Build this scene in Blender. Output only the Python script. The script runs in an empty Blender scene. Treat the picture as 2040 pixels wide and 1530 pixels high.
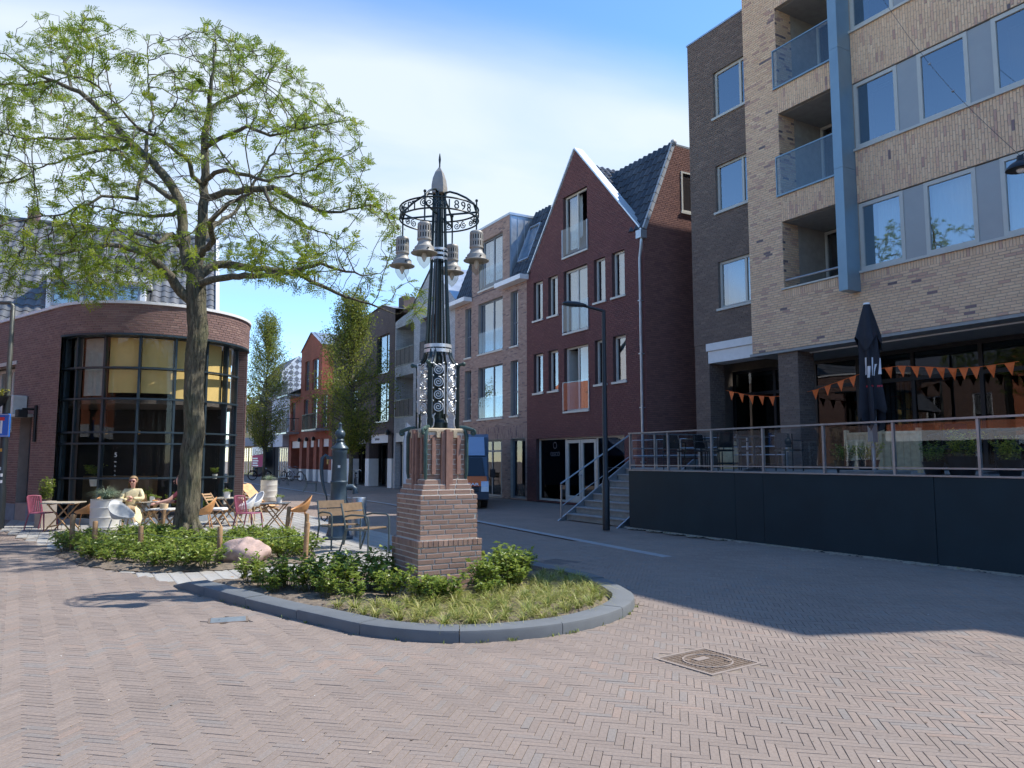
import bpy, math, random
import numpy as np
from mathutils import Vector, Matrix
random.seed(7)
rng = np.random.default_rng(7)
sc = bpy.context.scene
COL = sc.collection
R = math.radians
# ------------------------------------------------------------------ camera
F_PX, CAM_H, PITCH = 1515.0, 1.6, math.atan(150 / 1515.0)
cam = bpy.data.cameras.new('camera')
cam.sensor_width = 36.0
cam.lens = 36.0 * F_PX / 2040.0
cam.clip_end = 1500
cam_o = bpy.data.objects.new('camera', cam)
COL.objects.link(cam_o)
cam_o.location = (0, 0, CAM_H)
cam_o.rotation_euler = (R(90) + PITCH, 0, 0)
sc.camera = cam_o
# ------------------------------------------------------------------ sky, sun, exposure
SUN_AZ, SUN_EL = R(8), R(52.5)
SUN = Vector((math.cos(SUN_EL) * math.cos(SUN_AZ), math.cos(SUN_EL) * math.sin(SUN_AZ), math.sin(SUN_EL)))
sun = bpy.data.lights.new('sun', 'SUN')
sun.energy = 2.95
sun.angle = R(0.53)
sun.color = (1.0, 0.95, 0.87)
sun_o = bpy.data.objects.new('sun', sun)
COL.objects.link(sun_o)
sun_o.rotation_euler = SUN.to_track_quat('Z', 'Y').to_euler()
sun_o.location = (30, 5, 40)
sc.view_settings.view_transform = 'Standard'
sc.view_settings.look = 'None'
sc.view_settings.gamma = 1.0
sc.view_settings.exposure = 1.15
sc.view_settings.use_curve_mapping = False
sc.render.engine = 'CYCLES'
sc.cycles.use_denoising = True
sc.cycles.max_bounces = 8
sc.cycles.transparent_max_bounces = 16
sc.cycles.use_adaptive_sampling = True
sc.cycles.adaptive_threshold = 0.02
world = bpy.data.worlds.new('World')
sc.world = world
world.use_nodes = True
wn, wl = world.node_tree.nodes, world.node_tree.links
bg = wn['Background']
bg.inputs['Strength'].default_value = 0.15
sky = wn.new('ShaderNodeTexSky')
sky.sky_type = 'NISHITA'
sky.sun_disc = False
sky.sun_elevation = SUN_EL
sky.sun_rotation = R(90) - SUN_AZ
sky.air_density = 1.0
sky.dust_density = 0.1
sky.altitude = 1500
sky.ozone_density = 2.0
def wmath(op, a, b=None, c=None):
    n = wn.new('ShaderNodeMath'); n.operation = op
    for i, x in enumerate((a, b, c)):
        if x is None: continue
        if isinstance(x, (int, float)): n.inputs[i].default_value = x
        else: wl.new(x, n.inputs[i])
    return n.outputs[0]
geo = wn.new('ShaderNodeTexCoord')
sep = wn.new('ShaderNodeSeparateXYZ'); wl.new(geo.outputs['Generated'], sep.inputs[0])
zz = wmath('ADD', wmath('MAXIMUM', sep.outputs[2], 0.0), 0.18)
px = wmath('DIVIDE', sep.outputs[0], zz)
py = wmath('DIVIDE', sep.outputs[1], zz)
# thin veil of high cloud: a long band drawn out along one wind direction, broken up by noise
qq = wmath('ADD', wmath('MULTIPLY', px, -0.292), wmath('MULTIPLY', py, 0.956))
comb = wn.new('ShaderNodeCombineXYZ'); wl.new(wmath('MULTIPLY', wmath('ADD', wmath('MULTIPLY', px, 0.956), wmath('MULTIPLY', py, 0.292)), 0.38), comb.inputs[0]); wl.new(qq, comb.inputs[1])
nz = wn.new('ShaderNodeTexNoise'); nz.inputs['Scale'].default_value = 0.9; nz.inputs['Detail'].default_value = 7; nz.inputs['Roughness'].default_value = 0.55
wl.new(comb.outputs[0], nz.inputs['Vector'])
nz2 = wn.new('ShaderNodeTexNoise'); nz2.inputs['Scale'].default_value = 3.2; nz2.inputs['Detail'].default_value = 6
nz2.inputs['Distortion'].default_value = 0.6
wl.new(comb.outputs[0], nz2.inputs['Vector'])
qn = wmath('ADD', qq, wmath('MULTIPLY', wmath('SUBTRACT', nz.outputs[0], 0.5), 0.3))
def wramp(v, lo, hi):
    n = wn.new('ShaderNodeMapRange'); n.interpolation_type = 'SMOOTHSTEP'
    n.inputs['From Min'].default_value = lo; n.inputs['From Max'].default_value = hi
    wl.new(v, n.inputs['Value']); return n.outputs[0]
CLOUD_LO, CLOUD_HI = 1.12, 1.95
veil = wmath('MULTIPLY', wramp(qn, CLOUD_LO, CLOUD_LO + 0.26), wramp(qn, CLOUD_HI + 0.75, CLOUD_HI - 0.15))
veil = wmath('MULTIPLY', veil, wmath('ADD', 0.32, wmath('MULTIPLY', nz2.outputs[0], 1.05)))
wisps = wmath('MULTIPLY', wramp(nz2.outputs[0], 0.55, 0.85), 0.25)
fac = wmath('MINIMUM', wmath('MAXIMUM', veil, wisps), 0.9)
mixc = wn.new('ShaderNodeMix'); mixc.data_type = 'RGBA'
hsv = wn.new('ShaderNodeHueSaturation'); hsv.inputs['Saturation'].default_value = 1.15; hsv.inputs['Value'].default_value = 1.0; wl.new(sky.outputs[0], hsv.inputs['Color'])
wl.new(fac, mixc.inputs[0]); wl.new(hsv.outputs[0], mixc.inputs[6]); mixc.inputs[7].default_value = (2.7, 3.0, 3.25, 1)
wl.new(mixc.outputs[2], bg.inputs['Color'])
# ------------------------------------------------------------------ frames of the place
DV = Vector((-0.5, math.sqrt(3) / 2, 0))      # along the street, away from the square
NV = Vector((math.sqrt(3) / 2, 0.5, 0))       # across the street, into the right-hand row
RZ_ROW = R(-60)                               # facade frame: x along the front, y into the building
def ST(s, t, z=0.0):
    v = DV * s + NV * t
    return Vector((v.x, v.y, z))
def project(p):
    d = Vector(p) - Vector((0, 0, CAM_H))
    fy = d.y * math.cos(PITCH) + d.z * math.sin(PITCH)
    fz = -d.y * math.sin(PITCH) + d.z * math.cos(PITCH)
    if fy < 0.1: return None
    return 1020 + F_PX * d.x / fy, 765 - F_PX * fz / fy
def at(x, y, depth):
    """point seen at photo pixel (x, y) at the given distance along +Y"""
    u = (x - 1020) / F_PX; v = (765 - y) / F_PX
    r = Vector((u, math.cos(PITCH) - v * math.sin(PITCH), math.sin(PITCH) + v * math.cos(PITCH)))
    k = depth / r.y
    return Vector((0, 0, CAM_H)) + r * k
# ------------------------------------------------------------------ mesh builder
class MB:
    def __init__(s): s.v = []; s.f = []; s.a = []
    def add(s, verts, faces, a=0.0):
        o = len(s.v); s.v.extend([tuple(p) for p in verts])
        for f in faces: s.f.append(tuple(i + o for i in f)); s.a.append(a)
        return s
    def quad(s, p, a=0.0): return s.add(p, [tuple(range(len(p)))], a)
    def box(s, x0, x1, y0, y1, z0, z1, a=0.0):
        return s.add([(x0,y0,z0),(x1,y0,z0),(x1,y1,z0),(x0,y1,z0),(x0,y0,z1),(x1,y0,z1),(x1,y1,z1),(x0,y1,z1)],
                     [(3,2,1,0),(4,5,6,7),(0,1,5,4),(1,2,6,5),(2,3,7,6),(3,0,4,7)], a)
    def cbox(s, x0, x1, y0, y1, z0, z1, c=0.01, a=0.0):
        """box with chamfered top and vertical edges"""
        def ring(i, z): return [(x0+i+c,y0+i,z),(x1-i-c,y0+i,z),(x1-i,y0+i+c,z),(x1-i,y1-i-c,z),(x1-i-c,y1-i,z),(x0+i+c,y1-i,z),(x0+i,y1-i-c,z),(x0+i,y0+i+c,z)]
        v = ring(0, z0) + ring(0, z1 - c) + ring(c, z1)
        f = [tuple(reversed(range(8)))]
        for k in (0, 8): f += [(k+i, k+(i+1)%8, k+8+(i+1)%8, k+8+i) for i in range(8)]
        f.append(tuple(range(16, 24)))
        return s.add(v, f, a)
    def bar(s, p, q, w, h=None, up=(0,0,1), a=0.0):
        """rectangular bar from p to q, w wide (sideways), h tall (along up)"""
        h = w if h is None else h
        p, q = Vector(p), Vector(q); d = (q - p).normalized(); up = Vector(up)
        sd = d.cross(up)
        if sd.length < 1e-4: sd = d.cross(Vector((1, 0, 0)))
        sd.normalize(); u = sd.cross(d).normalized()
        sd *= w / 2; u *= h / 2
        v = [p-sd-u, p+sd-u, p+sd+u, p-sd+u, q-sd-u, q+sd-u, q+sd+u, q-sd+u]
        return s.add(v, [(0,1,2,3),(7,6,5,4),(0,4,5,1),(1,5,6,2),(2,6,7,3),(3,7,4,0)], a)
    def tube(s, pts, r, n=8, cap=True, a=0.0):
        pts = [Vector(p) for p in pts]; m = len(pts)
        rr = r if isinstance(r, (list, tuple)) else [r] * m
        v = []; ref = None
        for i, p in enumerate(pts):
            d = (pts[min(i+1, m-1)] - pts[max(i-1, 0)])
            d = d.normalized() if d.length > 1e-9 else Vector((0,0,1))
            if ref is None:
                ref = Vector((1,0,0)) if abs(d.x) < 0.8 else Vector((0,1,0))
            x = ref - d * ref.dot(d)
            if x.length < 1e-5: x = d.orthogonal()
            x.normalize(); y = d.cross(x); ref = x
            for k in range(n):
                t = 2*math.pi*k/n
                v.append(p + (x*math.cos(t) + y*math.sin(t)) * rr[i])
        f = []
        for i in range(m-1):
            for k in range(n):
                f.append((i*n+k, i*n+(k+1)%n, (i+1)*n+(k+1)%n, (i+1)*n+k))
        if cap: f.append(tuple(reversed(range(n)))); f.append(tuple(range((m-1)*n, m*n)))
        return s.add(v, f, a)
    def lathe(s, prof, c=(0,0,0), n=20, a=0.0, cap=True):
        v = []; m = len(prof)
        for (r, z) in prof:
            for k in range(n):
                t = 2*math.pi*k/n
                v.append((c[0]+r*math.cos(t), c[1]+r*math.sin(t), c[2]+z))
        f = []
        for i in range(m-1):
            for k in range(n): f.append((i*n+k, i*n+(k+1)%n, (i+1)*n+(k+1)%n, (i+1)*n+k))
        if cap: f.append(tuple(reversed(range(n)))); f.append(tuple(range((m-1)*n, m*n)))
        return s.add(v, f, a)
    def prism(s, poly, z0, z1, a=0.0):
        n = len(poly)
        v = [(x, y, z0) for x, y in poly] + [(x, y, z1) for x, y in poly]
        f = [tuple(reversed(range(n))), tuple(range(n, 2*n))] + [(i, (i+1)%n, n+(i+1)%n, n+i) for i in range(n)]
        return s.add(v, f, a)
    def extr(s, poly, fn, w0, w1, a=0.0):
        """polygon (u, v) mapped by fn(u, v, w) and extruded from w0 to w1"""
        n = len(poly)
        v = [fn(u, q, w0) for u, q in poly] + [fn(u, q, w1) for u, q in poly]
        f = [tuple(reversed(range(n))), tuple(range(n, 2*n))] + [(i, (i+1)%n, n+(i+1)%n, n+i) for i in range(n)]
        return s.add(v, f, a)
    def ball(s, c, r, nu=12, nv=8, a=0.0, jit=0.0, fn=None):
        r = r if isinstance(r, (list, tuple)) else (r, r, r)
        v = [(c[0], c[1], c[2]-r[2])]
        for i in range(1, nv):
            p = math.pi*i/nv
            for k in range(nu):
                t = 2*math.pi*k/nu; q = 1 + (random.uniform(-jit, jit) if jit else 0)
                v.append((c[0]+r[0]*q*math.sin(p)*math.cos(t), c[1]+r[1]*q*math.sin(p)*math.sin(t), c[2]-r[2]*q*math.cos(p)))
        v.append((c[0], c[1], c[2]+r[2]))
        if fn: v = [fn(Vector(x)) for x in v]
        f = [(0, 1+(k+1)%nu, 1+k) for k in range(nu)]
        for i in range(nv-2):
            for k in range(nu): f.append((1+i*nu+k, 1+i*nu+(k+1)%nu, 1+(i+1)*nu+(k+1)%nu, 1+(i+1)*nu+k))
        b = 1+(nv-2)*nu; f += [(b+k, b+(k+1)%nu, len(v)-1) for k in range(nu)]
        return s.add(v, f, a)
    def mesh(s, name, mat, smooth=False):
        me = bpy.data.meshes.new(name)
        me.from_pydata([tuple(p) for p in s.v], [], s.f)
        if any(s.a):
            at_ = me.attributes.new('bc', 'FLOAT', 'FACE'); at_.data.foreach_set('value', s.a)
        if smooth:
            me.polygons.foreach_set('use_smooth', [True]*len(me.polygons))
            if smooth != 'all': 
                try: me.set_sharp_from_angle(angle=R(40))
                except Exception: pass
        if mat: me.materials.append(mat)
        me.update()
        return me
    def build(s, name, mat, parent=None, smooth=False, **kw):
        return link(name, s.mesh(name, mat, smooth), parent, **kw)
def np_mesh(name, v, f, mat, attr=None, smooth=False):
    """big mesh from arrays; f has shape (m, k)"""
    me = bpy.data.meshes.new(name)
    v = np.asarray(v, dtype=np.float32); f = np.asarray(f, dtype=np.int32); m, k = f.shape
    me.vertices.add(len(v)); me.vertices.foreach_set('co', v.ravel())
    me.loops.add(m*k); me.loops.foreach_set('vertex_index', f.ravel())
    me.polygons.add(m); me.polygons.foreach_set('loop_start', np.arange(0, m*k, k, dtype=np.int32))
    me.polygons.foreach_set('loop_total', np.full(m, k, dtype=np.int32))
    if attr is not None:
        at_ = me.attributes.new('bc', 'FLOAT', 'FACE'); at_.data.foreach_set('value', np.asarray(attr, dtype=np.float32))
    me.polygons.foreach_set('use_smooth', np.full(m, bool(smooth)))
    me.materials.append(mat); me.update(calc_edges=True); me.validate()
    return me
def link(name, data, parent=None, loc=None, rz=None, label=None, cat=None, group=None, kind=None):
    o = bpy.data.objects.new(name, data); COL.objects.link(o)
    if parent is not None: o.parent = parent
    if loc is not None: o.location = loc
    if rz is not None: o.rotation_euler = (0, 0, rz)
    if label: o['label'] = label
    if cat: o['category'] = cat
    if group: o['group'] = group
    if kind: o['kind'] = kind
    return o
def thing(name, label, cat, loc=(0,0,0), rz=0.0, group=None):
    return link(name, None, None, loc, rz, label, cat, group)
def dup(root, loc=None, rz=None, label=None, scale=None, parent=None):
    c = root.copy(); COL.objects.link(c); c.parent = parent
    if loc is not None: c.location = loc
    if rz is not None: c.rotation_euler = (0, 0, rz)
    if scale is not None: c.scale = (scale,)*3 if isinstance(scale, (int, float)) else scale
    if label: c['label'] = label
    for ch in root.children: dup(ch, parent=c)
    return c
# ------------------------------------------------------------------ materials
class NT:
    def __init__(s, name):
        s.m = bpy.data.materials.new(name); s.m.use_nodes = True
        s.n = s.m.node_tree.nodes; s.l = s.m.node_tree.links
        s.b = s.n['Principled BSDF']; s.out = s.n['Material Output']
        s.tc = s.n.new('ShaderNodeTexCoord')
    def node(s, t, **kw):
        n = s.n.new(t)
        for k, v in kw.items():
            if k[0] == '_': setattr(n, k[1:], v)
            else:
                i = n.inputs[k.replace('__', ' ')] if not k.startswith('i') or not k[1:].isdigit() else n.inputs[int(k[1:])]
                s.set(i, v)
        return n
    def set(s, i, v):
        if hasattr(v, 'links') or hasattr(v, 'is_linked'): s.l.new(v, i)
        elif isinstance(v, (tuple, list)) and len(v) == 3 and i.type == 'RGBA': i.default_value = (*v, 1)
        else: i.default_value = v
    def noise(s, scale, detail=4, rough=0.55, vec=None, dist=0.0):
        n = s.n.new('ShaderNodeTexNoise'); n.inputs['Scale'].default_value = scale; n.inputs['Detail'].default_value = detail
        n.inputs['Roughness'].default_value = rough; n.inputs['Distortion'].default_value = dist
        s.l.new(vec or s.tc.outputs['Object'], n.inputs['Vector']); return n.outputs[0]
    def ramp(s, fac, stops, interp='LINEAR'):
        n = s.n.new('ShaderNodeValToRGB'); cr = n.color_ramp; cr.interpolation = interp
        while len(cr.elements) > 1: cr.elements.remove(cr.elements[-1])
        for i, (p, c) in enumerate(stops):
            e = cr.elements[0] if i == 0 else cr.elements.new(p)
            e.position = p; e.color = (*c, 1) if len(c) == 3 else c
        s.l.new(fac, n.inputs[0]); return n.outputs[0]
    def mix(s, fac, a, b, mode='MIX'):
        n = s.n.new('ShaderNodeMix'); n.data_type = 'RGBA'; n.blend_type = mode
        s.set(n.inputs[0], fac); s.set(n.inputs[6], a); s.set(n.inputs[7], b); return n.outputs[2]
    def math(s, op, a, b=0.0):
        n = s.n.new('ShaderNodeMath'); n.operation = op; s.set(n.inputs[0], a); s.set(n.inputs[1], b); return n.outputs[0]
    def bump(s, h, strength=0.3, dist=0.01):
        n = s.n.new('ShaderNodeBump'); n.inputs['Strength'].default_value = strength; n.inputs['Distance'].default_value = dist
        s.l.new(h, n.inputs['Height']); s.l.new(n.outputs[0], s.b.inputs['Normal'])
    def attr(s, name='bc'):
        n = s.n.new('ShaderNodeAttribute'); n.attribute_name = name; return n.outputs['Fac']
    def setb(s, **kw):
        for k, v in kw.items(): s.set(s.b.inputs[k.replace('_', ' ')], v)
        return s.m
MATS = {}
def pm(name, col, rough=0.6, metal=0.0, var=0.12, scale=6.0, bump=0.0, spec=0.5, bscale=60.0, dirt=0.0):
    """plain procedural material: base colour broken up by noise, optional fine relief and grime"""
    if name in MATS: return MATS[name]
    t = NT(name)
    n1 = t.noise(scale, 5); lo = tuple(c*(1-var) for c in col); hi = tuple(min(1, c*(1+var)) for c in col)
    c = t.ramp(n1, [(0.3, lo), (0.7, hi)])
    if dirt:
        d = t.ramp(t.noise(scale*0.35, 6, 0.7), [(0.45, (0,0,0)), (0.75, (1,1,1))])
        c = t.mix(t.math('MULTIPLY', d, dirt), c, tuple(x*0.35+0.02 for x in col))
    t.setb(Base_Color=c, Metallic=metal)
    t.set(t.b.inputs['Roughness'], t.math('ADD', rough-0.06, t.math('MULTIPLY', n1, 0.12)))
    t.b.inputs['Specular IOR Level'].default_value = spec
    if bump: t.bump(t.noise(bscale, 6, 0.65), bump, 0.01)
    MATS[name] = t.m
    return t.m
def brickmat(name, stops, rough=0.85, bump=0.5, grime=0.15):
    """bricks that exist as geometry: colour by the random value each brick carries"""
    t = NT(name)
    c = t.ramp(t.attr(), stops)
    n = t.noise(45, 6, 0.7)
    c = t.mix(0.35, c, t.ramp(n, [(0.3, (0.25,0.25,0.25)), (0.7, (0.8,0.8,0.8))]), 'OVERLAY')
    g = t.ramp(t.noise(0.7, 6, 0.65), [(0.4, (1,1,1)), (0.75, (1-grime,)*3)])
    c = t.mix(1.0, c, g, 'MULTIPLY')
    t.setb(Base_Color=c, Roughness=rough); t.bump(n, bump, 0.004)
    return t.m
def brickfar(name, c1, c2, mortar, L=0.22, H=0.0625, rough=0.9, plane='xz', bump=0.6, var=0.25):
    """brickwork too far away to tell the bricks apart"""
    t = NT(name)
    sp = t.n.new('ShaderNodeSeparateXYZ'); t.l.new(t.tc.outputs['Object'], sp.inputs[0])
    cb = t.n.new('ShaderNodeCombineXYZ')
    u = t.math('ADD', sp.outputs[0], sp.outputs[1])
    t.l.new(u, cb.inputs[0]); t.l.new(sp.outputs[2], cb.inputs[1])
    b = t.n.new('ShaderNodeTexBrick'); t.l.new(cb.outputs[0], b.inputs['Vector'])
    b.inputs['Scale'].default_value = 1.0; b.inputs['Brick Width'].default_value = L; b.inputs['Row Height'].default_value = H
    b.inputs['Mortar Size'].default_value = 0.006; b.inputs['Mortar Smooth'].default_value = 0.3; b.inputs['Bias'].default_value = 0.0
    t.set(b.inputs['Color1'], c1); t.set(b.inputs['Color2'], c2); t.set(b.inputs['Mortar'], mortar)
    n = t.noise(1.3, 6, 0.7)
    c = t.mix(var*2, b.outputs[0], t.ramp(n, [(0.3, (0.3,0.3,0.3)), (0.7, (0.7,0.7,0.7))]), 'OVERLAY')
    t.setb(Base_Color=c, Roughness=rough); t.bump(t.math('SUBTRACT', 1.0, b.outputs[1]), bump, 0.006)
    return t.m
def glassmat(name, tint=(0.75,0.8,0.82), refl=0.12, ior=1.5, rough=0.0):
    t = NT(name); t.n.remove(t.b)
    tr = t.node('ShaderNodeBsdfTransparent', Color=tint)
    gl = t.node('ShaderNodeBsdfGlossy', Color=(0.95,0.97,1.0), Roughness=rough)
    nn = t.n.new('ShaderNodeBump'); nn.inputs['Strength'].default_value = 0.04; nn.inputs['Distance'].default_value = 0.02
    t.l.new(t.noise(1.1, 2), nn.inputs['Height']); t.l.new(nn.outputs[0], gl.inputs['Normal'])
    fr = t.node('ShaderNodeFresnel', IOR=ior)
    gm = t.node('ShaderNodeNewGeometry')
    fa = t.math('MULTIPLY', t.math('MINIMUM', t.math('ADD', fr.outputs[0], refl), 1.0), t.math('SUBTRACT', 1.0, gm.outputs['Backfacing']))
    mx = t.n.new('ShaderNodeMixShader'); t.l.new(fa, mx.inputs[0]); t.l.new(tr.outputs[0], mx.inputs[1]); t.l.new(gl.outputs[0], mx.inputs[2])
    t.l.new(mx.outputs[0], t.out.inputs['Surface'])
    return t.m
def leafmat(name, stops, trans=0.35, rough=0.5):
    t = NT(name)
    c = t.ramp(t.attr(), stops)
    c = t.mix(0.3, c, t.ramp(t.noise(1.2, 3), [(0.3, (0.35,0.35,0.35)), (0.7, (0.65,0.65,0.65))]), 'OVERLAY')
    t.setb(Base_Color=c, Roughness=rough); t.b.inputs['Specular IOR Level'].default_value = 0.35
    tl = t.n.new('ShaderNodeBsdfTranslucent'); t.l.new(c, tl.inputs['Color'])
    mx = t.n.new('ShaderNodeMixShader'); mx.inputs[0].default_value = trans
    t.l.new(t.b.outputs[0], mx.inputs[1]); t.l.new(tl.outputs[0], mx.inputs[2]); t.l.new(mx.outputs[0], t.out.inputs['Surface'])
    return t.m
# ------------------------------------------------------------------ brickwork and tiles as pieces
def lay(u0, u1, v0, v1, holes=(), L=0.21, H=0.0525, J=0.01, ulim=None, vert=False, jit=0.0):
    """bricks (u0, u1, v0, v1, random) of a wall face, broken round the openings"""
    out = []
    if vert: u0, u1, v0, v1 = v0, v1, u0, u1; holes = [(c, d, a, b) for a, b, c, d in holes]
    nrow = max(1, round((v1 - v0) / (H + J))); ph = (v1 - v0) / nrow
    for k in range(nrow):
        a0 = v0 + k*ph + J/2; a1 = v0 + (k+1)*ph - J/2; c = (a0+a1)/2
        segs = [(u0, u1)]
        if ulim:
            l, r = ulim(c); segs = [(max(u0, l), min(u1, r))] if max(u0, l) < min(u1, r) else []
        for h in holes:
            if h[2] < c < h[3]:
                ns = []
                for a, b in segs:
                    if h[1] <= a or h[0] >= b: ns.append((a, b)); continue
                    if h[0] > a: ns.append((a, h[0]))
                    if h[1] < b: ns.append((h[1], b))
                segs = ns
        off = 0 if u1 - u0 < 1.3*L else [0, 0.5, 0.25, 0.75, 0.1, 0.6][k % 6] if vert else [0, 0.5, 0.2, 0.7, 0.35, 0.85][k % 6]
        for a, b in segs:
            x = math.floor((a - u0) / (L+J) - off) * (L+J) + u0 + off*(L+J)
            while x < b - 0.015:
                l = max(x, a); r = min(x + L, b)
                if r - l > 0.025:
                    rv = random.random()
                    out.append((a0, a1, l, r, rv) if vert else (l, r, a0, a1, rv))
                x += L + J
    return out
def facade(u, v, o): return Vector((u, -o, v))
UNIT = {}
def unit_brick(mat, k):
    key = (mat.name, k)
    if key not in UNIT:
        m = MB(); a = (k + 0.5) / 10
        c = 0.06; d = 0.16
        v = [(-.5,0,-.5),(.5,0,-.5),(.5,0,.5),(-.5,0,.5), (-.5,.6,-.5),(.5,.6,-.5),(.5,.6,.5),(-.5,.6,.5), (-.5+c/3,1,-.5+d/2),(.5-c/3,1,-.5+d/2),(.5-c/3,1,.5-d/2),(-.5+c/3,1,.5-d/2)]
        # y is outward
        f = []
        for b in (0, 4): f += [(b+(i+1)%4, b+i, b+4+i, b+4+(i+1)%4) for i in range(4)]
        f.append((11, 10, 9, 8))
        m.add(v, f, a); UNIT[key] = m.mesh('brick', mat)
    return UNIT[key]
def emit(parent, items, mat, name='brick', fn=facade, proud=0.009, nearest=0, stuff_name='brickwork', need_view=True):
    """lay the pieces: the ones that show largest as objects, the rest as one stuff mesh"""
    single = set()
    if nearest:
        M = world_m(parent); sc_ = []
        for i, (a, b, c, d, rv) in enumerate(items):
            p = M @ fn((a+b)/2, (c+d)/2, 0); q = project(p)
            if q is None or not (-10 < q[0] < 2050 and -10 < q[1] < 1540): continue
            sc_.append((-(b-a)*(d-c)/ (p - Vector((0,0,CAM_H))).length_squared, i))
        sc_.sort(); single = {i for _, i in sc_[:nearest]}
    V, Fc, A = [], [], []
    for i, (a, b, c, d, rv) in enumerate(items):
        if i in single:
            m = (a+b)/2; n = (c+d)/2; p = fn(m, n, 0)
            ex = fn(b, n, 0) - fn(a, n, 0); ez = fn(m, d, 0) - fn(m, c, 0); ey = fn(m, n, proud) - p
            o = link(name, unit_brick(mat, int(rv*10)), parent)
            mt = Matrix((ex, ey, ez)).transposed().to_4x4(); mt.translation = p
            o.matrix_local = mt
        else:
            k = len(V); e = 0.003
            V += [fn(a, c, 0), fn(b, c, 0), fn(b, d, 0), fn(a, d, 0), fn(a+e, c+e, proud), fn(b-e, c+e, proud), fn(b-e, d-e, proud), fn(a+e, d-e, proud)]
            Fc += [(k+4, k+5, k+6, k+7), (k, k+1, k+5, k+4), (k+1, k+2, k+6, k+5), (k+2, k+3, k+7, k+6), (k+3, k, k+4, k+7)]
            A += [rv]*5
    if Fc:
        link(stuff_name, np_mesh(stuff_name, V, Fc, mat, A), parent, kind='stuff')
def world_m(o):
    m = Matrix.LocRotScale(o.location, o.rotation_euler, o.scale) if o.parent is not None or True else None
    p = o.parent
    while p is not None:
        m = Matrix.LocRotScale(p.location, p.rotation_euler, p.scale) @ m; p = p.parent
    return m
def shell(mb, u0, u1, v0, v1, holes, fn=facade, depth=0.16, a=0.0):
    """wall face with openings and their reveals"""
    us = sorted({u0, u1, *[min(max(h[i], u0), u1) for h in holes for i in (0, 1)]})
    vs = sorted({v0, v1, *[min(max(h[i], v0), v1) for h in holes for i in (2, 3)]})
    for i in range(len(us)-1):
        for j in range(len(vs)-1):
            cu, cv = (us[i]+us[i+1])/2, (vs[j]+vs[j+1])/2
            if any(h[0] < cu < h[1] and h[2] < cv < h[3] for h in holes): continue
            mb.quad([fn(us[i], vs[j], 0), fn(us[i+1], vs[j], 0), fn(us[i+1], vs[j+1], 0), fn(us[i], vs[j+1], 0)], a)
    for h in holes:
        a0, b0, c0, d0 = h
        P = [(a0, c0), (b0, c0), (b0, d0), (a0, d0)]
        for k in range(4):
            p, q = P[k], P[(k+1) % 4]
            mb.quad([fn(*p, 0), fn(*p, -depth), fn(*q, -depth), fn(*q, 0)], a)
    return mb
TILE = {}
def tile_mesh(mat, k, w, l):
    key = (mat.name, k, w, l)
    if key in TILE: return TILE[key]
    m = MB(); n = 6; prof = []
    for i in range(n+1):
        x = i/n; z = 0.045*math.sin(math.pi*min(1, x/0.62)) if x < 0.62 else -0.012*math.sin(math.pi*(x-0.62)/0.38)
        prof.append((x*w*1.06, z))
    v = [(x, 0, z+0.03) for x, z in prof] + [(x, l*1.08, z+0.006) for x, z in prof] + [(x, 0, z) for x, z in prof]
    f = [(i, i+1, n+2+i, n+1+i) for i in range(n)] + [(2*(n+1)+i, 2*(n+1)+i+1, i+1, i) for i in range(n)]
    m.add(v, f, (k+0.5)/6); TILE[key] = m.mesh('roof_tile', mat, True)
    return TILE[key]
def tiles(parent, o, ax, up, nx, ny, mat, w=0.25, l=0.34, keep=None, nearest=300):
    """pantiles on a slope: o is the lower left corner, ax across, up the slope, in the parent's frame"""
    ax = Vector(ax).normalized(); up = Vector(up).normalized(); nr = ax.cross(up).normalized()
    M = world_m(parent); it = []
    for j in range(ny):
        for i in range(nx):
            p = Vector(o) + ax*(i*w) + up*(j*l)
            if keep and not keep(p + ax*w/2 + up*l/2): continue
            q = project(M @ p); d = (M @ p - Vector((0,0,CAM_H))).length
            vis = q is not None and -20 < q[0] < 2060 and -20 < q[1] < 1540
            it.append((d if vis else 1e6+d, p, random.randrange(6)))
    it.sort(key=lambda x: x[0])
    big = MB()
    for n_, (d, p, k) in enumerate(it):
        me = tile_mesh(mat, k, w, l)
        mt = Matrix((ax, up, nr)).transposed().to_4x4(); mt.translation = p + nr*random.uniform(0, 0.006)
        if n_ < nearest and d < 1e6:
            ob = link('roof_tile', me, parent); ob.matrix_local = mt
        else:
            big.add([mt @ v.co for v in me.vertices], [tuple(q.vertices) for q in me.polygons], (k+0.5)/6)
    if big.f: big.build('tiling', mat, parent, True, kind='stuff')
def text_mb(txt, size, fn, depth=0.0, extrude=0.004, spacing=1.0, align='CENTER', bold=False):
    """lettering as flat raised geometry; fn maps (u, v, w) to the place"""
    cu = bpy.data.curves.new('lettering', 'FONT'); cu.body = txt; cu.size = size; cu.align_x = align; cu.extrude = extrude
    cu.space_character = spacing; cu.resolution_u = 3
    if bold: cu.offset = size*0.025
    ob = bpy.data.objects.new('lettering', cu); COL.objects.link(ob)
    dg = bpy.context.evaluated_depsgraph_get(); dg.update()
    me = bpy.data.meshes.new_from_object(ob.evaluated_get(dg))
    m = MB(); m.add([fn(v.co.x, v.co.y, v.co.z) for v in me.vertices], [tuple(p.vertices) for p in me.polygons])
    bpy.data.objects.remove(ob); bpy.data.curves.remove(cu); bpy.data.meshes.remove(me)
    return m
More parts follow.
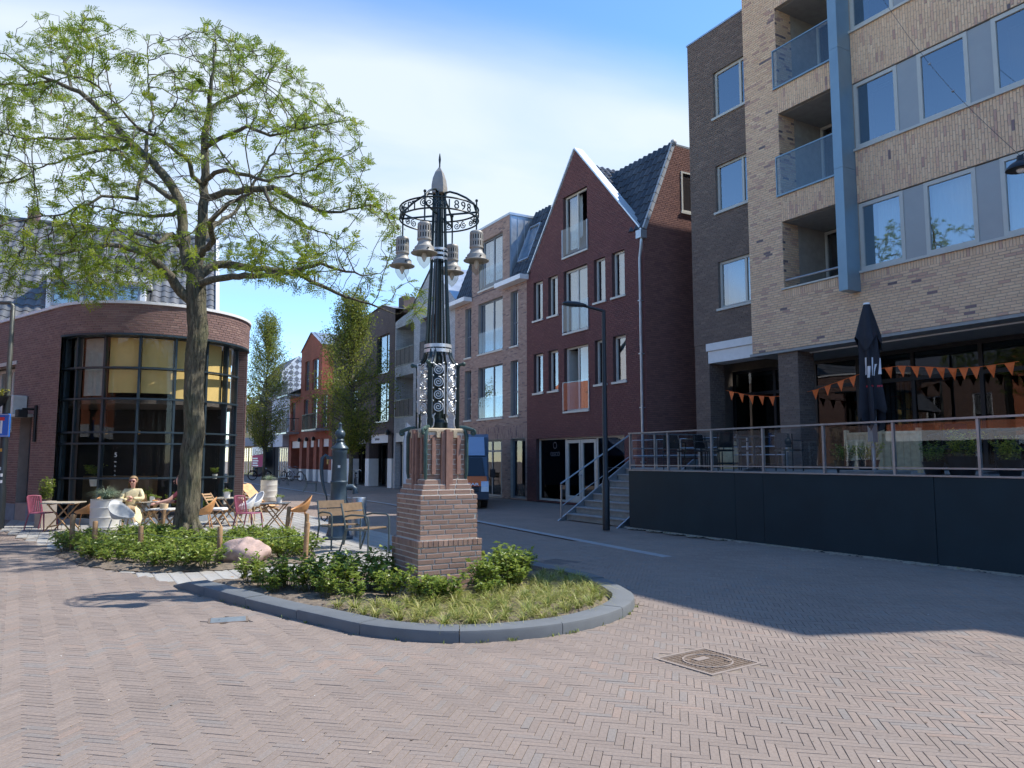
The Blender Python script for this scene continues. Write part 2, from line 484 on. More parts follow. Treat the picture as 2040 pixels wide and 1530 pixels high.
# ================================================================== ground
M_PAVER = brickmat('clinker_paver', [(0.0,(0.226,0.180,0.150)),(0.25,(0.252,0.201,0.167)),(0.5,(0.238,0.192,0.162)),(0.68,(0.268,0.210,0.172)),(0.8,(0.240,0.200,0.172)),(0.92,(0.225,0.199,0.178)),(1.0,(0.274,0.206,0.166))], 0.86, 0.5, 0.2)
def paving_far():
    t = NT('clinker_far')
    mp = t.node('ShaderNodeMapping'); t.l.new(t.tc.outputs['Object'], mp.inputs[0]); mp.inputs['Rotation'].default_value = (0, 0, R(-120))
    b = t.n.new('ShaderNodeTexBrick'); t.l.new(mp.outputs[0], b.inputs['Vector'])
    b.inputs['Scale'].default_value = 1.0; b.inputs['Brick Width'].default_value = 0.21; b.inputs['Row Height'].default_value = 0.054
    b.inputs['Mortar Size'].default_value = 0.0035; b.inputs['Bias'].default_value = -0.1
    t.set(b.inputs['Color1'], (0.268,0.205,0.168)); t.set(b.inputs['Color2'], (0.222,0.178,0.150)); t.set(b.inputs['Mortar'], (0.15,0.12,0.10))
    c = t.mix(0.5, b.outputs[0], t.ramp(t.noise(0.8, 7, 0.7), [(0.3,(0.34,0.34,0.34)),(0.7,(0.66,0.65,0.64))]), 'OVERLAY')
    t.setb(Base_Color=c, Roughness=0.85); t.bump(t.math('SUBTRACT', 1.0, b.outputs[1]), 0.5, 0.004)
    return t.m
M_PAVFAR = paving_far()
M_SAND = pm('joint_sand', (0.22,0.178,0.14), 0.95, var=0.3, scale=30, bump=0.4)
M_TILE = brickmat('concrete_tile', [(0.0,(0.33,0.32,0.30)),(0.4,(0.38,0.37,0.345)),(0.75,(0.35,0.335,0.31)),(0.9,(0.42,0.37,0.31)),(1.0,(0.29,0.29,0.285))], 0.85, 0.35, 0.2)
M_KERB = pm('kerb_concrete', (0.135,0.147,0.155), 0.8, var=0.1, scale=4, bump=0.25, bscale=120, dirt=0.25)
M_SOIL = pm('garden_soil', (0.17,0.135,0.10), 0.95, var=0.45, scale=14, bump=0.9, bscale=40)
M_GUTTER = pm('gutter_stone', (0.32,0.325,0.33), 0.8, var=0.1, scale=5, bump=0.2)
g = MB(); g.quad([(-400,-200,-0.02),(400,-200,-0.02),(400,600,-0.02),(-400,600,-0.02)])
ground = g.build('ground', M_PAVFAR, kind='structure')
# ---- outlines (metres)
KERB_OUT = [(-4.30,9.86),(-3.85,9.36),(-2.79,8.35),(-1.82,7.50),(-1.26,7.06),(-0.61,6.84),(0.04,6.95),(0.61,7.28),(1.06,7.80),(1.31,8.37),(1.35,8.95),(1.14,9.95),(0.70,10.78),(0.25,11.60)]
def catmull(P, n=8):
    out = []
    for i in range(len(P)-1):
        p0 = np.array(P[max(i-1,0)]); p1 = np.array(P[i]); p2 = np.array(P[i+1]); p3 = np.array(P[min(i+2,len(P)-1)])
        for k in range(n):
            t = k/n
            out.append(0.5*((2*p1)+(-p0+p2)*t+(2*p0-5*p1+4*p2-p3)*t*t+(-p0+3*p1-3*p2+p3)*t**3))
    out.append(np.array(P[-1])); return [tuple(float(c) for c in q) for q in out]
KO = catmull(KERB_OUT)
def offset(P, d):
    out = []
    for i in range(len(P)):
        a = np.array(P[max(i-1,0)]); b = np.array(P[min(i+1,len(P)-1)]); t = (b-a)/np.linalg.norm(b-a)
        out.append((P[i][0]-t[1]*d, P[i][1]+t[0]*d))
    return out
KI = offset(KO, 0.24)
BED = KI + [(0.0,11.5),(-2.0,10.85),(-4.05,9.98)]
BED_OUT = KO + [(0.2,11.75),(-2.0,11.0),(-4.2,9.98)]
REAR_BED = [(-8.05,13.75),(-7.5,12.75),(-6.4,11.6),(-5.55,11.05),(-4.9,10.98),(-4.15,11.2),(-3.3,11.95),(-3.15,12.5),(-3.6,13.9),(-4.4,15.3),(-6.0,15.5),(-7.6,15.3),(-8.2,14.6)]
def inside(poly, x, y):
    c = False; n = len(poly); j = n-1
    for i in range(n):
        xi, yi = poly[i]; xj, yj = poly[j]
        if (yi > y) != (yj > y) and x < (xj-xi)*(y-yi)/(yj-yi)+xi: c = not c
        j = i
    return c
def tile_smin(t):
    return float(np.interp(t, [-1.3,-0.1,0.6,1.3,1.45,6.0], [21.1,15.5,12.65,10.72,10.70,10.05]))
def in_tiles(x, y):
    s = -0.5*x + 0.8660254*y; t = 0.8660254*x + 0.5*y
    return -1.3 < t < 6.0 and tile_smin(t) - 0.02 < s < 30
# ---- herringbone clinkers of the square
W = 0.0520; NB = 4; ang = R(78)
ca, sa = math.cos(ang), math.sin(ang)
MANH = [(1.2,6.32),(1.64,6.63),(1.92,6.2),(1.48,5.86)]
def grow(poly, d):
    cx = sum(p[0] for p in poly)/len(poly); cy = sum(p[1] for p in poly)/len(poly)
    return [(x+(x-cx)*d, y+(y-cy)*d) for x, y in poly]
MANH_G = grow(MANH, 0.22)
PLATE_C = (-2.83, 7.78)
sites = []
YMAX = 15.2
corners = [(-12,2.5),(10.5,2.5),(10.5,YMAX),(-12,YMAX)]
U = [ca*x+sa*y for x, y in corners]; Vv = [-sa*x+ca*y for x, y in corners]
iu = (int(min(U)/W)-8, int(max(U)/W)+8); iv = (int(min(Vv)/W)-8, int(max(Vv)/W)+8)
a_rng = range((iu[0]+iv[0])//2 - 10, (iu[1]+iv[1])//2 + 10)
for b_ in range((iu[0]-iv[1])//(2*NB) - 3, (iu[1]-iv[0])//(2*NB) + 3):
    for a_ in a_rng:
        ox, oy = a_ + NB*b_, a_ - NB*b_
        for (x0, y0, lx, ly) in ((ox, oy, NB, 1), (ox, oy+1, 1, NB)):
            uc, vc = (x0+lx/2)*W, (y0+ly/2)*W
            X, Y = ca*uc - sa*vc, sa*uc + ca*vc
            if not (2.9 < Y < YMAX) or X > 0.78*Y + 1.6 or X < -0.80*Y - 1.6 or X < -10.2: continue
            if 0.8660254*X + 0.5*Y > 11.36: continue
            if inside(BED_OUT, X, Y) or in_tiles(X, Y) or inside(REAR_BED, X, Y) or inside(MANH_G, X, Y): continue
            if abs(X-PLATE_C[0]) < 0.17 and abs(Y-PLATE_C[1]) < 0.12: continue
            sites.append((X, Y, lx > ly))
print('pavers', len(sites))
sites.sort(key=lambda q: -(1/(q[0]**2+q[1]**2+2.5)) if project((q[0], q[1], 0)) and 0 < project((q[0], q[1], 0))[0] < 2040 and project((q[0], q[1], 0))[1] < 1525 else q[0]**2+q[1]**2)
plaza = link('plaza_paving', MB().add([(p[0],p[1],-0.0034) for p in [(-4.4,2.9),(4.3,2.9),(8.6,7.8),(6.9,10.7),(4.4,15.1),(-1.2,15.2),(-10.3,15.2),(-10.3,10.6)]], [tuple(range(8))]).mesh('plaza_paving', M_SAND), kind='structure')
PV = {}
def paver_mesh(k):
    if k not in PV:
        m = MB(); l, w, c = NB*W-0.0035, W-0.0035, 0.0016
        m.cbox(-l/2, l/2, -w/2, w/2, -0.03, 0, c, (k+0.5)/12); PV[k] = m.mesh('paver', M_PAVER)
    return PV[k]
pv, pf, pa = [], [], []
base = []
l, w, c = NB*W-0.0035, W-0.0035, 0.0016
for (i_, z) in ((0, -0.014), (0, -c), (c, 0.0)):
    base += [(-l/2+i_, -w/2+i_, z), (l/2-i_, -w/2+i_, z), (l/2-i_, w/2-i_, z), (-l/2+i_, w/2-i_, z)]
base = np.array(base); fb = [(0,1,5,4),(1,2,6,5),(2,3,7,6),(3,0,4,7),(4,5,9,8),(5,6,10,9),(6,7,11,10),(7,4,8,11),(8,9,10,11)]
for n_, (X, Y, hz) in enumerate(sites):
    th = ang + (0 if hz else R(90)) + random.gauss(0, 0.008)
    z = random.gauss(0, 0.0007) + 0.003*math.sin(X*0.9+1)*math.sin(Y*0.7)+0.003
    # stones of one batch tend to lie together
    rv = min(0.999, max(0, random.betavariate(1.3,1.6) + 0.22*math.sin(X*1.7+Y*0.6)*math.sin(Y*2.1-X)))
    if n_ < 300:
        o = link('paver', paver_mesh(int(rv*12)), plaza, (X, Y, z), th)
        o.rotation_euler = (random.gauss(0,0.006), random.gauss(0,0.006), th)
    else:
        cs, sn = math.cos(th), math.sin(th); q = base.copy()
        tilt = random.gauss(0, 0.012)
        q2 = np.stack([X + q[:,0]*cs - q[:,1]*sn, Y + q[:,0]*sn + q[:,1]*cs, z + q[:,2] + q[:,1]*tilt], 1)
        k = len(pv); pv.extend(q2.tolist()); pf.extend([tuple(i+k for i in f) for f in fb]); pa.extend([rv]*9)
link('herringbone_paving', np_mesh('herringbone_paving', pv, pf, M_PAVER, pa), plaza, kind='stuff')
# ---- pale concrete tiles of the cafe terrace
terr = MB()
poly = [ST(tile_smin(t), t) for t in np.linspace(-1.3, 6.0, 14)] + [ST(30, 6.0), ST(30, -1.3)]
terr.add([(p.x, p.y, -0.009) for p in poly], [tuple(range(len(poly)))])
terrace_floor = terr.build('pavement', M_SAND, kind='structure')
items = lay(9.9, 30, -1.3, 6.0, L=0.592, H=0.19, J=0.008, ulim=lambda t: (tile_smin(t), 30))
items = [q for q in items if not inside(BED_OUT, *ST((q[0]+q[1])/2, (q[2]+q[3])/2).xy) and not inside(grow(REAR_BED,-0.05), *ST((q[0]+q[1])/2, (q[2]+q[3])/2).xy)]
emit(terrace_floor, items, M_TILE, 'paving_tile', lambda u, v, o: ST(u, v, -0.009+o), 0.012, nearest=260, stuff_name='tile_paving')
# ---- kerb stones round the bed
def offs(k, d): return KI[k] if d else KO[k]
kerb = link('bed_kerb', None, None, (0,0,0), label='dark grey concrete kerb curving round the lamp bed', cat='kerb')
dist = [0]
for i in range(1, len(KO)): dist.append(dist[-1] + math.dist(KO[i], KO[i-1]))
nst = round(dist[-1]/0.98); cuts = [dist[-1]*i/nst for i in range(nst+1)]
def ko_at(d, w):
    """point of the kerb at length d, w of the way from outer to inner edge"""
    i = min(len(KO)-2, max(0, int(np.searchsorted(dist, d))-1)); f = (d-dist[i])/(dist[i+1]-dist[i])
    a = np.array(KO[i])*(1-f)+np.array(KO[i+1])*f; b = np.array(KI[i])*(1-f)+np.array(KI[i+1])*f
    return a*(1-w)+b*w
prof = [(0.0,-0.02),(0.0,0.078),(0.03,0.100),(0.10,0.108),(1.0,0.108),(1.0,-0.02)]
for i in range(nst):
    m = MB(); d0, d1 = cuts[i]+0.004, cuts[i+1]-0.004; K = 6; dz = random.gauss(0, 0.003)
    v = []
    for k in range(K+1):
        d = d0+(d1-d0)*k/K
        for (w_, z_) in prof:
            p = ko_at(d, w_); fall = min(1.0, d/0.55+0.12) if d < 0.5 else 1.0
            v.append((p[0], p[1], (z_+dz)*fall))
    n = len(prof)
    f = [(k*n+j, (k+1)*n+j, (k+1)*n+j+1, k*n+j+1) for k in range(K) for j in range(n-1)] + [tuple(range(n)), tuple(reversed(range(K*n, K*n+n)))]
    m.add(v, f); m.build('kerb_stone', M_KERB, kerb, True)
# ---- soil
def soil(name, poly, z0, amp, step=0.09):
    xs = [p[0] for p in poly]; ys = [p[1] for p in poly]
    nx = int((max(xs)-min(xs))/step)+2; ny = int((max(ys)-min(ys))/step)+2; idx = {}; v = []; f = []
    def vid(i, j):
        if (i, j) not in idx:
            x = min(xs)+i*step; y = min(ys)+j*step
            z = z0 + amp*(math.sin(x*7.1+y*3)*math.sin(y*6.3-x*2)*0.5+random.uniform(-0.5,0.5))
            e = inside(grow(poly, -0.06), x, y)
            idx[(i, j)] = len(v); v.append((x+random.uniform(-.02,.02), y+random.uniform(-.02,.02), z if e else z0*0.25))
        return idx[(i, j)]
    for i in range(nx):
        for j in range(ny):
            if inside(poly, min(xs)+(i+.5)*step, min(ys)+(j+.5)*step):
                f.append((vid(i,j), vid(i+1,j), vid(i+1,j+1), vid(i,j+1)))
    return link(name, np_mesh(name, v, f, M_SOIL, smooth=True), kind='structure')
soil('bed_soil', BED, 0.075, 0.035)
soil('tree_bed_soil', REAR_BED, 0.05, 0.04)
# ---- pale gutter line running up the street
GUT = [(9.35,8.55),(9.72,8.58),(14,8.93),(18,9.25),(26,10.0),(34,10.15),(60,10.6)]
gut = link('gutter', MB().add([ST(a, b-0.09, -0.012) for a, b in GUT]+[ST(a, b+0.09, -0.012) for a, b in reversed(GUT)], [tuple(range(2*len(GUT)))]).mesh('gutter', M_SAND), kind='structure')
s_ = 9.75
while s_ < 58:
    e_ = s_ + 0.98
    t0 = float(np.interp(s_, [q[0] for q in GUT], [q[1] for q in GUT])); t1 = float(np.interp(e_, [q[0] for q in GUT], [q[1] for q in GUT]))
    MB().add([ST(s_, t0-0.1), ST(e_, t1-0.1), ST(e_, t1+0.1), ST(s_, t0+0.1), ST(s_, t0-0.1, 0.006), ST(e_, t1-0.1, 0.006), ST(e_, t1+0.1, 0.006), ST(s_, t0+0.1, 0.006)],
             [(4,5,6,7),(0,1,5,4),(1,2,6,5),(2,3,7,6),(3,0,4,7)]).build('gutter_stone', M_GUTTER, gut)
    s_ += 0.99
# ---- covers in the paving
M_IRON = pm('rusty_cover_iron', (0.25,0.19,0.145), 0.6, 0.4, var=0.25, scale=20, bump=0.3)
M_STEELP = pm('galvanised_plate', (0.30,0.34,0.36), 0.45, 0.6, var=0.15, scale=15)
M_RIM = pm('cover_concrete', (0.27,0.22,0.185), 0.85, var=0.1)
mc = thing('manhole_cover', 'square rusty grid manhole cover set askew in the sunlit pavers', 'manhole cover', (1.56,6.25,0), math.atan2(0.31,0.44))
fr = MB()
for (a, b, c_, d) in ((-.30,.30,-.30,-.27),(-.30,.30,.27,.30),(-.30,-.27,-.27,.27),(.27,.30,-.27,.27)): fr.box(a, b, c_, d, -0.02, 0.006)
fr.build('frame', M_RIM, mc)
gr = MB(); gr.box(-.268,.268,-.268,.268,-0.03,-0.018)
for i in range(15): gr.box(-.262,.262, -.25+i*.0357-.007, -.25+i*.0357+.007, -0.018, 0.004)
for i in range(15): gr.box(-.25+i*.0357-.005, -.25+i*.0357+.005, -.262, .262, -0.018, -0.001)
gr.build('grid', M_IRON, mc)
MB().lathe([(0.2,0.0),(0.2,0.008),(0.185,0.008),(0.185,0.0)], n=40, cap=False).build('ring', M_RIM, mc)
MB().box(-.07,.07,.03,.10,0.0,0.007).build('maker_plate', M_RIM, mc)
for sx in (-1, 1): MB().box(sx*.13-.02, sx*.13+.02, sx*-.1-.03, sx*-.1+.03, -0.012, 0.009).build('lifting_lug', M_IRON, mc)
pl = thing('valve_cover', 'small grey metal cover plate in the pavers left of the kerb', 'cover plate', (PLATE_C[0],PLATE_C[1],0), R(20))
MB().box(-.185,.185,-.13,.13,-0.02,0.009).build('frame', M_IRON, pl)
MB().cbox(-.165,.165,-.11,.11,0.0,0.013,0.002).build('lid', M_STEELP, pl)
MB().lathe([(0.012,0.013),(0.012,0.017)], (-0.08,0,0), 10).build('bolt', M_STEELP, pl)
dc = thing('drain_cover', 'dark square inspection cover in the shaded street behind the bed', 'manhole cover', (0.70,12.1,-0.004), R(45))
MB().box(-.31,.31,-.31,.31,-0.02,0.004).build('frame', M_RIM, dc)
MB().cbox(-.27,.27,-.27,.27,0.0,0.010,0.003).build('lid', pm('cast_lid', (0.10,0.09,0.085), 0.6, 0.3, bump=0.5, bscale=90), dc)
# sand washed against the terrace wall
sv = MB()
for i in range(90):
    s0 = 5.6 + i*0.098; w_ = 0.10+0.09*math.sin(i*0.9)+random.uniform(0,.12)
    sv.add([ST(s0, 11.42, 0.025), ST(s0+0.11, 11.42, 0.02), ST(s0+0.11, 11.40-w_*0.6, 0.012), ST(s0+0.05, 11.40-w_, 0.001), ST(s0, 11.40-w_*0.7, 0.01)], [(4,3,2,1,0)])
sv.build('sand_strip', pm('drifted_sand', (0.36,0.31,0.24), 0.95, var=0.35, scale=25, bump=0.6), kind='stuff')

# small debris on the square, weeds in the joint along the kerb
db = MB()
for k in range(260):
    y = 3.6 + 9*random.random()**1.6; x = random.uniform(-.66,.66)*y
    if inside(BED_OUT, x, y) or in_tiles(x, y) or inside(REAR_BED, x, y) or 0.866*x+0.5*y > 11.2: continue
    l = random.uniform(.004,.014); a = random.uniform(0,6.28); ca_, sa_ = math.cos(a)*l, math.sin(a)*l
    db.add([(x-ca_,y-sa_,.005),(x+sa_*.6,y-ca_*.6,.008),(x+ca_,y+sa_,.006),(x-sa_*.6,y+ca_*.6,.010)], [(0,1,2,3)], random.uniform(.02,.99))
t_ = NT('street_debris'); t_.setb(Base_Color=t_.ramp(t_.attr(), [(0,(0.10,0.07,0.05)),(.6,(0.30,0.22,0.14)),(.85,(0.55,0.50,0.44)),(1,(0.75,0.74,0.72))]), Roughness=.9)
db.build('paving_debris', t_.m, kind='stuff')
wd = MB(); M_WEED = leafmat('weed_leaf', [(0.0,(0.10,0.16,0.03)),(1.0,(0.30,0.33,0.08))])
for k in range(46):
    d = random.uniform(1.2, dist[-1]-2.2); p = ko_at(d, -0.03) if random.random() < .8 else None
    if p is None: p = ST(random.uniform(6,13.5), 11.3).xy
    for j in range(random.randint(3,9)):
        a = random.uniform(0,6.28); L_ = random.uniform(.015,.05); q = Vector((p[0]+random.gauss(0,.02), p[1]+random.gauss(0,.02), 0)); e = Vector((math.cos(a)*.5, math.sin(a)*.5, .8))*L_; s_ = Vector((-math.sin(a), math.cos(a), 0))*.004
        wd.add([q-s_, q+s_, q+e*.6+s_, q+e, q+e*.6-s_], [(0,1,2,3,4)], random.uniform(.02,.99))
wd.build('joint_weeds', M_WEED, kind='stuff')
# ================================================================== buildings of the right-hand row
M_MAROON = brickmat('maroon_brick', [(0.0,(0.135,0.048,0.046)),(0.35,(0.165,0.058,0.054)),(0.7,(0.145,0.052,0.05)),(0.9,(0.185,0.072,0.062)),(1.0,(0.115,0.044,0.044))], 0.8, 0.6)
M_MARMORT = pm('maroon_mortar', (0.085,0.048,0.046), 0.95)
M_TAN2 = brickmat('brown_beige_brick', [(0.0,(0.31,0.20,0.165)),(0.3,(0.40,0.27,0.215)),(0.6,(0.36,0.235,0.195)),(0.8,(0.46,0.32,0.25)),(0.92,(0.26,0.165,0.15)),(1.0,(0.19,0.135,0.13))], 0.85, 0.6)
M_MORTAR = pm('pale_mortar', (0.36,0.32,0.27), 0.95)
M_CREAM = pm('cream_frame_paint', (0.58,0.56,0.50), 0.45, var=0.05)
M_GREYF = pm('slate_grey_frame', (0.16,0.185,0.215), 0.45, var=0.06)
M_WHITE = pm('white_paint', (0.80,0.80,0.79), 0.45, var=0.04, dirt=0.12)
M_ZINC = pm('zinc_sheet', (0.42,0.46,0.50), 0.35, 0.7, var=0.12, scale=3)
M_GLASS = glassmat('window_glass', (0.62,0.68,0.70), 0.24, 1.55)
M_GLASSD = glassmat('shop_glass', (0.45,0.5,0.52), 0.03, 1.45)
M_RAILG = glassmat('balustrade_glass', (0.86,0.92,0.96), 0.05, 1.4)
M_CURT = pm('net_curtain', (0.78,0.77,0.74), 0.9, var=0.06, scale=3)
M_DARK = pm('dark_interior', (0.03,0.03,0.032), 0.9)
M_ROOM = pm('room_wall', (0.32,0.30,0.27), 0.9)
def tilemat(name, cols):
    t = NT(name); c = t.ramp(t.attr(), cols)
    c = t.mix(0.35, c, t.ramp(t.noise(7, 6, 0.7), [(0.3,(0.3,)*3),(0.7,(0.7,)*3)]), 'OVERLAY')
    t.setb(Base_Color=c, Roughness=0.42); t.bump(t.noise(60, 5), 0.2, 0.003); return t.m
M_TILEB = tilemat('black_glazed_tile', [(0.0,(0.028,0.031,0.04)),(0.5,(0.042,0.046,0.055)),(1.0,(0.06,0.064,0.072))])
def fbox(mb, fn, u0, u1, v0, v1, o0, o1, a=0.0):
    return mb.extr([(u0,v0),(u1,v0),(u1,v1),(u0,v1)], fn, o0, o1, a)
def window(parent, u0, u1, v0, v1, fmat, o=-0.10, fw=0.055, mull=(), trans=(), sill=None, glass=None, curtain=None, fn=facade, name='window', d=0.07, skip=(), back=None, backd=0.5):
    """frame as a part of the building, panes, sill and curtain under it"""
    m = MB()
    us = [u0] + list(mull) + [u1]; vs = [v0] + list(trans) + [v1]
    fbox(m, fn, u0, u0+fw, v0, v1, o-d, o); fbox(m, fn, u1-fw, u1, v0, v1, o-d, o)
    fbox(m, fn, u0+fw, u1-fw, v0, v0+fw, o-d, o); fbox(m, fn, u0+fw, u1-fw, v1-fw, v1, o-d, o)
    for x in mull: fbox(m, fn, x-fw/2, x+fw/2, v0+fw, v1-fw, o-d+0.004, o-0.004)
    for z in trans: fbox(m, fn, u0+fw, u1-fw, z-fw/2, z+fw/2, o-d+0.008, o-0.008)
    w = m.build(name, fmat, parent)
    k = 0
    for i in range(len(us)-1):
        for j in range(len(vs)-1):
            if k in skip: k += 1; continue
            a, b = us[i]+fw*0.55, us[i+1]-fw*0.55; c, e = vs[j]+fw*0.55, vs[j+1]-fw*0.55
            fbox(MB(), fn, a, b, c, e, o-d*0.5-0.012, o-d*0.5).build('pane', glass or M_GLASS, w); k += 1
    if sill: fbox(MB(), fn, u0-0.05, u1+0.05, v0-0.07, v0-0.002, o, 0.06).build('sill', sill, w)
    if curtain:
        cm, ca_, cb_ = curtain; m = MB(); n = 26; V = []
        for i in range(n+1):
            x = ca_+(cb_-ca_)*i/n; q = o-0.22+0.025*math.sin(i*1.9)
            V += [fn(x, v0+0.05, q), fn(x, v1-0.04, q)]
        m.add(V, [(2*i, 2*i+2, 2*i+3, 2*i+1) for i in range(n)]); m.build('curtain', cm, w, 'all')
    if back: fbox(MB(), fn, u0-0.1, u1+0.1, v0-0.1, v1+0.1, o-backd-0.05, o-backd).build('room', back, w)
    return w
def body(parent, name, mat, w, d, h, y0=0.3):
    """closed bulk behind a facade"""
    m = MB(); m.add([(0.02,y0,0),(w-0.02,y0,0),(w-0.02,d,0),(0.02,d,0),(0.02,y0,h),(w-0.02,y0,h),(w-0.02,d,h),(0.02,d,h)], [(4,5,6,7),(1,2,6,5),(2,3,7,6),(3,0,4,7)])
    return m.build(name, mat, parent)
def house(name, label, s0, t0=15.5):
    return thing(name, label, 'building', ST(s0, t0), RZ_ROW)
# ---------------------------------------------------------------- maroon gabled house
H = house('gabled_house', 'tall maroon brick house with steep front gable behind the street lamp', 25.66)
Wd = 7.24; PK = (3.45, 12.9)
def glim(v):
    if v < 8.92: return (0, Wd)
    f = (v-8.92)/(PK[1]-8.92); return (0.12+(PK[0]-0.12)*f, 7.12-(7.12-PK[0])*f)
cx = [(0.52,1.19),(1.59,2.25),(4.54,5.19),(5.56,6.24)]
holes = [(2.65,4.17,9.05,11.35),(2.65,4.15,6.2,8.51),(2.65,4.15,3.33,5.65),(0.68,6.1,0.04,2.41)]
for a, b in cx: holes += [(a,b,7.0,8.53),(a,b,4.15,5.67)]
fw_ = MB(); shell(fw_, 0, Wd, 0, 8.92, [h for h in holes if h[3] < 8.9], depth=0.3)
gh = holes[0]
def gq(a, b, z0, z1): fw_.quad([facade(a[0], z0, 0), facade(b[0], z0, 0), facade(b[1], z1, 0), facade(a[1], z1, 0)])
for z0, z1 in ((8.92,9.05),(9.05,11.35),(11.35,12.9)):
    l0, r0 = glim(z0); l1, r1 = glim(z1)
    if z0 == 9.05:
        gq((l0,l1), (gh[0],gh[0]), z0, z1); gq((gh[1],gh[1]), (r0,r1), z0, z1)
    else: gq((l0,l1), (r0,r1), z0, z1)
for p, q in (((gh[0],gh[2]),(gh[1],gh[2])),((gh[1],gh[2]),(gh[1],gh[3])),((gh[1],gh[3]),(gh[0],gh[3])),((gh[0],gh[3]),(gh[0],gh[2]))):
    fw_.quad([facade(*p,0), facade(*p,-0.3), facade(*q,-0.3), facade(*q,0)])
wall = fw_.build('front_wall', M_MARMORT, H)
emit(wall, lay(0, Wd, 0, 12.9, holes, ulim=glim), M_MAROON, nearest=0)
# side wall above the alley
def side(u, v, o): return Vector((Wd+o, u, v))
def slim_side(v): return (0, 9) if v < 8.95 else (0.02+(v-8.95)/(12.0-8.95)*1.28, 9)
sw = MB(); shell(sw, 0, 9, 0, 8.95, [], side)
sw.quad([side(0,8.95,0), side(9,8.95,0), side(9,11.98,0), side(1.28,11.98,0)])
swo = sw.build('side_wall', M_MARMORT, H)
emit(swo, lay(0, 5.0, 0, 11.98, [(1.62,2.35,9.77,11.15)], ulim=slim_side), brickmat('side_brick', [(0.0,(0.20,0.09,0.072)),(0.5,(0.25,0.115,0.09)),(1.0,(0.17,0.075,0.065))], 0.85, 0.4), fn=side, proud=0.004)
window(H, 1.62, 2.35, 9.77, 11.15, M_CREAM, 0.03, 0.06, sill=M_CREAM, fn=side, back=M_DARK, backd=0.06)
body(H, 'rear_wall', M_MARMORT, Wd, 9, 8.95)
# windows
top = window(H, 2.65, 4.17, 9.05, 11.35, M_CREAM, -0.12, 0.065, mull=[3.42], sill=M_CREAM, curtain=(M_CURT,2.7,3.4), skip=(1,))
fbox(MB(), facade, 3.46, 4.10, 9.12, 11.28, -0.9, -0.88).build('room', M_DARK, top)
w2 = window(H, 2.65, 4.15, 6.2, 8.51, M_CREAM, -0.12, 0.065, mull=[3.4], sill=M_CREAM, curtain=(M_CURT,2.7,4.1))
w3 = window(H, 2.65, 4.15, 3.33, 5.65, M_CREAM, -0.12, 0.065, mull=[3.4], sill=M_CREAM, skip=(0,))
for zz_ in (9.08, 6.24, 3.37): 
    gp = fbox(MB(), facade, 2.62, 4.2, zz_, zz_+1.02, 0.035, 0.047).build('glass_balustrade', M_RAILG, H)
    for xc in (2.60, 4.19): fbox(MB(), facade, xc, xc+0.03, zz_-0.02, zz_+1.02, 0.0, 0.05).build('clamp', M_ZINC, gp)
fbox(MB(), facade, 2.74, 2.78, 3.4, 5.58, -0.75, -0.12).build('open_leaf', M_CREAM, w3)
for k, (a, b) in enumerate(cx):
    window(H, a, b, 7.0, 8.53, M_CREAM, -0.12, 0.065, sill=M_CREAM, curtain=(M_CURT,a+.05,b-.05 if k < 3 else b-.2))
    window(H, a, b, 4.15, 5.67, M_CREAM, -0.12, 0.065, sill=M_CREAM, curtain=(M_CURT,a+.05,b-.05) if k == 3 else None)
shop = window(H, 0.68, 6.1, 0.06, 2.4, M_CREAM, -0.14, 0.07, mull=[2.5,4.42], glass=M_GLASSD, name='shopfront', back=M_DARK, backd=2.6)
dm = MB()
for a, b in ((2.56,3.44),(3.48,4.36)):
    for (p, q, r_, s2) in ((a,a+.1,.08,2.3),(b-.1,b,.08,2.3),(a+.1,b-.1,.08,.3),(a+.1,b-.1,2.18,2.3)): fbox(dm, facade, p, q, r_, s2, -0.20, -0.13)
dm.build('door', M_CREAM, H)
for x in (3.40, 3.52): MB().ball((x, 0.10, 1.05), 0.03).build('door_knob', M_ZINC, H)
lt = text_mb('osco', 0.34, lambda u, v, w_: Vector((1.75+u, 0.165-w_, 1.72+v)), extrude=0.002)
MB().lathe([(0.13,-.002),(0.13,.002),(0.10,.002),(0.10,-.002)], n=20, cap=False).build('window_emblem', pm('faded_letter', (0.09,0.09,0.10), 0.7), H).matrix_local = Matrix.Translation((1.75,0.163,2.12)) @ Matrix.Rotation(R(90),4,'X')
lt.build('window_lettering', pm('faded_letter', (0.09,0.09,0.10), 0.7), H)
# roof
rf = link('roof', MB().add([(0,0.0,8.92),(Wd,0.0,8.92),(Wd,1.30,12.0),(0,1.30,12.0),(Wd,9,12.0),(0,9,12.0)], [(0,1,2,3),(3,2,4,5),(1,4,2),(0,3,5)]).mesh('roof', M_TILEB), H)
rz = 12.45
gr_ = MB()
yb = 2.2
gr_.add([(0.25,0.05,8.75),(PK[0],0.05,rz),(PK[0],yb,rz),(0.25,yb,8.75),(7.0,0.05,8.75),(7.0,yb,8.75)], [(0,1,2,3),(1,4,5,2)])
gr_.build('gable_roof', M_TILEB, H)
gdir = Vector((PK[0]-7.0, 0, rz-8.75)); 
tiles(rf, (Wd-0.02, 0.06, 8.99), (-1,0,0), (0,1.30,3.08), 29, 10, M_TILEB, 0.25, 0.33, keep=None, nearest=0) if False else None
def above_gable(p):  # on the mansard, keep the tiles that stick out beyond the small gable roof
    zr = rz - (rz-8.75)*abs(p.x-PK[0])/3.5
    return p.z > zr - 0.1
up_ = Vector((0,1.30,3.08)).normalized()
tiles(rf, (0.02, -0.02, 8.97), (1,0,0), up_, 28, 10, M_TILEB, 0.26, 0.335, keep=above_gable, nearest=150)
g_up = Vector((PK[0]-7.0,0,rz-8.75)).normalized()
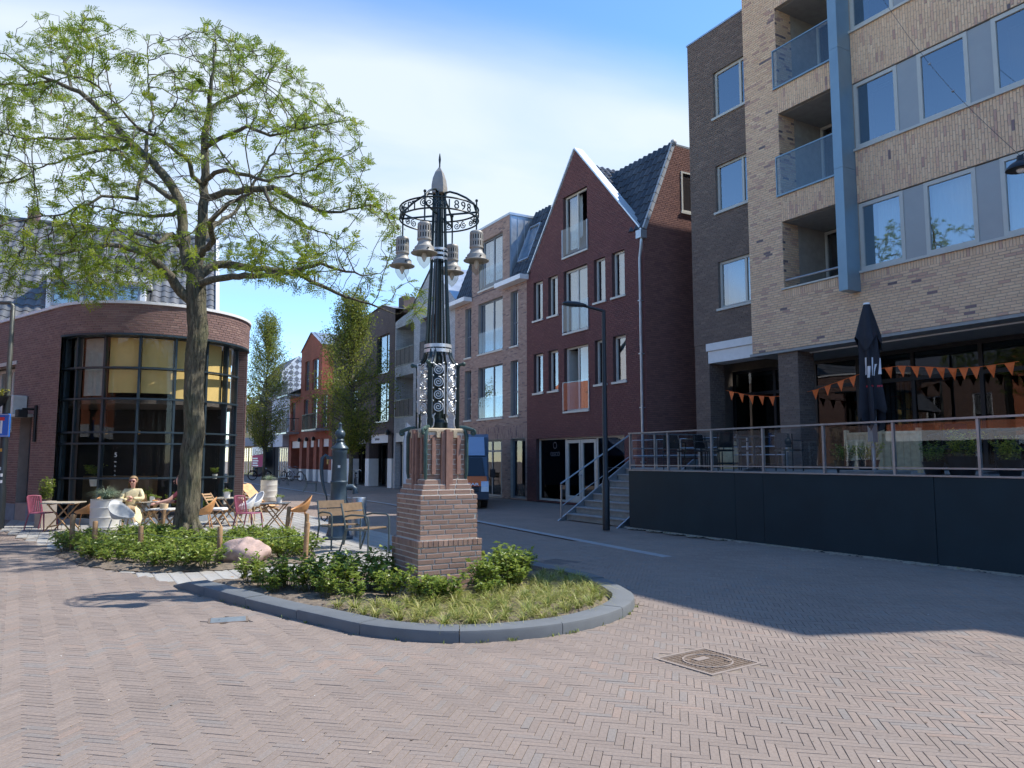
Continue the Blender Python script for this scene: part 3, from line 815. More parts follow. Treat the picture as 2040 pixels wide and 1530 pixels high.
tiles(rf, (7.03, 0.30, 8.80), (0,1,0), g_up, 7, 15, M_TILEB, 0.26, 0.335, keep=lambda p: p.y < 0.42+1.28*(p.z-8.9)/3.05 + 0.1, nearest=110)
vg = MB()
for (a, b) in (((0.05,8.86),(PK[0],PK[1]+0.06)),((PK[0],PK[1]+0.06),(7.2,8.86))):
    d = Vector((b[0]-a[0], b[1]-a[1])).normalized(); n_ = Vector((-d.y, d.x))
    P = [(a[0],a[1]),(b[0],b[1]),(b[0]+n_.x*0.05,b[1]+n_.y*0.05),(a[0]+n_.x*0.05,a[1]+n_.y*0.05)]
    vg.extr(P, facade, -0.30, 0.06)
vg.build('verge_trim', pm('pale_zinc_trim', (0.66,0.72,0.76), 0.35, 0.4, var=0.06), H)
rk = MB()
for k in range(10):
    f0, f1 = k/10, (k+1)/10
    rk.bar((Wd+0.02, 0.0+1.3*f0, 8.95+3.08*f0), (Wd+0.02, 1.3*f1-0.01, 8.95+3.08*f1-0.02), 0.09, 0.13)
rk.ball((Wd+0.02, 1.32, 12.06), (0.09,0.12,0.12))
rk.build('rake_tile', pm('grey_verge_tile', (0.36,0.37,0.38), 0.5), H)
MB().box(1.0, Wd, 1.3, 8.9, 12.0, 12.06).build('flat_roof', M_ZINC, H)
dp = MB().tube([(Wd-0.12,-0.09,0.0),(Wd-0.12,-0.09,8.0),(Wd-0.02,-0.12,8.3),(Wd+0.02,-0.12,8.62)], 0.045, 10)
dpo = dp.build('downpipe', M_ZINC, H, True)
MB().box(Wd-0.12, Wd+0.14, -0.24, 0.0, 8.60, 8.86).build('hopper', M_ZINC, dpo)
for z in (1.5,3.2,4.9,6.6): MB().box(Wd-0.18, Wd-0.06, -0.15, 0.0, z, z+0.03).build('bracket', M_ZINC, dpo)
# ---------------------------------------------------------------- brown-beige house with brick dormer
B = house('townhouse', 'brown beige brick townhouse with tall brick dormer left of the maroon gable', 32.25)
Wd2 = 6.59
holes = [(2.4,4.63,6.23,8.5),(2.4,4.63,3.35,5.64),(2.4,4.6,0.03,2.42),(5.29,6.46,0.05,2.42),(0.45,1.72,0.05,2.42)]
for z0, z1 in ((6.22,8.52),(3.36,5.64)): holes += [(5.29,5.9,z0,z1),(1.08,1.72,z0,z1)]
fwm = MB(); shell(fwm, 0, Wd2, 0, 8.75, holes, depth=0.3); shell(fwm, 1.75, 5.22, 8.75, 11.85, [(2.44,4.62,9.08,11.3)], depth=0.3)
wl2 = fwm.build('front_wall', M_MORTAR, B)
emit(wl2, lay(0, Wd2, 0, 2.44, holes) + lay(0, Wd2, 2.44, 2.97, [], vert=True) + lay(0, Wd2, 2.97, 8.75, holes) + lay(1.75, 5.22, 8.75, 11.85, [(2.44,4.62,9.08,11.3)]), M_TAN2)
def side2(u, v, o): return Vector((5.22+o, u, v))
body(B, 'rear_wall', M_MORTAR, Wd2, 9, 8.8)
for z0, z1, tp in ((9.08,11.3,1),(6.23,8.5,0),(3.35,5.64,0)):
    a, b = (2.44, 4.62) if tp else (2.4, 4.63)
    window(B, a, b, z0, z1, M_GREYF, -0.12, 0.06, mull=[a+0.28,(a+b)/2+0.1,b-0.22], sill=M_CREAM, curtain=(M_CURT,a+.4,b-.3) if tp else None)
    fbox(MB(), facade, a+0.05, b-0.02, z0+0.03, z0+0.95, -0.02, -0.008).build('glass_balustrade', M_RAILG, B)
for a, b in ((5.29,5.9),(1.08,1.72)):
    for z0, z1 in ((6.22,8.52),(3.36,5.64)):
        window(B, a, b, z0, z1, M_GREYF, -0.12, 0.05, mull=[a+0.17], trans=[z0+0.98], sill=M_CREAM)
window(B, 2.4, 4.6, 0.05, 2.42, M_GREYF, -0.12, 0.07, mull=[2.75,3.5,4.3], trans=[1.95], glass=M_GLASSD, name='shopfront', back=M_DARK, backd=2.5)
window(B, 5.29, 6.46, 0.05, 2.42, M_GREYF, -0.12, 0.08, glass=M_GLASSD, back=M_DARK, backd=2.5)
window(B, 0.45, 1.72, 0.05, 2.42, M_GREYF, -0.12, 0.08, glass=M_GLASSD, back=M_DARK, backd=2.5)
MB().box(1.70, 5.27, -0.03, 1.4, 11.85, 11.95).build('dormer_cap', M_ZINC, B)
for xc in (5.23, 1.74):
    ds = MB(); ds.quad([(xc,0.0,8.8),(xc,1.3,8.8),(xc,1.3,11.85),(xc,0.0,11.85)])
    ck = ds.build('dormer_cheek', M_ZINC, B)
    for k in range(4): MB().box(xc, xc+0.02, 0.05+k*0.33, 0.07+k*0.33, 8.8, 11.84).build('seam', M_ZINC, ck)
rb = link('roof', MB().add([(0,-0.02,8.9),(Wd2,-0.02,8.9),(Wd2,1.2,12.0),(0,1.2,12.0),(Wd2,9,12.0),(0,9,12.0)], [(0,1,2,3),(3,2,4,5),(1,4,2),(0,3,5)]).mesh('roof', M_TILEB), B)
up2 = Vector((0,1.22,3.1)).normalized()
tiles(rb, (0.02,-0.02,8.94), (1,0,0), up2, 26, 10, M_TILEB, 0.253, 0.335, keep=lambda p: (p.x < 1.7 or p.x > 5.25) and not (5.45 < p.x < 6.4 and 9.75 < p.z < 11.3), nearest=130)
for a, b in ((-0.55,1.76),(4.62,6.75)): MB().box(a, b, -0.42, 0.02, 8.76, 8.95).build('cornice', M_WHITE, B)
sk = MB()
q0, q1 = Vector((5.5,0.33,9.75)), Vector((5.5,0.94,11.3)); nn_ = Vector((0,-3.1,1.22)).normalized()*0.08
for a in (0, 0.82): sk.bar(q0+nn_+Vector((a,0,0)), q1+nn_+Vector((a,0,0)), 0.07, 0.1, nn_)
for q in (q0, q1): sk.bar(q+nn_, q+nn_+Vector((0.82,0,0)), 0.07, 0.1, nn_)
sko = sk.build('skylight', M_ZINC, B)
MB().quad([q0+nn_, q0+nn_+Vector((0.82,0,0)), q1+nn_+Vector((0.82,0,0)), q1+nn_]).build('pane', M_GLASS, sko)
# ---------------------------------------------------------------- grey-white brick apartments
M_GREYB = brickfar('grey_white_brick', (0.50,0.50,0.49), (0.40,0.40,0.41), (0.16,0.16,0.17), 0.30, 0.065)
M_SLAT = pm('weathered_balcony_board', (0.15,0.13,0.12), 0.8, var=0.3, scale=9)
M_BROWNB = brickfar('dark_brown_brick', (0.12,0.085,0.075), (0.10,0.075,0.07), (0.07,0.055,0.05))
M_REDB = brickfar('orange_red_brick', (0.36,0.10,0.055), (0.31,0.085,0.05), (0.22,0.10,0.07))
M_BLK = pm('black_painted_steel', (0.018,0.02,0.023), 0.4, 0.3)
M_PANELW = pm('white_panel', (0.72,0.71,0.69), 0.6, var=0.05)
M_SLATE = pm('slate_roof', (0.10,0.105,0.12), 0.6, var=0.2, bump=0.3)
G = house('apartment_house', 'grey white brick apartments with recessed balconies behind the ornate lamp', 40.0)
bays = [(0.15,2.7),(3.55,6.1)]
holes = [(a,b,z0,z1) for a, b in bays for z0, z1 in ((3.88,6.15),(6.72,8.9))] + [(0.2,7.4,0.0,3.05)]
m = MB(); shell(m, 0, 7.75, 0, 9.2, holes, depth=1.4)
m.add([facade(0,9.2,0),facade(7.75,9.2,0),facade(5.0,11.35,0),facade(2.3,9.6,0),facade(0,9.3,0)], [(0,1,2,3,4)])
m.build('front_wall', M_GREYB, G)
body(G, 'rear_wall', M_GREYB, 7.75, 9, 9.2, 1.5)
MB().add([(2.1,-0.05,9.55),(5.0,-0.05,11.45),(7.8,-0.05,9.2),(2.1,9,9.55),(5.0,9,11.45),(7.8,9,9.2)], [(0,1,4,3),(1,2,5,4)]).build('roof', M_ZINC, G)
for a, b in bays:
    for z0, z1 in ((3.88,6.15),(6.72,8.9)):
        MB().quad([(a,1.38,z0),(b,1.38,z0),(b,1.38,z1),(a,1.38,z1)]).build('balcony_wall', M_PANELW, G)
        bl = MB(); bl.box(a, b, -0.02, 0.03, z0+0.92, z0+0.97); bl.box(a, b, -0.02, 0.03, z0, z0+0.05)
        for k in range(5): bl.box(a+(b-a)*k/4-0.02, a+(b-a)*k/4+0.02, -0.02, 0.03, z0, z0+0.95)
        blo = bl.build('balcony_rail', M_BLK, G)
        for k in range(4):
            for j in range(6):
                w_ = (b-a)/4; x = a+k*w_+0.03+j*(w_-0.06)/6
                MB().box(x, x+(w_-0.06)/6-0.008, 0.0, 0.02, z0+0.06, z0+0.91).build('board', M_SLAT, blo)
MB().box(0.0, 7.6, 0.02, 0.1, 2.55, 3.05).build('fascia', M_PANELW, G)
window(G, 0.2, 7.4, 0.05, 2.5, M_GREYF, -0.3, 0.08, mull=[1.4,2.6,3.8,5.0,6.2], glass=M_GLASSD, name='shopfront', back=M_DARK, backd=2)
ban = MB().extr([(0,0.15),(0.85,0.15),(0.72,2.4),(0.36,2.95),(0.02,2.55)], lambda u, v, w_: Vector((1.1+u, -0.9+w_, v)), 0, 0.03)
# ---------------------------------------------------------------- dark brown house
K = house('brown_house', 'dark brown brick house with white shop fascia behind the street tree', 51.6)
xw = (8.65, 10.7)
holes = [(xw[0],xw[1],6.62,8.85),(xw[0],xw[1],3.8,6.05),(3.2,5.2,6.62,8.85),(3.2,5.2,3.8,6.05)]
m = MB(); shell(m, 0, 11.55, 3.07, 9.6, holes, depth=0.2)
m.add([facade(0,9.6,0),facade(11.55,9.6,0),facade(11.55,10.1,0),facade(9.6,10.6,0),facade(0,9.9,0)], [(0,1,2,3,4)])
for a in (0.0, 3.3, 6.95, 10.7): m.box(a, a+0.62, 0.0, 0.6, 1.63, 3.1)
m.build('front_wall', M_BROWNB, K)
body(K, 'rear_wall', M_BROWNB, 11.55, 9, 9.7, 1.2)
MB().add([(-0.05,-0.08,9.9),(9.6,-0.08,10.65),(11.6,-0.08,10.12),(11.6,9,10.12),(9.6,9,10.65),(-0.05,9,9.9)], [(0,1,4,5),(1,2,3,4)]).build('roof', M_ZINC, K)
MB().box(10.5,11.3,0.6,1.3,10.0,10.95).build('chimney', M_BROWNB, K)
for h in holes: window(K, *h, M_BLK, -0.12, 0.05, mull=[(h[0]+h[1])/2+0.3], sill=M_ZINC)
for a in (0.0, 3.3, 6.95, 10.7): MB().box(a-0.01, a+0.63, -0.01, 0.61, 0.0, 1.64).build('column_base', M_PANELW, K)
for a, b in ((0.63,3.29),(3.93,6.94),(7.58,10.69)):
    fa = MB().box(a, b, 0.12, 0.2, 2.55, 3.07).build('fascia', M_PANELW, K)
    for k in range(3): MB().tube([(a+0.7+k*0.25,0.11,2.85),(a+0.78+k*0.25,0.11,2.72),(a+0.92+k*0.25,0.11,2.80)], 0.02, 5).build('script_sign', M_BLK, fa)
    window(K, a, b, 0.05, 2.5, M_BLK, -0.8, 0.06, mull=[a+0.9,b-0.8], glass=M_GLASSD, name='shopfront', back=M_ROOM, backd=3)
for a in (3.6, 7.25, 11.0): MB().lathe([(0.0,0.0),(0.12,0.02),(0.13,0.2),(0.05,0.32)], (a,-0.14,2.95), 10).build('wall_lamp', M_BLK, K)
# ---------------------------------------------------------------- red gabled house
Q = house('red_house', 'orange red brick house with pointed gable and black balconies', 63.6)
holes = [(4.5,5.7,6.88,9.15),(6.55,8.2,6.8,9.1),(4.35,5.6,3.9,6.2),(6.64,8.1,3.88,6.18),(5.75,6.25,9.76,10.5),(9.3,10.6,3.88,6.2),(0.5,1.8,3.9,6.2)]
m = MB(); shell(m, 0, 11.9, 3.05, 6.55, [h for h in holes if h[3] < 6.5], depth=0.25); shell(m, 3.3, 9.1, 6.55, 9.7, [h for h in holes if 6.5 < h[2] and h[3] < 9.7], depth=0.25)
m.add([facade(3.3,9.7,0),facade(9.1,9.7,0),facade(8.85,10.1,0),facade(6.2,11.2,0),facade(3.3,10.1,0)], [(0,1,2,3,4)])
m.quad([(9.1,0,6.55),(9.1,6,6.55),(9.1,6,10.0),(9.1,0,10.0)]); m.quad([(3.3,0,6.55),(3.3,6,6.55),(3.3,6,10.0),(3.3,0,10.0)])
for a in (0.0,3.4,5.5,7.4,8.9,11.2): m.box(a, a+0.75, 0.0, 0.7, 0.85, 3.1)
m.build('front_wall', M_REDB, Q)
MB().box(0.05, 11.85, 0.9, 9, 0.0, 6.5).build('rear_wall', M_PANELW, Q)
MB().add([(3.2,-0.1,10.02),(6.2,-0.1,11.28),(9.2,-0.1,9.98),(3.2,7,10.02),(6.2,7,11.28),(9.2,7,9.98)], [(0,1,4,3),(1,2,5,4)]).build('roof', M_ZINC, Q)
seam = MB()
for k in range(6): seam.bar((6.2,0.2+k*1.1,11.31), (9.2,0.2+k*1.1,10.01), 0.03, 0.05)
seam.build('roof_seam', M_ZINC, Q)
for h in holes: window(Q, *h, M_WHITE if h[2] > 9.7 else M_GREYF, -0.14, 0.05, mull=[] if h[2] > 9.7 else [h[0]+0.35*(h[1]-h[0])], trans=[] if h[2] > 9.7 else [h[2]+0.9], back=M_DARK)
for a in (0.0,3.4,5.5,7.4,8.9,11.2): MB().box(a-0.01, a+0.76, -0.01, 0.71, 0.0, 0.86).build('column_base', M_PANELW, Q)
for a, b in ((0.77,3.38),(4.17,5.48),(6.27,7.38),(8.17,8.88),(9.67,11.18)):
    MB().box(a, b, 0.1, 0.16, 2.5, 3.05).build('fascia', M_PANELW, Q)
    window(Q, a, b, 0.05, 2.5, M_BLK, -0.7, 0.05, mull=[(a+b)/2], glass=M_GLASSD, name='shopfront', back=M_DARK, backd=0.1)
for a in (3.75, 5.85, 7.75): MB().lathe([(0.0,0.0),(0.12,0.02),(0.13,0.2),(0.05,0.32)], (a,-0.14,2.95), 10).build('wall_lamp', M_BLK, Q)
for (a, b, z) in ((7.7,11.4,3.72),(-0.4,3.1,3.72),(-0.4,3.1,6.7)):
    fl = MB().box(a, b, -1.0, 0.0, z-0.12, z).build('balcony', M_ZINC, Q)
    r_ = MB(); r_.box(a, b, -1.0, -0.96, z+1.05, z+1.1); r_.box(a, a+0.04, -1.0, 0, z+1.05, z+1.1); r_.box(b-0.04, b, -1.0, 0, z+1.05, z+1.1)
    n = int((b-a)/0.13)
    for k in range(n+1): r_.box(a+(b-a-0.03)*k/n, a+(b-a-0.03)*k/n+0.03, -0.99, -0.97, z, z+1.05)
    for k in range(8): r_.box(a, a+0.03, -0.95+k*0.12, -0.93+k*0.12, z, z+1.05); r_.box(b-0.03, b, -0.95+k*0.12, -0.93+k*0.12, z, z+1.05)
    r_.build('railing', M_BLK, fl)
# ---------------------------------------------------------------- house with chequered gable, grey shopfront
def checkmat():
    t = NT('diamond_shingle'); mp = t.node('ShaderNodeMapping'); t.l.new(t.tc.outputs['Object'], mp.inputs[0]); mp.inputs['Rotation'].default_value = (R(45),0,0); mp.inputs['Location'].default_value = (3.3,0,0)
    ck = t.node('ShaderNodeTexChecker', Color1=(0.62,0.64,0.66), Color2=(0.17,0.18,0.20), Scale=2.6); t.l.new(mp.outputs[0], ck.inputs[0])
    t.setb(Base_Color=ck.outputs[0], Roughness=0.6); return t.m
M_LGREY = pm('light_grey_render', (0.50,0.54,0.60), 0.7, var=0.06)
C = house('rendered_house', 'pale rendered house with grey shopfront beyond the red house', 70.2)
m = MB(); hs = [(1.0+1.5*k,1.9+1.5*k,4.0,5.7) for k in range(4)]; shell(m, 0, 6.55, 3.0, 7.1, hs, depth=0.2); m.build('front_wall', M_LGREY, C)
for h in hs: window(C, *h, M_WHITE, -0.1, 0.06, back=M_DARK, backd=0.08)
MB().add([(-0.1,-0.2,7.0),(6.6,-0.2,7.0),(6.6,0.9,7.5),(-0.1,0.9,7.5),(6.6,6.2,7.5),(-0.1,6.2,7.5)], [(0,1,2,3),(3,2,4,5)]).build('roof', M_SLATE, C)
MB().box(0.05, 6.5, 0.4, 6, 0, 7.05).build('rear_wall', M_DARK, C)
MB().box(3.1, 6.5, -0.5, 0.35, 2.65, 3.58).build('shop_canopy', M_LGREY, C)
window(C, 3.3, 6.4, 0.05, 2.6, M_WHITE, 0.02, 0.08, mull=[4.2,5.0,5.7], glass=M_GLASSD, name='shopfront')
M_SIGNW = pm('sign_white', (0.80,0.79,0.77), 0.5, var=0.03)
sg = thing('shop_sign', 'white projecting shop sign with faded red lettering on grey canopy', 'sign', ST(67.15, 14.85, 2.68), RZ_ROW)
MB().box(-1.5, 0.0, -0.1, 0.0, 0.0, 0.9).build('board', M_SIGNW, sg)
sm = MB(); sm.box(-0.65,-0.1,-0.108,-0.1,0.32,0.62); sm.box(-1.4,-0.1,-0.108,-0.1,0.12,0.2)
sm.build('red_lettering', pm('faded_red_print', (0.62,0.20,0.16), 0.6), sg)
MB().extr([(-1.4,0.45),(-1.1,0.8),(-0.95,0.6),(-0.75,0.75),(-0.8,0.5),(-1.1,0.42)], lambda u, v, w_: Vector((u,-0.1-w_,v)), 0, 0.008).build('bird_mark', M_BLK, sg)
# ---------------------------------------------------------------- last houses in view
E_ = house('corner_house', 'house with chequered shingle gable end and hanging banner far down the street', 77.5)
m = MB(); hs = [(0.8+1.9*k,1.8+1.9*k,4.0,5.8) for k in range(3)]; shell(m, 0, 7.2, 2.9, 7.0, hs, depth=0.2); m.build('front_wall', M_BROWNB, E_)
for h in hs: window(E_, *h, M_WHITE, -0.1, 0.06, back=M_DARK, backd=0.08)
MB().box(0.0, 7.2, 0.35, 7, 0, 6.95).build('rear_wall', M_DARK, E_)
MB().add([(7.2,0.9,6.8),(7.2,4.1,6.8),(7.2,4.1,9.5),(7.2,2.3,11.0),(7.2,0.9,9.5)], [(0,1,2,3,4)]).build('gable_shingles', checkmat(), E_)
MB().add([(-0.1,0.3,6.9),(7.3,0.3,6.9),(7.3,0.85,9.5),(-0.1,0.85,9.5),(7.3,2.3,11.1),(-0.1,2.3,11.1),(7.3,4.15,9.5),(-0.1,4.15,9.5)], [(0,1,2,3),(3,2,4,5),(5,4,6,7)]).build('roof', M_SLATE, E_)
for p_, q_ in (((7.22,0.85,9.5),(7.22,2.3,11.06)),((7.22,2.3,11.06),(7.22,4.15,9.5)),((7.22,0.85,6.9),(7.22,0.85,9.5))): MB().bar(p_, q_, 0.1, 0.14).build('verge', M_WHITE, E_)
bn = thing('shop_banner', 'white and crimson shop banner hanging at the far end of the street', 'banner', ST(76.3, 15.15, 0.9), RZ_ROW)
MB().box(0,5.6,-0.03,0,0.0,1.85).build('cloth', pm('crimson_cloth', (0.42,0.03,0.11), 0.8), bn)
MB().extr([(0,1.05),(5.6,1.25),(5.6,1.86),(0,1.86)], facade, 0.034, 0.04).build('white_field', M_SIGNW, bn)
text_mb('Uniek', 0.95, lambda u, v, w_: Vector((0.35+u*1.9, -0.045-w_, 1.1+v*0.85)), align='LEFT').build('lettering', M_BLK, bn)
for k in range(4): MB().box(0.4, 2.6+0.3*(k % 2), -0.045, -0.034, 0.72-k*0.22, 0.84-k*0.22).build('text_line', M_SIGNW, bn)
Y_ = house('yellow_house', 'ochre rendered house with pale canopy at the far street end', 90.0)
M_OCHRE = pm('ochre_render', (0.50,0.34,0.13), 0.8, var=0.08)
m = MB(); hs = [(1.0+2.4*k,2.2+2.4*k,4.3,6.2) for k in range(5)]; shell(m, 0, 12.4, 2.9, 7.2, hs, depth=0.2); m.build('front_wall', M_OCHRE, Y_)
for h in hs: window(Y_, *h, M_WHITE, -0.1, 0.07, back=M_DARK, backd=0.08)
MB().box(0.0, 12.4, 0.3, 8, 0, 7.15).build('rear_wall', M_OCHRE, Y_)
MB().box(0.0, 12.4, -1.2, 0.1, 2.9, 3.7).build('canopy', M_PANELW, Y_)
for k in range(5): window(Y_, 0.2+2.45*k, 2.5+2.45*k, 0.1, 2.85, pm('yellow_shop_frame',(0.62,0.45,0.12),0.5), 0.0, 0.14, mull=[1.3+2.45*k], name='shopfront', back=M_ROOM, backd=0.2)
MB().add([(-0.1,-0.2,7.1),(12.5,-0.2,7.1),(12.5,4,9.6),(-0.1,4,9.6),(12.5,8.2,7.1),(-0.1,8.2,7.1)], [(0,1,2,3),(3,2,4,5)]).build('roof', M_SLATE, Y_)
# ================================================================== apartment block, dark wing, raised terrace
M_TANB = brickmat('tan_mixed_brick', [(0.0,(0.64,0.42,0.265)),(0.25,(0.74,0.50,0.32)),(0.5,(0.68,0.45,0.285)),(0.7,(0.78,0.545,0.35)),(0.82,(0.62,0.385,0.265)),(0.9,(0.47,0.285,0.22)),(0.95,(0.24,0.165,0.16)),(1.0,(0.16,0.125,0.13))], 0.85, 0.6, 0.1)
M_DARKB = brickmat('dark_grey_brick', [(0.0,(0.135,0.098,0.08)),(0.4,(0.175,0.125,0.10)),(0.7,(0.15,0.112,0.093)),(1.0,(0.215,0.155,0.122))], 0.85, 0.6, 0.1)
M_DARKMORT = pm('grey_mortar', (0.18,0.15,0.13), 0.95)
M_FRAMEB = pm('pale_grey_frame', (0.47,0.47,0.43), 0.45, var=0.04)
M_PANELB = pm('blue_grey_panel', (0.31,0.315,0.31), 0.4, 0.2, var=0.05, scale=2)
M_FIN = pm('blue_grey_steel', (0.21,0.30,0.36), 0.35, 0.35, var=0.06, scale=2)
M_CEIL = pm('soffit_board', (0.30,0.30,0.29), 0.8)
M_TERR = pm('dark_teal_panel', (0.014,0.031,0.040), 0.5, 0.0, var=0.12, scale=1.5, spec=0.22)
M_GALV = pm('galvanised_steel', (0.36,0.39,0.42), 0.35, 0.75, var=0.12, scale=9)
M_CONC = pm('terrace_concrete', (0.22,0.215,0.20), 0.85, var=0.15, bump=0.3)
A = thing('apartment_block', 'large tan brick apartment block with steel fin and balconies on the right', 'building', ST(14.1, 15.5), RZ_ROW)
XE = 10.6
strips = [(5.88,7.50),(8.77,10.39),(11.66,13.28)]
bal = [(5.93,7.66),(8.39,10.55),(11.28,13.44)]
holes = [(3.27,10.4,a,b) for a, b in strips] + [(1.1,3.05,a,b) for a, b in bal]
m = MB(); shell(m, 0, XE, 4.37, 15.0, holes, depth=0.12)
for a, b in bal:   # balcony recess
    for P in ([(1.1,.12,a),(1.1,1.7,a),(1.1,1.7,b),(1.1,.12,b)], [(3.05,.12,a),(3.05,.12,b),(3.05,1.7,b),(3.05,1.7,a)]): m.quad([Vector(p) for p in P])
m.quad([(0,0,4.37),(0,9,4.37),(0,9,15),(0,0,15)]); m.quad([(XE,0,13.6),(XE,9,13.6),(XE,9,15),(XE,0,15)]); m.quad([(0,0,15),(XE,0,15),(XE,9,15),(0,9,15)]); m.quad([(0,9,0),(XE,9,0),(XE,9,15),(0,9,15)])
aw = m.build('front_wall', M_MORTAR, A)
it = lay(0, XE, 4.37, 5.68, []) + lay(0, 1.1, 5.68, 15.0) + lay(1.1, XE, 5.68, 5.88, [(1.1,3.05,5.93,6.2)], vert=True)
it += lay(3.27, XE, 7.50, 8.77, [], vert=True) + lay(3.27, XE, 10.39, 11.66, [], vert=True) + lay(3.27, XE, 13.28, 15.0, [], vert=True)
it += lay(1.1, 3.05, 7.66, 8.39, [], vert=True) + lay(1.1, 3.05, 10.55, 11.28, [], vert=True) + lay(1.1, 3.05, 13.44, 15.0, [], vert=True)
for a, b in strips: it += lay(10.4, XE, a, b)
def clump(q):   # dark bricks come in little groups
    x, z = (q[0]+q[1])/2, (q[2]+q[3])/2
    n_ = math.sin(x*5.3+z*2.1)*math.sin(z*6.7-x*3.7+1.3)*math.sin(x*1.9-z*4.1)
    rv = q[4]*0.90 if n_ < 0.62 else min(0.999, q[4]*0.6+0.42)
    return q[:4] + (rv,)
it = [clump(q) for q in it]
emit(aw, it, M_TANB, nearest=300)
def jambf(u, v, o): return Vector((1.1+o, u, v))
jit_ = []
for a, b in bal: jit_ += lay(0.0, 0.6, a, b, L=0.21)
emit(aw, jit_, M_TANB, fn=jambf, stuff_name='jamb_brickwork')
for k, (a, b) in enumerate(bal):
    bc = MB(); bc.box(1.1, 3.05, 0.13, 1.7, b-0.01, b+0.2); bco = bc.build('balcony_ceiling', M_CEIL, A)
    MB().box(1.1, 3.05, 0.13, 1.7, a-0.2, a-0.01).build('balcony_floor', M_CONC, A)
    window(A, 1.12, 3.03, a+0.02, b-0.04, M_FRAMEB, -1.62, 0.07, mull=[2.0], name='balcony_door', back=M_DARK, backd=0.4)
    if k: 
        gl = MB().box(1.02, 3.02, -0.04, -0.028, a-0.02, a+0.98).build('glass_balustrade', M_RAILG, A)
        MB().box(1.0, 3.02, -0.05, -0.015, a+0.98, a+1.01).build('handrail', M_FIN, gl)
        MB().box(1.0, 1.025, -0.05, -0.015, a-0.05, a+0.98).build('end_post', M_FIN, gl)
        MB().box(1.0, 3.02, -0.06, 0.0, a-0.06, a-0.02).build('base_rail', M_FIN, gl)
    else: MB().tube([(1.12,0.05,a+0.2),(3.04,0.05,a+0.2)], 0.03, 8).build('rail_bar', M_GALV, A)
MB().box(1.05, 3.05, -0.05, 0.1, 5.885, 5.925).build('balcony_sill', M_FRAMEB, A)
# ribbon windows: pale frames with blue-grey panels between
wx = [(3.28+1.55*k, 4.36+1.55*k) for k in range(5)]
for r_, (a, b) in enumerate(strips):
    for k, (x0, x1) in enumerate(wx):
        x1 = min(x1, 10.38)
        cu = None
        if r_ == 0: cu = (M_CURT, x0+0.05+(0.28 if k == 0 else 0), x1-0.05)
        window(A, x0, x1, a+0.03, b-0.02, M_FRAMEB, -0.02, 0.085, glass=M_GLASS, curtain=cu, back=None if cu else M_DARK, backd=0.9)
        if k < 4: MB().box(x1, wx[k+1][0], 0.035, 0.09, a+0.03, b-0.02).build('spandrel_panel', M_PANELB, A)
    MB().box(3.24, 10.42, -0.06, 0.09, a-0.035, a+0.02).build('sill', M_FRAMEB, A)
for z0, z1 in ((5.42,8.3),(8.3,11.2),(11.2,15.1)): MB().box(3.03, 3.265, -0.47, 0.0, z0+0.006, z1).build('steel_fin', M_FIN, A)
# overhang: soffit, columns, glazed ground floor
MB().box(-0.1, XE, 0.004, 2.3, 4.30, 4.366).build('soffit', M_CEIL, A)
MB().box(1.3, 8.6, 0.55, 0.60, 4.27, 4.299).build('soffit_strip', M_WHITE, A)
for i_, x in enumerate((0.75, 7.15)):
    cm = MB().box(x, x+0.6, 0.1, 0.7, 1.3, 4.30).build('column', M_DARKMORT, A)
    emit(cm, lay(x, x+0.6, 1.36, 4.29), M_DARKB, fn=lambda u, v, o: Vector((u, 0.1-o, v)), stuff_name='brickwork')
    emit(cm, lay(0.1, 0.7, 1.36, 4.29), M_DARKB, fn=lambda u, v, o, x=x: Vector((x+0.6+o, u, v)), stuff_name='brickwork')
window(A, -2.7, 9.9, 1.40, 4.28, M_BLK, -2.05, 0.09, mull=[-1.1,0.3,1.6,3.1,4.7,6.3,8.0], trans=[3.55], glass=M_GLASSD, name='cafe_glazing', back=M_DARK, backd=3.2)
rm = MB(); rm.box(-2.7, 9.9, 2.3, 5.3, 4.1, 4.2); rm.build('room_ceiling', M_CEIL, A)
MB().box(2.2,2.9,3.2,3.8,1.36,2.6).build('back_bar', pm('pale_wood',(0.45,0.31,0.16),0.6), A)
cmv = MB()
for k in range(6): cmv.tube([(2.2+k*0.13,2.4,1.4),(2.2+k*0.13,2.4,4.0)], 0.045, 6)
cmv.build('drape', pm('grey_drape',(0.14,0.14,0.15),0.9), A)
# lower neighbours, outside the picture: they carry on the row and its shade
A2 = thing('corner_block', 'tan brick lower end block beyond the right picture edge', 'building', ST(3.5, 15.5), RZ_ROW)
for (x0, x1, h_) in ((0.0,2.6,13.6),(2.6,12,11.3)):
    fb_ = MB(); shell(fb_, x0, x1, 0, h_, [(x0+0.6+2*k, x0+1.8+2*k, z, z+1.5) for k in range(1 if x0 == 0 else 4) for z in (2.5,5.6,8.6)], depth=0.15)
    fb_.quad([(x0,0,h_),(x1,0,h_),(x1,9,h_),(x0,9,h_)]); fb_.quad([(x0,9,0),(x1,9,0),(x1,9,h_),(x0,9,h_)]); fb_.quad([(x1,0,0),(x1,9,0),(x1,9,h_),(x1,0,h_)]); fb_.box(x0,x1,0.2,0.25,0,h_-0.1)
    fb_.build('front_wall', brickfar('tan_far_brick',(0.55,0.38,0.24),(0.42,0.27,0.18),(0.36,0.32,0.27)), A2)
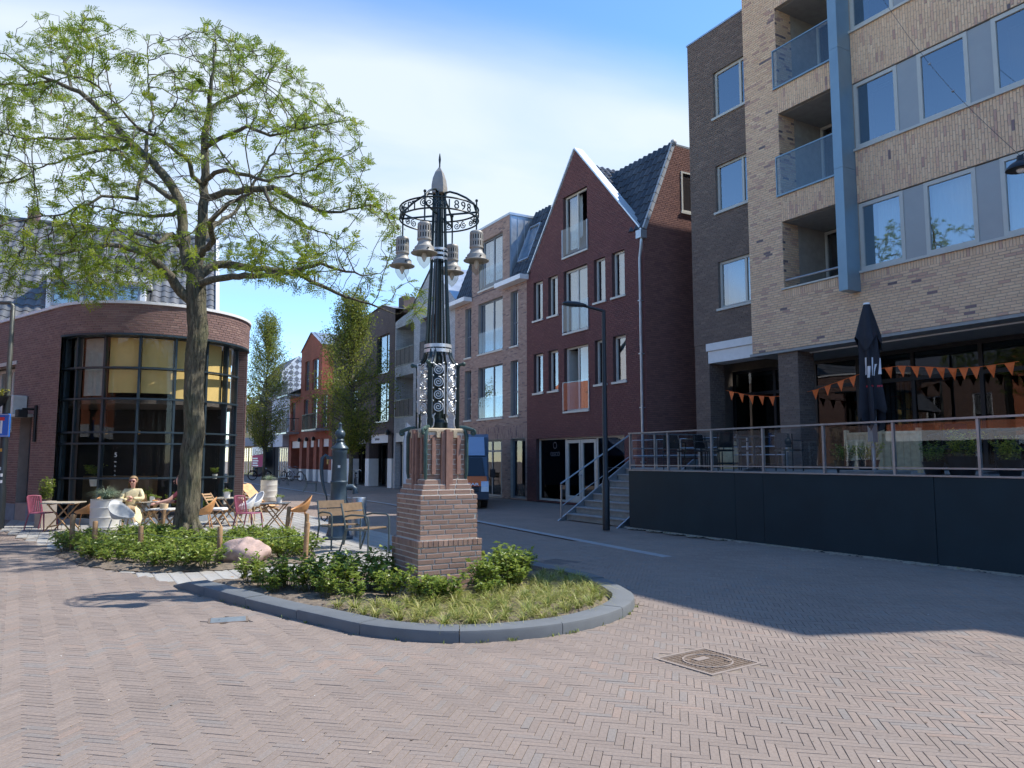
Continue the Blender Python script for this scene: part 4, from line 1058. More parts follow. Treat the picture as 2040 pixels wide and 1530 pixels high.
# ---- dark brick wing behind
K2 = thing('brick_wing', 'dark grey brown brick wing between the tan block and the maroon house', 'building', ST(16.9, 16.1), RZ_ROW)
hs = [(1.05,2.95,a,b) for a, b in ((5.95,7.33),(8.82,10.24),(11.70,13.12))]
m = MB(); shell(m, 0, 2.95, 4.98, 14.45, hs, depth=0.14); m.quad([(0,0,4.98),(0,9,4.98),(0,9,14.45),(0,0,14.45)]); m.quad([(0,0,14.45),(2.95,0,14.45),(2.95,9,14.45),(0,9,14.45)]); m.quad([(0,9,0),(2.95,9,0),(2.95,9,14.45),(0,9,14.45)])
m.quad([(0,0.7,0),(0,9,0),(0,9,5),(0,0.7,5)])
kw = m.build('front_wall', M_DARKMORT, K2)
emit(kw, lay(0, 2.95, 4.98, 14.45, hs), M_DARKB)
for k, h in enumerate(hs): window(K2, *h, M_FRAMEB, -0.08, 0.075, mull=[2.03], sill=M_FRAMEB, curtain=(M_CURT,1.15,2.6) if k == 0 else None, back=None if k == 0 else M_DARK, backd=1.2)
MB().box(-0.03, 3.0, -0.03, 0.3, 14.45, 14.50).build('coping', M_ZINC, K2)
MB().box(0.53, 2.95, -0.05, 0.6, 4.76, 4.975).build('beam', M_PANELW, K2)
MB().box(0.56, 2.95, 0.0, 0.6, 4.40, 4.755).build('beam_face', M_PANELW, K2)
cm = MB().box(0.02, 0.58, 0.02, 0.62, 1.3, 4.40).build('column', M_DARKMORT, K2)
MB().box(0.02, 0.52, 0.02, 0.62, 4.401, 4.975).build('column_head', M_DARKMORT, K2)
emit(cm, lay(0.0, 0.58, 1.36, 4.39), M_DARKB, fn=lambda u, v, o: Vector((u, 0.02-o, v)), stuff_name='brickwork')
emit(cm, lay(0.0, 0.52, 4.39, 4.98), M_DARKB, fn=lambda u, v, o: Vector((u, 0.02-o, v)), stuff_name='brickwork')
emit(cm, lay(0.02, 0.62, 1.36, 4.39), M_DARKB, fn=lambda u, v, o: Vector((0.58+o, u, v)), stuff_name='brickwork')
# ---- terrace: retaining wall of dark panels, deck
TW = thing('terrace_wall', 'low dark teal panelled retaining wall of the raised terrace', 'wall', ST(14.25, 11.4), RZ_ROW)
seams = [0.0, 3.32, 4.03, 7.35, 10.7, 14.0, 17.5]
for a, b in zip(seams, seams[1:]): MB().cbox(a+0.004, b-0.004, 0, 0.08, -0.05, 1.33, 0.004).build('panel', M_TERR, TW)
MB().box(-0.02, 17.5, -0.015, 0.1, 1.335, 1.36).build('top_strip', M_GALV, TW)
MB().box(0.004, 0.084, 0.085, 2.3, -0.05, 1.33).build('end_panel', M_TERR, TW)
MB().add([ST(14.2,11.45,1.352),ST(-4,11.45,1.352),ST(-4,18.0,1.352),ST(19,18.0,1.352),ST(18.4,13.75,1.352),ST(14.2,13.75,1.352)], [tuple(range(6))]).build('terrace', M_CONC, kind='structure')
# ---- railing with glass
RL = thing('terrace_railing', 'steel railing with clear glass panes along the raised terrace', 'railing', ST(14.25, 11.45, 1.36), RZ_ROW)
posts = [0.02, 1.34, 2.67, 4.02, 5.38, 6.70, 8.03, 9.35, 10.68, 12.0]
for x in posts: MB().box(x-0.02, x+0.02, -0.025, 0.025, 0.0, 0.83).build('post', M_GALV, RL)
for a, b in zip(posts, posts[1:]): MB().box(a+0.03, b-0.03, -0.005, 0.005, 0.125, 0.80).build('glass_pane', M_RAILG, RL)
MB().box(-0.03, 12.1, -0.03, 0.03, 0.835, 0.865).build('top_rail', M_GALV, RL)
for a, b in zip(posts, posts[1:]): MB().box(a+0.021, b-0.021, -0.015, 0.015, 0.09, 0.115).build('bottom_rail', M_GALV, RL)
for y in (0.75, 1.5, 2.2): MB().box(0.0, 0.04, y-0.02, y+0.02, 0.0, 0.83).build('post', M_GALV, RL)
MB().box(-0.01, 0.05, 0.03, 2.25, 0.835, 0.865).build('top_rail', M_GALV, RL)
for z in (0.3, 0.5): MB().tube([(0.02,0.03,z),(0.02,2.2,z)], 0.012, 6).build('side_bar', M_GALV, RL)
R2 = thing('inner_railing', 'thin steel bar railing at the far edge of the terrace beside the alley', 'railing', ST(18.0, 13.75, 1.36), RZ_ROW)
for x in (0.0, 1.1, 2.1, 3.3, 4.5, 5.7): MB().box(x-0.018, x+0.018, 0.78, 0.82, 0.0, 0.80).build('post', M_GALV, R2)
for z in (0.35, 0.55, 0.80): MB().tube([(0,0.8,z),(5.7,0.8,z)], 0.014, 6).build('bar', M_GALV, R2)
# ---- stairs
STp = thing('stairs', 'concrete stairs with galvanised stringers climbing to the raised terrace', 'stairs', ST(17.05, 11.45), RZ_ROW)
M_STEP = pm('step_concrete', (0.24,0.24,0.215), 0.85, var=0.15, bump=0.3)
M_NOSE = pm('step_nosing', (0.27,0.285,0.29), 0.6)
for k in range(8):
    st_ = MB().box(0.05, 2.5, 0.06+k*0.285, 2.4, 0.17*k+0.001, 0.17*(k+1)-0.03).build('step', M_STEP, STp)
    MB().box(0.05, 2.5, 0.03+k*0.285, 0.06+(k+1)*0.285, 0.17*(k+1)-0.03, 0.17*(k+1)-0.004).build('tread', M_NOSE, st_)
def stringer(x): return MB().extr([(-0.22,-0.02),(0.02,-0.02),(2.4,1.30),(2.4,1.60),(2.25,1.60)], lambda u, v, w_: Vector((x+w_, u, v)), 0, 0.05).build('stringer', M_GALV, STp)
stringer(-0.01); stringer(2.51)
hr = MB().tube([(0.015,-0.12,0.95),(0.015,2.3,2.32)], 0.022, 8).build('handrail', M_GALV, STp, True)
for y in (-0.10, 1.1, 2.25): MB().box(-0.003, 0.033, y-0.018, y+0.018, 0.05+y*0.58, 0.98+y*0.568).build('baluster', M_GALV, STp)
MB().tube([(0.015,-0.12,0.35),(0.015,2.3,1.72)], 0.012, 8).build('mid_rail', M_GALV, STp, True)
# ---- furled parasol
M_CLOTH = pm('black_parasol_cloth', (0.012,0.014,0.022), 0.75, var=0.3, scale=8)
PP = thing('parasol', 'furled black parasol with white logo standing on the terrace', 'parasol', tuple(at(1742, 940, 13.3).xy) + (1.352,), R(20))
MB().tube([(0,0,0.05),(0,0,1.05)], 0.035, 10).build('pole', M_GALV, PP, True)
MB().box(-0.055,0.055,-0.055,0.055,0.55,1.6).build('mast_box', M_GALV, PP)
MB().cbox(-0.4,0.4,-0.4,0.4,0.0,0.06,0.01).build('base', M_CONC, PP)
def furl(zs, fn_r, n=40, folds=6, tw=0.25, slope=0.0):
    m = MB(); V = []
    for j, (z, r, amp) in enumerate(zs):
        for k in range(n):
            t = 2*math.pi*k/n
            rr = r*(1+amp*math.cos(folds*t+z*tw*4)+0.25*amp*math.cos(13*t+z*3))
            V.append((rr*math.cos(t), rr*math.sin(t), z + slope*amp*math.sin(3*t)*(1 if j == 0 else 0)))
    L_ = len(zs); m.add(V, [(j*n+k, j*n+(k+1)%n, (j+1)*n+(k+1)%n, (j+1)*n+k) for j in range(L_-1) for k in range(n)])
    return m
furl([(0.92,0.155,0.55),(1.12,0.175,0.45),(1.5,0.16,0.33),(1.9,0.145,0.28),(2.3,0.14,0.28),(2.62,0.11,0.2)], None, slope=0.35).build('canopy', M_CLOTH, PP, True)
furl([(2.28,0.20,0.12),(2.42,0.185,0.14),(2.72,0.115,0.12),(2.92,0.07,0.05),(2.98,0.055,0.0)], None, folds=4, slope=1.1).build('vent_cap', M_CLOTH, PP, True)
MB().lathe([(0.06,2.98),(0.055,3.01),(0.0,3.02)], n=12).build('finial', M_WHITE, PP, True)
PW = pm('printed_white', (0.70,0.70,0.72), 0.7)
def patch(a0, a1, z0, z1, sk_, mat, nm):
    m = MB(); V = []; n = 8; q = 6
    for i in range(n+1):
        for j in range(q+1):
            f = i/n; zf = j/q; a = a0+(a1-a0)*f + sk_*zf; z = z0+(z1-z0)*zf
            r = 0.150*(1+0.30*math.cos(6*a+z)+0.075*math.cos(13*a+z*3))+0.012
            V.append((r*math.cos(a), r*math.sin(a), z))
    m.add(V, [(i*(q+1)+j, (i+1)*(q+1)+j, (i+1)*(q+1)+j+1, i*(q+1)+j+1) for i in range(n) for j in range(q)]); m.build(nm, mat, PP)
rot0 = -math.pi/2 - R(20) - 0.35
for (a0, a1, z0, z1, s2) in ((-.75,-.45,1.72,2.02,.12),(-.38,-.1,1.66,1.86,.1),(0.1,.3,1.70,2.02,.12),(.38,.5,1.70,1.9,.2),(.75,1.0,1.72,2.0,.05)): patch(rot0+a0, rot0+a1, z0, z1, s2, PW, 'logo')
for k in range(3): patch(rot0-0.7+k*0.7, rot0-0.4+k*0.7, 1.50, 1.53, 0.0, pm('printed_red',(0.45,0.03,0.05),0.7), 'red_stripe')
# ---- orange bunting
M_ORANGE = pm('orange_flag', (0.75,0.14,0.02), 0.7, var=0.1)
FP = [(1448,778),(1490,787),(1535,790),(1580,788),(1630,775),(1685,755),(1735,737),(1790,729),(1850,731),(1900,734),(1950,731),(2030,720)]
BU = thing('bunting', 'string of orange pennant flags hung across the terrace front', 'bunting', ST(14, 16.0, 3.0), 0)
def on_t(x, y, t):
    u = (x-1020)/F_PX; v = (765-y)/F_PX
    r = Vector((u, math.cos(PITCH)-v*math.sin(PITCH), math.sin(PITCH)+v*math.cos(PITCH))); k = t/(r.x*NV.x+r.y*NV.y)
    return Vector((0,0,CAM_H)) + r*k
line = [on_t(x, y, 15.9) - BU.location for x, y in FP]
MB().tube(line, 0.006, 5).build('string', M_ORANGE, BU)
tot = 24
for k in range(tot):
    f = (k+0.5)/tot*(len(line)-1); i = int(f); p = line[i].lerp(line[min(i+1,len(line)-1)], f-i); d = (line[min(i+1,len(line)-1)]-line[i]).normalized()
    sw_ = random.uniform(-0.06,0.06); hw = 0.10
    MB().add([p-d*hw, p+d*hw, p+Vector((sw_, -0.05+sw_, -0.26)), p+Vector((0,-0.03,-0.1))], [(0,3,1),(0,2,3),(3,2,1)]).build('flag', M_ORANGE, BU)
# ---- wooden screen and wooden chest on the terrace
M_PINE = pm('pine_board', (0.60,0.43,0.24), 0.75, var=0.2, scale=12, bump=0.2)
SC = thing('wooden_screen', 'pale pine board screen standing behind the furled parasol', 'screen', ST(9.75, 13.3, 1.352), RZ_ROW)
for k in range(11): MB().box(k*0.13, k*0.13+0.124, 0, 0.025, 0.05, 0.72).build('board', M_PINE, SC)
for x in (-0.06, 0.70, 1.43): MB().box(x, x+0.06, -0.03, 0.06, 0.0, 0.82).build('post', M_PINE, SC)
MB().box(0.0, 1.43, -0.02, 0.045, 0.72, 0.77).build('top_rail', M_PINE, SC)
CH = thing('wooden_barrel', 'brown wooden barrel beside the left terrace pillar', 'barrel', ST(14.2, 14.6, 1.352))
MB().lathe([(0.22,0),(0.27,0.2),(0.28,0.35),(0.27,0.5),(0.22,0.7)], n=18).build('staves', M_PINE, CH, True)
for z in (0.12, 0.55): MB().lathe([(0.268,z),(0.272,z+0.05)], n=18, cap=False).build('hoop', M_BLK, CH)
# ---- terrace chairs and tables (black)
def terr_chair(loc, rz, label):
    t = thing('terrace_chair', label, 'chair', loc, rz, 'black chairs on the terrace')
    MB().cbox(-.22,.22,-.22,.22,0.42,0.46,0.01).build('seat', M_BLK, t)
    MB().extr([(-.2,.50),(.2,.50),(.17,.82),(-.17,.82)], lambda u, v, w_: Vector((u, .2+w_+(v-.5)*.15, v)), 0, 0.025).build('backrest', M_BLK, t)
    for sx in (-1,1):
        for sy in (-1,1): MB().tube([(sx*.2,sy*.2,0),(sx*.19,sy*.19,.43 if sy < 0 else .8)], 0.013, 6).build('leg', M_BLK, t)
        MB().tube([(sx*.22,-.18,.43),(sx*.23,-.16,.64),(sx*.23,.2,.66)], 0.012, 6).build('armrest', M_BLK, t)
    return t
def terr_table(loc, label):
    t = thing('terrace_table', label, 'table', loc, 0, 'tables on the terrace')
    MB().lathe([(.36,.72),(.36,.75)], n=20).build('table_top', M_BLK, t); MB().tube([(0,0,0),(0,0,.72)], 0.03, 8).build('column', M_BLK, t); MB().lathe([(.24,0),(.22,.03),(.03,.06)], n=16).build('foot', M_BLK, t)
tsp = [(13.6,13.1,'leftmost black terrace table beside the wooden barrel'),(11.6,12.7,'black terrace table left of the pine screen'),(6.9,13.2,'black terrace table at the right picture edge')]
for s_, t_, lb in tsp: terr_table(ST(s_, t_, 1.352), lb)
for s_, t_, a, lb in ((13.1,12.8,40,'black terrace chair right of the leftmost table'),(14.0,12.6,150,'black terrace chair nearest the stair rail'),(12.3,13.3,80,'black terrace chair between the two left tables'),(11.1,13.2,10,'black terrace chair just left of the pine screen'),(12.1,12.2,200,'black terrace chair close to the glass left of centre'),(7.3,12.5,180,'black terrace chair near the glass at right'),(6.4,13.5,300,'black terrace chair at the far right beside the table')):
    terr_chair(ST(s_, t_, 1.352), R(a), lb)
# ---- pendant lamp on a cable over the square
pl_ = at(2034, 338, 10.2)
PD = thing('pendant_lamp', 'black dome pendant lamp hung on a cable at the upper right', 'lamp', pl_)
MB().lathe([(0.19,0.0),(0.18,0.03),(0.12,0.09),(0.05,0.13),(0.04,0.2)], n=20).build('shade', M_BLK, PD, True)
MB().ball((0,0,0.0),(0.06,0.06,0.05)).build('bulb', M_WHITE, PD, True)
a0 = at(1752, -12, 15.2) - pl_; top_ = Vector((0,0,0.2)); b0 = Vector((3.2,-4.5,2.2))
cb = MB()
cb.tube([a0.lerp(top_, k/12) - Vector((0,0,0.25*math.sin(math.pi*k/12))) for k in range(13)], 0.0042, 5)
cb.build('cable', M_BLK, PD)
MB().tube([top_.lerp(b0, k/8) - Vector((0,0,0.1*math.sin(math.pi*k/8))) for k in range(9)], 0.008, 5).build('cable', M_BLK, PD)
for f in (0.45, 0.62):
    p = a0.lerp(top_, f) - Vector((0,0,0.25*math.sin(math.pi*f))); MB().ball(p, 0.025, 8, 6).build('cable_clamp', M_GALV, PD)
# ================================================================== curved corner cafe and the tiled roof behind it
M_CAFEB = brickmat('purple_brown_brick', [(0.0,(0.195,0.115,0.10)),(0.3,(0.25,0.15,0.128)),(0.6,(0.215,0.13,0.115)),(0.85,(0.285,0.18,0.15)),(1.0,(0.165,0.10,0.092))], 0.85, 0.6)
M_CAFEM = pm('cafe_mortar', (0.33,0.27,0.23), 0.95)
M_TEALF = pm('dark_teal_frame', (0.035,0.055,0.07), 0.35, 0.3, var=0.08)
M_BLIND = pm('ochre_roller_blind', (0.88,0.60,0.22), 0.8, var=0.06, scale=3)
M_PLINTH = pm('blue_grey_plinth', (0.22,0.25,0.28), 0.7, var=0.12)
M_BAYGL = glassmat('bay_glass', (0.86,0.88,0.86), 0.0, 1.38)
CC = Vector((-10.05, 21.2, 0)); PH0, PH1, RR, LS = R(-127), R(22), 2.5, 7.0
def path(u, o):
    """point on the outer face at length u; o metres outward"""
    A0 = Vector((RR*math.cos(PH0), RR*math.sin(PH0), 0)); tl = Vector((math.sin(PH0), -math.cos(PH0), 0))
    if u < LS:
        n = Vector((math.cos(PH0), math.sin(PH0), 0)); return A0 + tl*(LS-u) + n*o
    ph = PH0 + (u-LS)/RR
    if ph < PH1: return Vector((math.cos(ph), math.sin(ph), 0))*(RR+o)
    n = Vector((math.cos(PH1), math.sin(PH1), 0)); return n*(RR+o) + Vector((-math.sin(PH1), math.cos(PH1), 0))*(u-LS-RR*(PH1-PH0))
def cfn(u, v, o): p = path(u, o); return Vector((p.x, p.y, v))
UA = LS + RR*(PH1-PH0); UE = UA + 6.0
CF = thing('corner_cafe', 'corner cafe with curved brick parapet and rounded dark glass bay', 'building', CC)
def ring(mb, u0, u1, z0, z1, o0, o1, n=None, cap=True):
    n = n or max(1, int((u1-u0)/0.18)); V = []
    for i in range(n+1):
        u = u0+(u1-u0)*i/n; V += [cfn(u,z0,o0), cfn(u,z0,o1), cfn(u,z1,o1), cfn(u,z1,o0)]
    f = [(4*i+a, 4*i+4+a, 4*i+4+(a+1)%4, 4*i+(a+1)%4) for i in range(n) for a in range(4)]
    if cap: f += [(0,1,2,3), (4*n+3,4*n+2,4*n+1,4*n)]
    return mb.add(V, f)
ZB, ZT = 4.74, 5.48
pr = ring(MB(), 0, UE, ZB, ZT, -0.28, 0).build('parapet', M_CAFEM, CF)
emit(pr, lay(0, UE-3, ZB, ZT), M_CAFEB, fn=cfn, nearest=300, proud=0.008)
ring(MB(), 0, UE, ZT, ZT+0.07, -0.32, 0.05).build('coping', M_WHITE, CF)
ring(MB(), LS+0.1, UA+0.1, ZB-0.05, ZB-0.002, -0.3, 0.02).build('drip_edge', M_TEALF, CF)
# left wall with openings
lw = MB(); UL = LS+0.12
lh = [(4.9,5.65,0.45,2.75),(1.6,4.35,2.35,4.2)]
shell(lw, 0, UL, 0, ZB, lh, cfn, 0.35); lwo = lw.build('left_wall', M_CAFEM, CF)
emit(lwo, lay(0, UL, 0.42, ZB, lh), M_CAFEB, fn=cfn, nearest=0)
ring(MB(), 0, 4.9, -0.02, 0.42, -0.1, 0.02).build('plinth', M_PLINTH, CF); ring(MB(), 5.65, UL+0.02, -0.02, 0.42, -0.1, 0.02).build('plinth', M_PLINTH, CF)
window(CF, 4.9, 5.65, 0.47, 2.75, M_TEALF, -0.25, 0.06, trans=[1.3,2.1], glass=M_GLASSD, fn=cfn, back=M_DARK, backd=0.3)
window(CF, 1.6, 4.35, 2.4, 4.15, M_CREAM, -0.25, 0.08, mull=[2.6,3.5], trans=[2.8], fn=cfn, sill=M_CREAM, back=M_DARK, backd=0.6)
fbox(MB(), cfn, 1.5, 4.45, 4.2, 4.30, 0.0, 0.03).build('lintel', M_CREAM, CF)
# right return wall and pier
ring(MB(), UA-0.30, UE, 0, ZB, -0.30, -0.03).build('right_wall', M_CAFEM, CF)
emit(CF, lay(UA-0.30, UA+1.5, 0, ZB), M_CAFEB, fn=lambda u, v, o: cfn(u, v, o-0.03), stuff_name='pier_brickwork')
_tg = (path(UA-0.28, 0)-path(UA-0.30, 0)).normalized()
emit(CF, lay(-0.30, -0.03, 0, ZB, L=0.21), M_CAFEB, fn=lambda u, v, o: cfn(UA-0.30, v, u) - _tg*o, stuff_name='pier_brickwork')
MB().prism([(path(u, -0.1).x, path(u, -0.1).y) for u in np.linspace(0, UE, 60)] , 5.0, 5.02).build('flat_roof', M_ZINC, CF)
# glass bay
RG = 2.28
def g_at(ph, r, z): return Vector((r*math.cos(ph), r*math.sin(ph), z))
def arcbar(ph0, ph1, r0, r1, z0, z1, n=30):
    m = MB(); V = []
    for i in range(n+1):
        ph = ph0+(ph1-ph0)*i/n; V += [g_at(ph,r0,z0), g_at(ph,r1,z0), g_at(ph,r1,z1), g_at(ph,r0,z1)]
    return m.add(V, [(4*i+a, 4*i+4+a, 4*i+4+(a+1)%4, 4*i+(a+1)%4) for i in range(n) for a in range(4)] + [(0,1,2,3),(4*n+3,4*n+2,4*n+1,4*n)])
phs = [R(x) for x in (-134,-129,-115,-94,-73,-52,-31,-12,4)]
zs = [0.14, 1.13, 1.99, 2.27, 3.11, 3.89, 4.70]
bayo = arcbar(phs[0], phs[-1], RG-0.12, RG+0.06, 0.0, 0.14).build('bay_window', M_PLINTH, CF)
for z in zs[1:]: arcbar(phs[0], phs[-1], RG-0.05, RG+(0.07 if z < 4.6 else 0.02), z-0.022, z+0.022).build('transom', M_TEALF, bayo)
for p in phs:
    n = g_at(p, 1, 0); m = MB(); m.bar(g_at(p, RG-0.04, 0.1), g_at(p, RG-0.04, 4.72), 0.055, 0.14, n); m.build('mullion', M_TEALF, bayo)
for i in range(len(phs)-1):
    for j in range(len(zs)-1):
        a, b = phs[i]+0.012, phs[i+1]-0.012; V = []; n = 6
        for k in range(n+1):
            p = a+(b-a)*k/n; V += [g_at(p, RG-0.01, zs[j]+0.025), g_at(p, RG-0.01, zs[j+1]-0.025)]
        MB().add(V, [(2*k, 2*k+2, 2*k+3, 2*k+1) for k in range(n)]).build('pane', M_BAYGL, bayo, 'all')
        if i >= 3 and j >= 4:
            V = []; z0 = zs[j]+ (0.16 if j == 4 and i in (3,4) else 0.05); z1 = zs[j+1]-0.03
            for k in range(n+1):
                p = a+(b-a)*k/n; V += [g_at(p, RG-0.16, z0), g_at(p, RG-0.16, z1)]
            MB().add(V, [(2*k, 2*k+2, 2*k+3, 2*k+1) for k in range(n)]).build('roller_blind', M_BLIND, bayo, 'all')
for i in (1, 2):
    a, b = phs[i]+0.02, phs[i+1]-0.02; V = []
    for k in range(7): p = a+(b-a)*k/6; V += [g_at(p, RG-0.18, 3.9 if i == 1 else 3.2), g_at(p, RG-0.18, 4.66)]
    MB().add(V, [(2*k, 2*k+2, 2*k+3, 2*k+1) for k in range(6)]).build('roller_blind', pm('grey_roller_blind',(0.40,0.42,0.38),0.8), bayo, 'all')
# inside: floor, back wall, counter, hanging lamps
MB().lathe([(2.1,0.05),(2.1,0.08)], n=32).build('cafe_floor', pm('cafe_floor',(0.10,0.08,0.06),0.6), CF)
MB().box(-2.6,1.9,0.4,0.5,0,4.7).build('inner_wall', pm('cafe_inner_wall',(0.03,0.028,0.026),0.9), CF)
MB().lathe([(2.15,3.0),(2.15,3.12)], n=32).build('mezzanine_floor', pm('mezzanine',(0.12,0.10,0.09),0.8), CF)
MB().box(-1.6,0.2,-0.4,0.1,0.08,1.15).build('counter', pm('counter_wood',(0.20,0.12,0.06),0.5), CF)
for k, (x, y) in enumerate(((-0.6,-1.2),(0.3,-1.3),(1.3,-0.5),(1.5,0.0))):
    lo = MB().tube([(x,y,2.9),(x,y,2.35)], 0.006, 4).build('pendant', M_BLK, CF); MB().ball((x,y,2.3),0.05,10,8).build('bulb', pm('warm_bulb',(0.8,0.45,0.15),0.3), lo, True)
wl_ = pm('white_window_letter', (0.75,0.75,0.74), 0.6)
pL = R(-87)
def gl_fn(c, z0, sz): return lambda u, v, w_: g_at(pL + c + u*sz/RG, RG+0.012+w_, z0+v*sz)
text_mb('5', 0.15, gl_fn(0.05, 1.66, 1.0), extrude=0.001).build('window_number', wl_, CF)
for k in range(4): text_mb('mhso'[k], 0.07, gl_fn(0.05, 1.52-k*0.11, 1.0), extrude=0.001).build('window_letter', wl_, CF)
# wall fittings on the left wall
ac = thing('air_conditioner', 'pale boxy air conditioning unit on the cafe side wall', 'air conditioner', CC + cfn(5.0, 2.78, 0.0), PH0+R(90))
MB().cbox(-0.45,0.35,-0.38,-0.02,0.0,0.5,0.02).build('casing', pm('ac_casing',(0.60,0.60,0.57),0.5), ac)
MB().lathe([(0.17,0),(0.17,0.02)], (0,0,0), 20).build('fan_grille', M_BLK, ac)
bpy.data.objects[-1] if False else None
sh = MB().box(-0.6,0.7,-0.4,0.0,-0.07,-0.004).build('shelf', M_CREAM, ac)
wlp = thing('wall_lantern', 'black bracket wall lamp with downpipe beside the air conditioner', 'lamp', CC + cfn(5.85, 2.9, 0.0), PH0+R(90))
MB().bar((0,0,0),(0,-0.32,0),0.05,0.05).build('arm', M_BLK, wlp); MB().cbox(-0.11,0.11,-0.45,-0.22,-0.22,-0.02,0.02).build('lamp_head', M_BLK, wlp)
MB().tube([(0.12,-0.05,0.1),(0.12,-0.05,-0.85)], 0.04, 8).build('pipe', M_BLK, wlp)
# ---- tiled house behind
M_TILEG = tilemat('grey_pantile', [(0.0,(0.085,0.09,0.095)),(0.4,(0.12,0.125,0.13)),(0.8,(0.155,0.155,0.158)),(1.0,(0.105,0.102,0.10))])
TH = thing('tiled_house', 'house with large grey pantile roof and white dormer behind the cafe', 'building', (-9.9,25.2,0), R(23))
EZ, RZ_, RY = 5.5, 10.2, 4.6
MB().box(-16,-0.15,0.25,9.0,0,EZ+0.2).build('wall', pm('white_render',(0.70,0.69,0.66),0.8), TH)
MB().add([(-0.15,0.25,EZ),(-0.15,9.0,EZ),(-0.15,RY,RZ_-0.1)], [(0,1,2)]).build('gable_wall', MATS['white_render'], TH)
tr_ = link('roof', MB().add([(-16,-1.1,EZ-1.07),(0,-1.1,EZ-1.07),(0,RY,RZ_-0.05),(-16,RY,RZ_-0.05),(0,9.3,EZ-0.05),(-16,9.3,EZ-0.05)], [(0,1,2,3),(3,2,4,5)]).mesh('roof', M_TILEG), TH)
upT = Vector((0,RY+0.1,RZ_-EZ)).normalized()
tiles(tr_, (-15.9,-1.1,EZ-1.0), (1,0,0), upT, 53, 23, M_TILEG, 0.30, 0.345, keep=lambda p: not (-5.2 < p.x < -2.15 and 6.1 < p.z < 7.75), nearest=300)
MB().tube([(-16,RY,RZ_+0.02),(0.05,RY,RZ_+0.02)], 0.11, 8).build('ridge', M_TILEG, tr_)
MB().bar((0.03,-1.1,EZ-1.02),(0.03,RY,RZ_-0.02),0.12,0.22).build('bargeboard', M_WHITE, TH)
MB().box(-6.4,-6.05,RY-0.2,RY+0.2,RZ_-0.2,RZ_+0.42).build('chimney', M_CAFEB, TH)
dmr = MB().box(-5.1,-2.25,0.75,3.2,6.2,7.45).build('dormer', M_WHITE, TH)
MB().box(-5.25,-2.1,0.5,3.4,7.45,7.62).build('dormer_roof', M_WHITE, dmr)
for a, b in ((-4.95,-4.2),(-4.05,-3.25),(-3.15,-2.4)):
    window(TH, a, b, 6.5, 7.33, pm('blue_grey_sash',(0.20,0.25,0.32),0.5), -0.66, 0.07, glass=glassmat('dormer_glass',(0.3,0.4,0.45),0.25), d=0.12, back=None, name='dormer_window')
# orange tiles glimpsed low on the left
for k in range(3): MB().box(-11.6+k*0.31,-11.33+k*0.31,-1.2,-0.9,EZ-0.98,EZ-0.86).build('orange_tile', pm('orange_pantile',(0.62,0.17,0.05),0.6), TH)
# ---- house row across the square, seen only as reflections
OR = thing('orange_house', 'orange brick house with white shop fascia, mirrored in the terrace glazing', 'building', ST(10, -13.0), R(120))
m = MB(); hs = [(1+3.2*k,2.3+3.2*k,4.2,6.0) for k in range(4)]; shell(m, 0, 14, 3.0, 8.2, hs, depth=0.15); m.build('front_wall', brickfar('orange_brick',(0.55,0.17,0.07),(0.46,0.13,0.06),(0.35,0.18,0.11)), OR)
for h in hs: window(OR, *h, M_WHITE, -0.06, 0.08, mull=[(h[0]+h[1])/2], back=M_DARK)
MB().box(0,14,0.35,9,0,8.1).build('rear_wall', M_DARK, OR)
MB().box(0,14,-0.1,0.3,2.5,3.0).build('fascia', M_WHITE, OR)
MB().add([(0,-0.3,8.2),(14,-0.3,8.2),(14,5,11.5),(0,5,11.5),(14,9.3,8.2),(0,9.3,8.2)], [(0,1,2,3),(3,2,4,5)]).build('roof', pm('orange_far_tile',(0.42,0.13,0.05),0.6), OR)

def mirrored(name, label, loc, rz, L, h_, wallm, roofm, n):
    o = thing(name, label, 'building', loc, rz); st_ = L/n
    hs = [(st_*k+st_*.25, st_*k+st_*.65, z, z+1.6) for k in range(n) for z in (1.0, 4.1)]
    m = MB(); shell(m, 0, L, 0, h_, hs, depth=0.15); m.build('front_wall', wallm, o)
    for h in hs: window(o, *h, M_WHITE, -0.06, 0.08, mull=[(h[0]+h[1])/2], back=M_DARK)
    MB().box(0,L,0.35,9,0,h_-.1).build('rear_wall', M_DARK, o)
    MB().add([(0,-0.3,h_),(L,-0.3,h_),(L,4.5,h_+3.6),(0,4.5,h_+3.6),(L,9.3,h_),(0,9.3,h_)], [(0,1,2,3),(3,2,4,5),(0,3,5),(1,4,2)]).build('roof', roofm, o)
M_MIRB = brickfar('mirrored_brown_brick', (0.20,0.12,0.09), (0.16,0.095,0.075), (0.14,0.11,0.09))
mirrored('brown_row_house', 'dark brown brick row house mirrored in the left terrace glazing', ST(24.5,-13.0), R(120), 15, 7.0, M_MIRB, M_SLATE, 5)
mirrored('red_row_house', 'red brown brick row with orange roofs mirrored in the townhouse windows', ST(40,-13.0), R(120), 34, 6.6, brickfar('mirrored_red_brick', (0.42,0.20,0.13), (0.36,0.17,0.11), (0.3,0.22,0.17)), MATS['orange_far_tile'], 11)
mirrored('south_row_house', 'dark brick row behind the viewer mirrored in the cafe bay', (34,-26,0), R(180), 72, 8.0, M_MIRB, M_SLATE, 20)
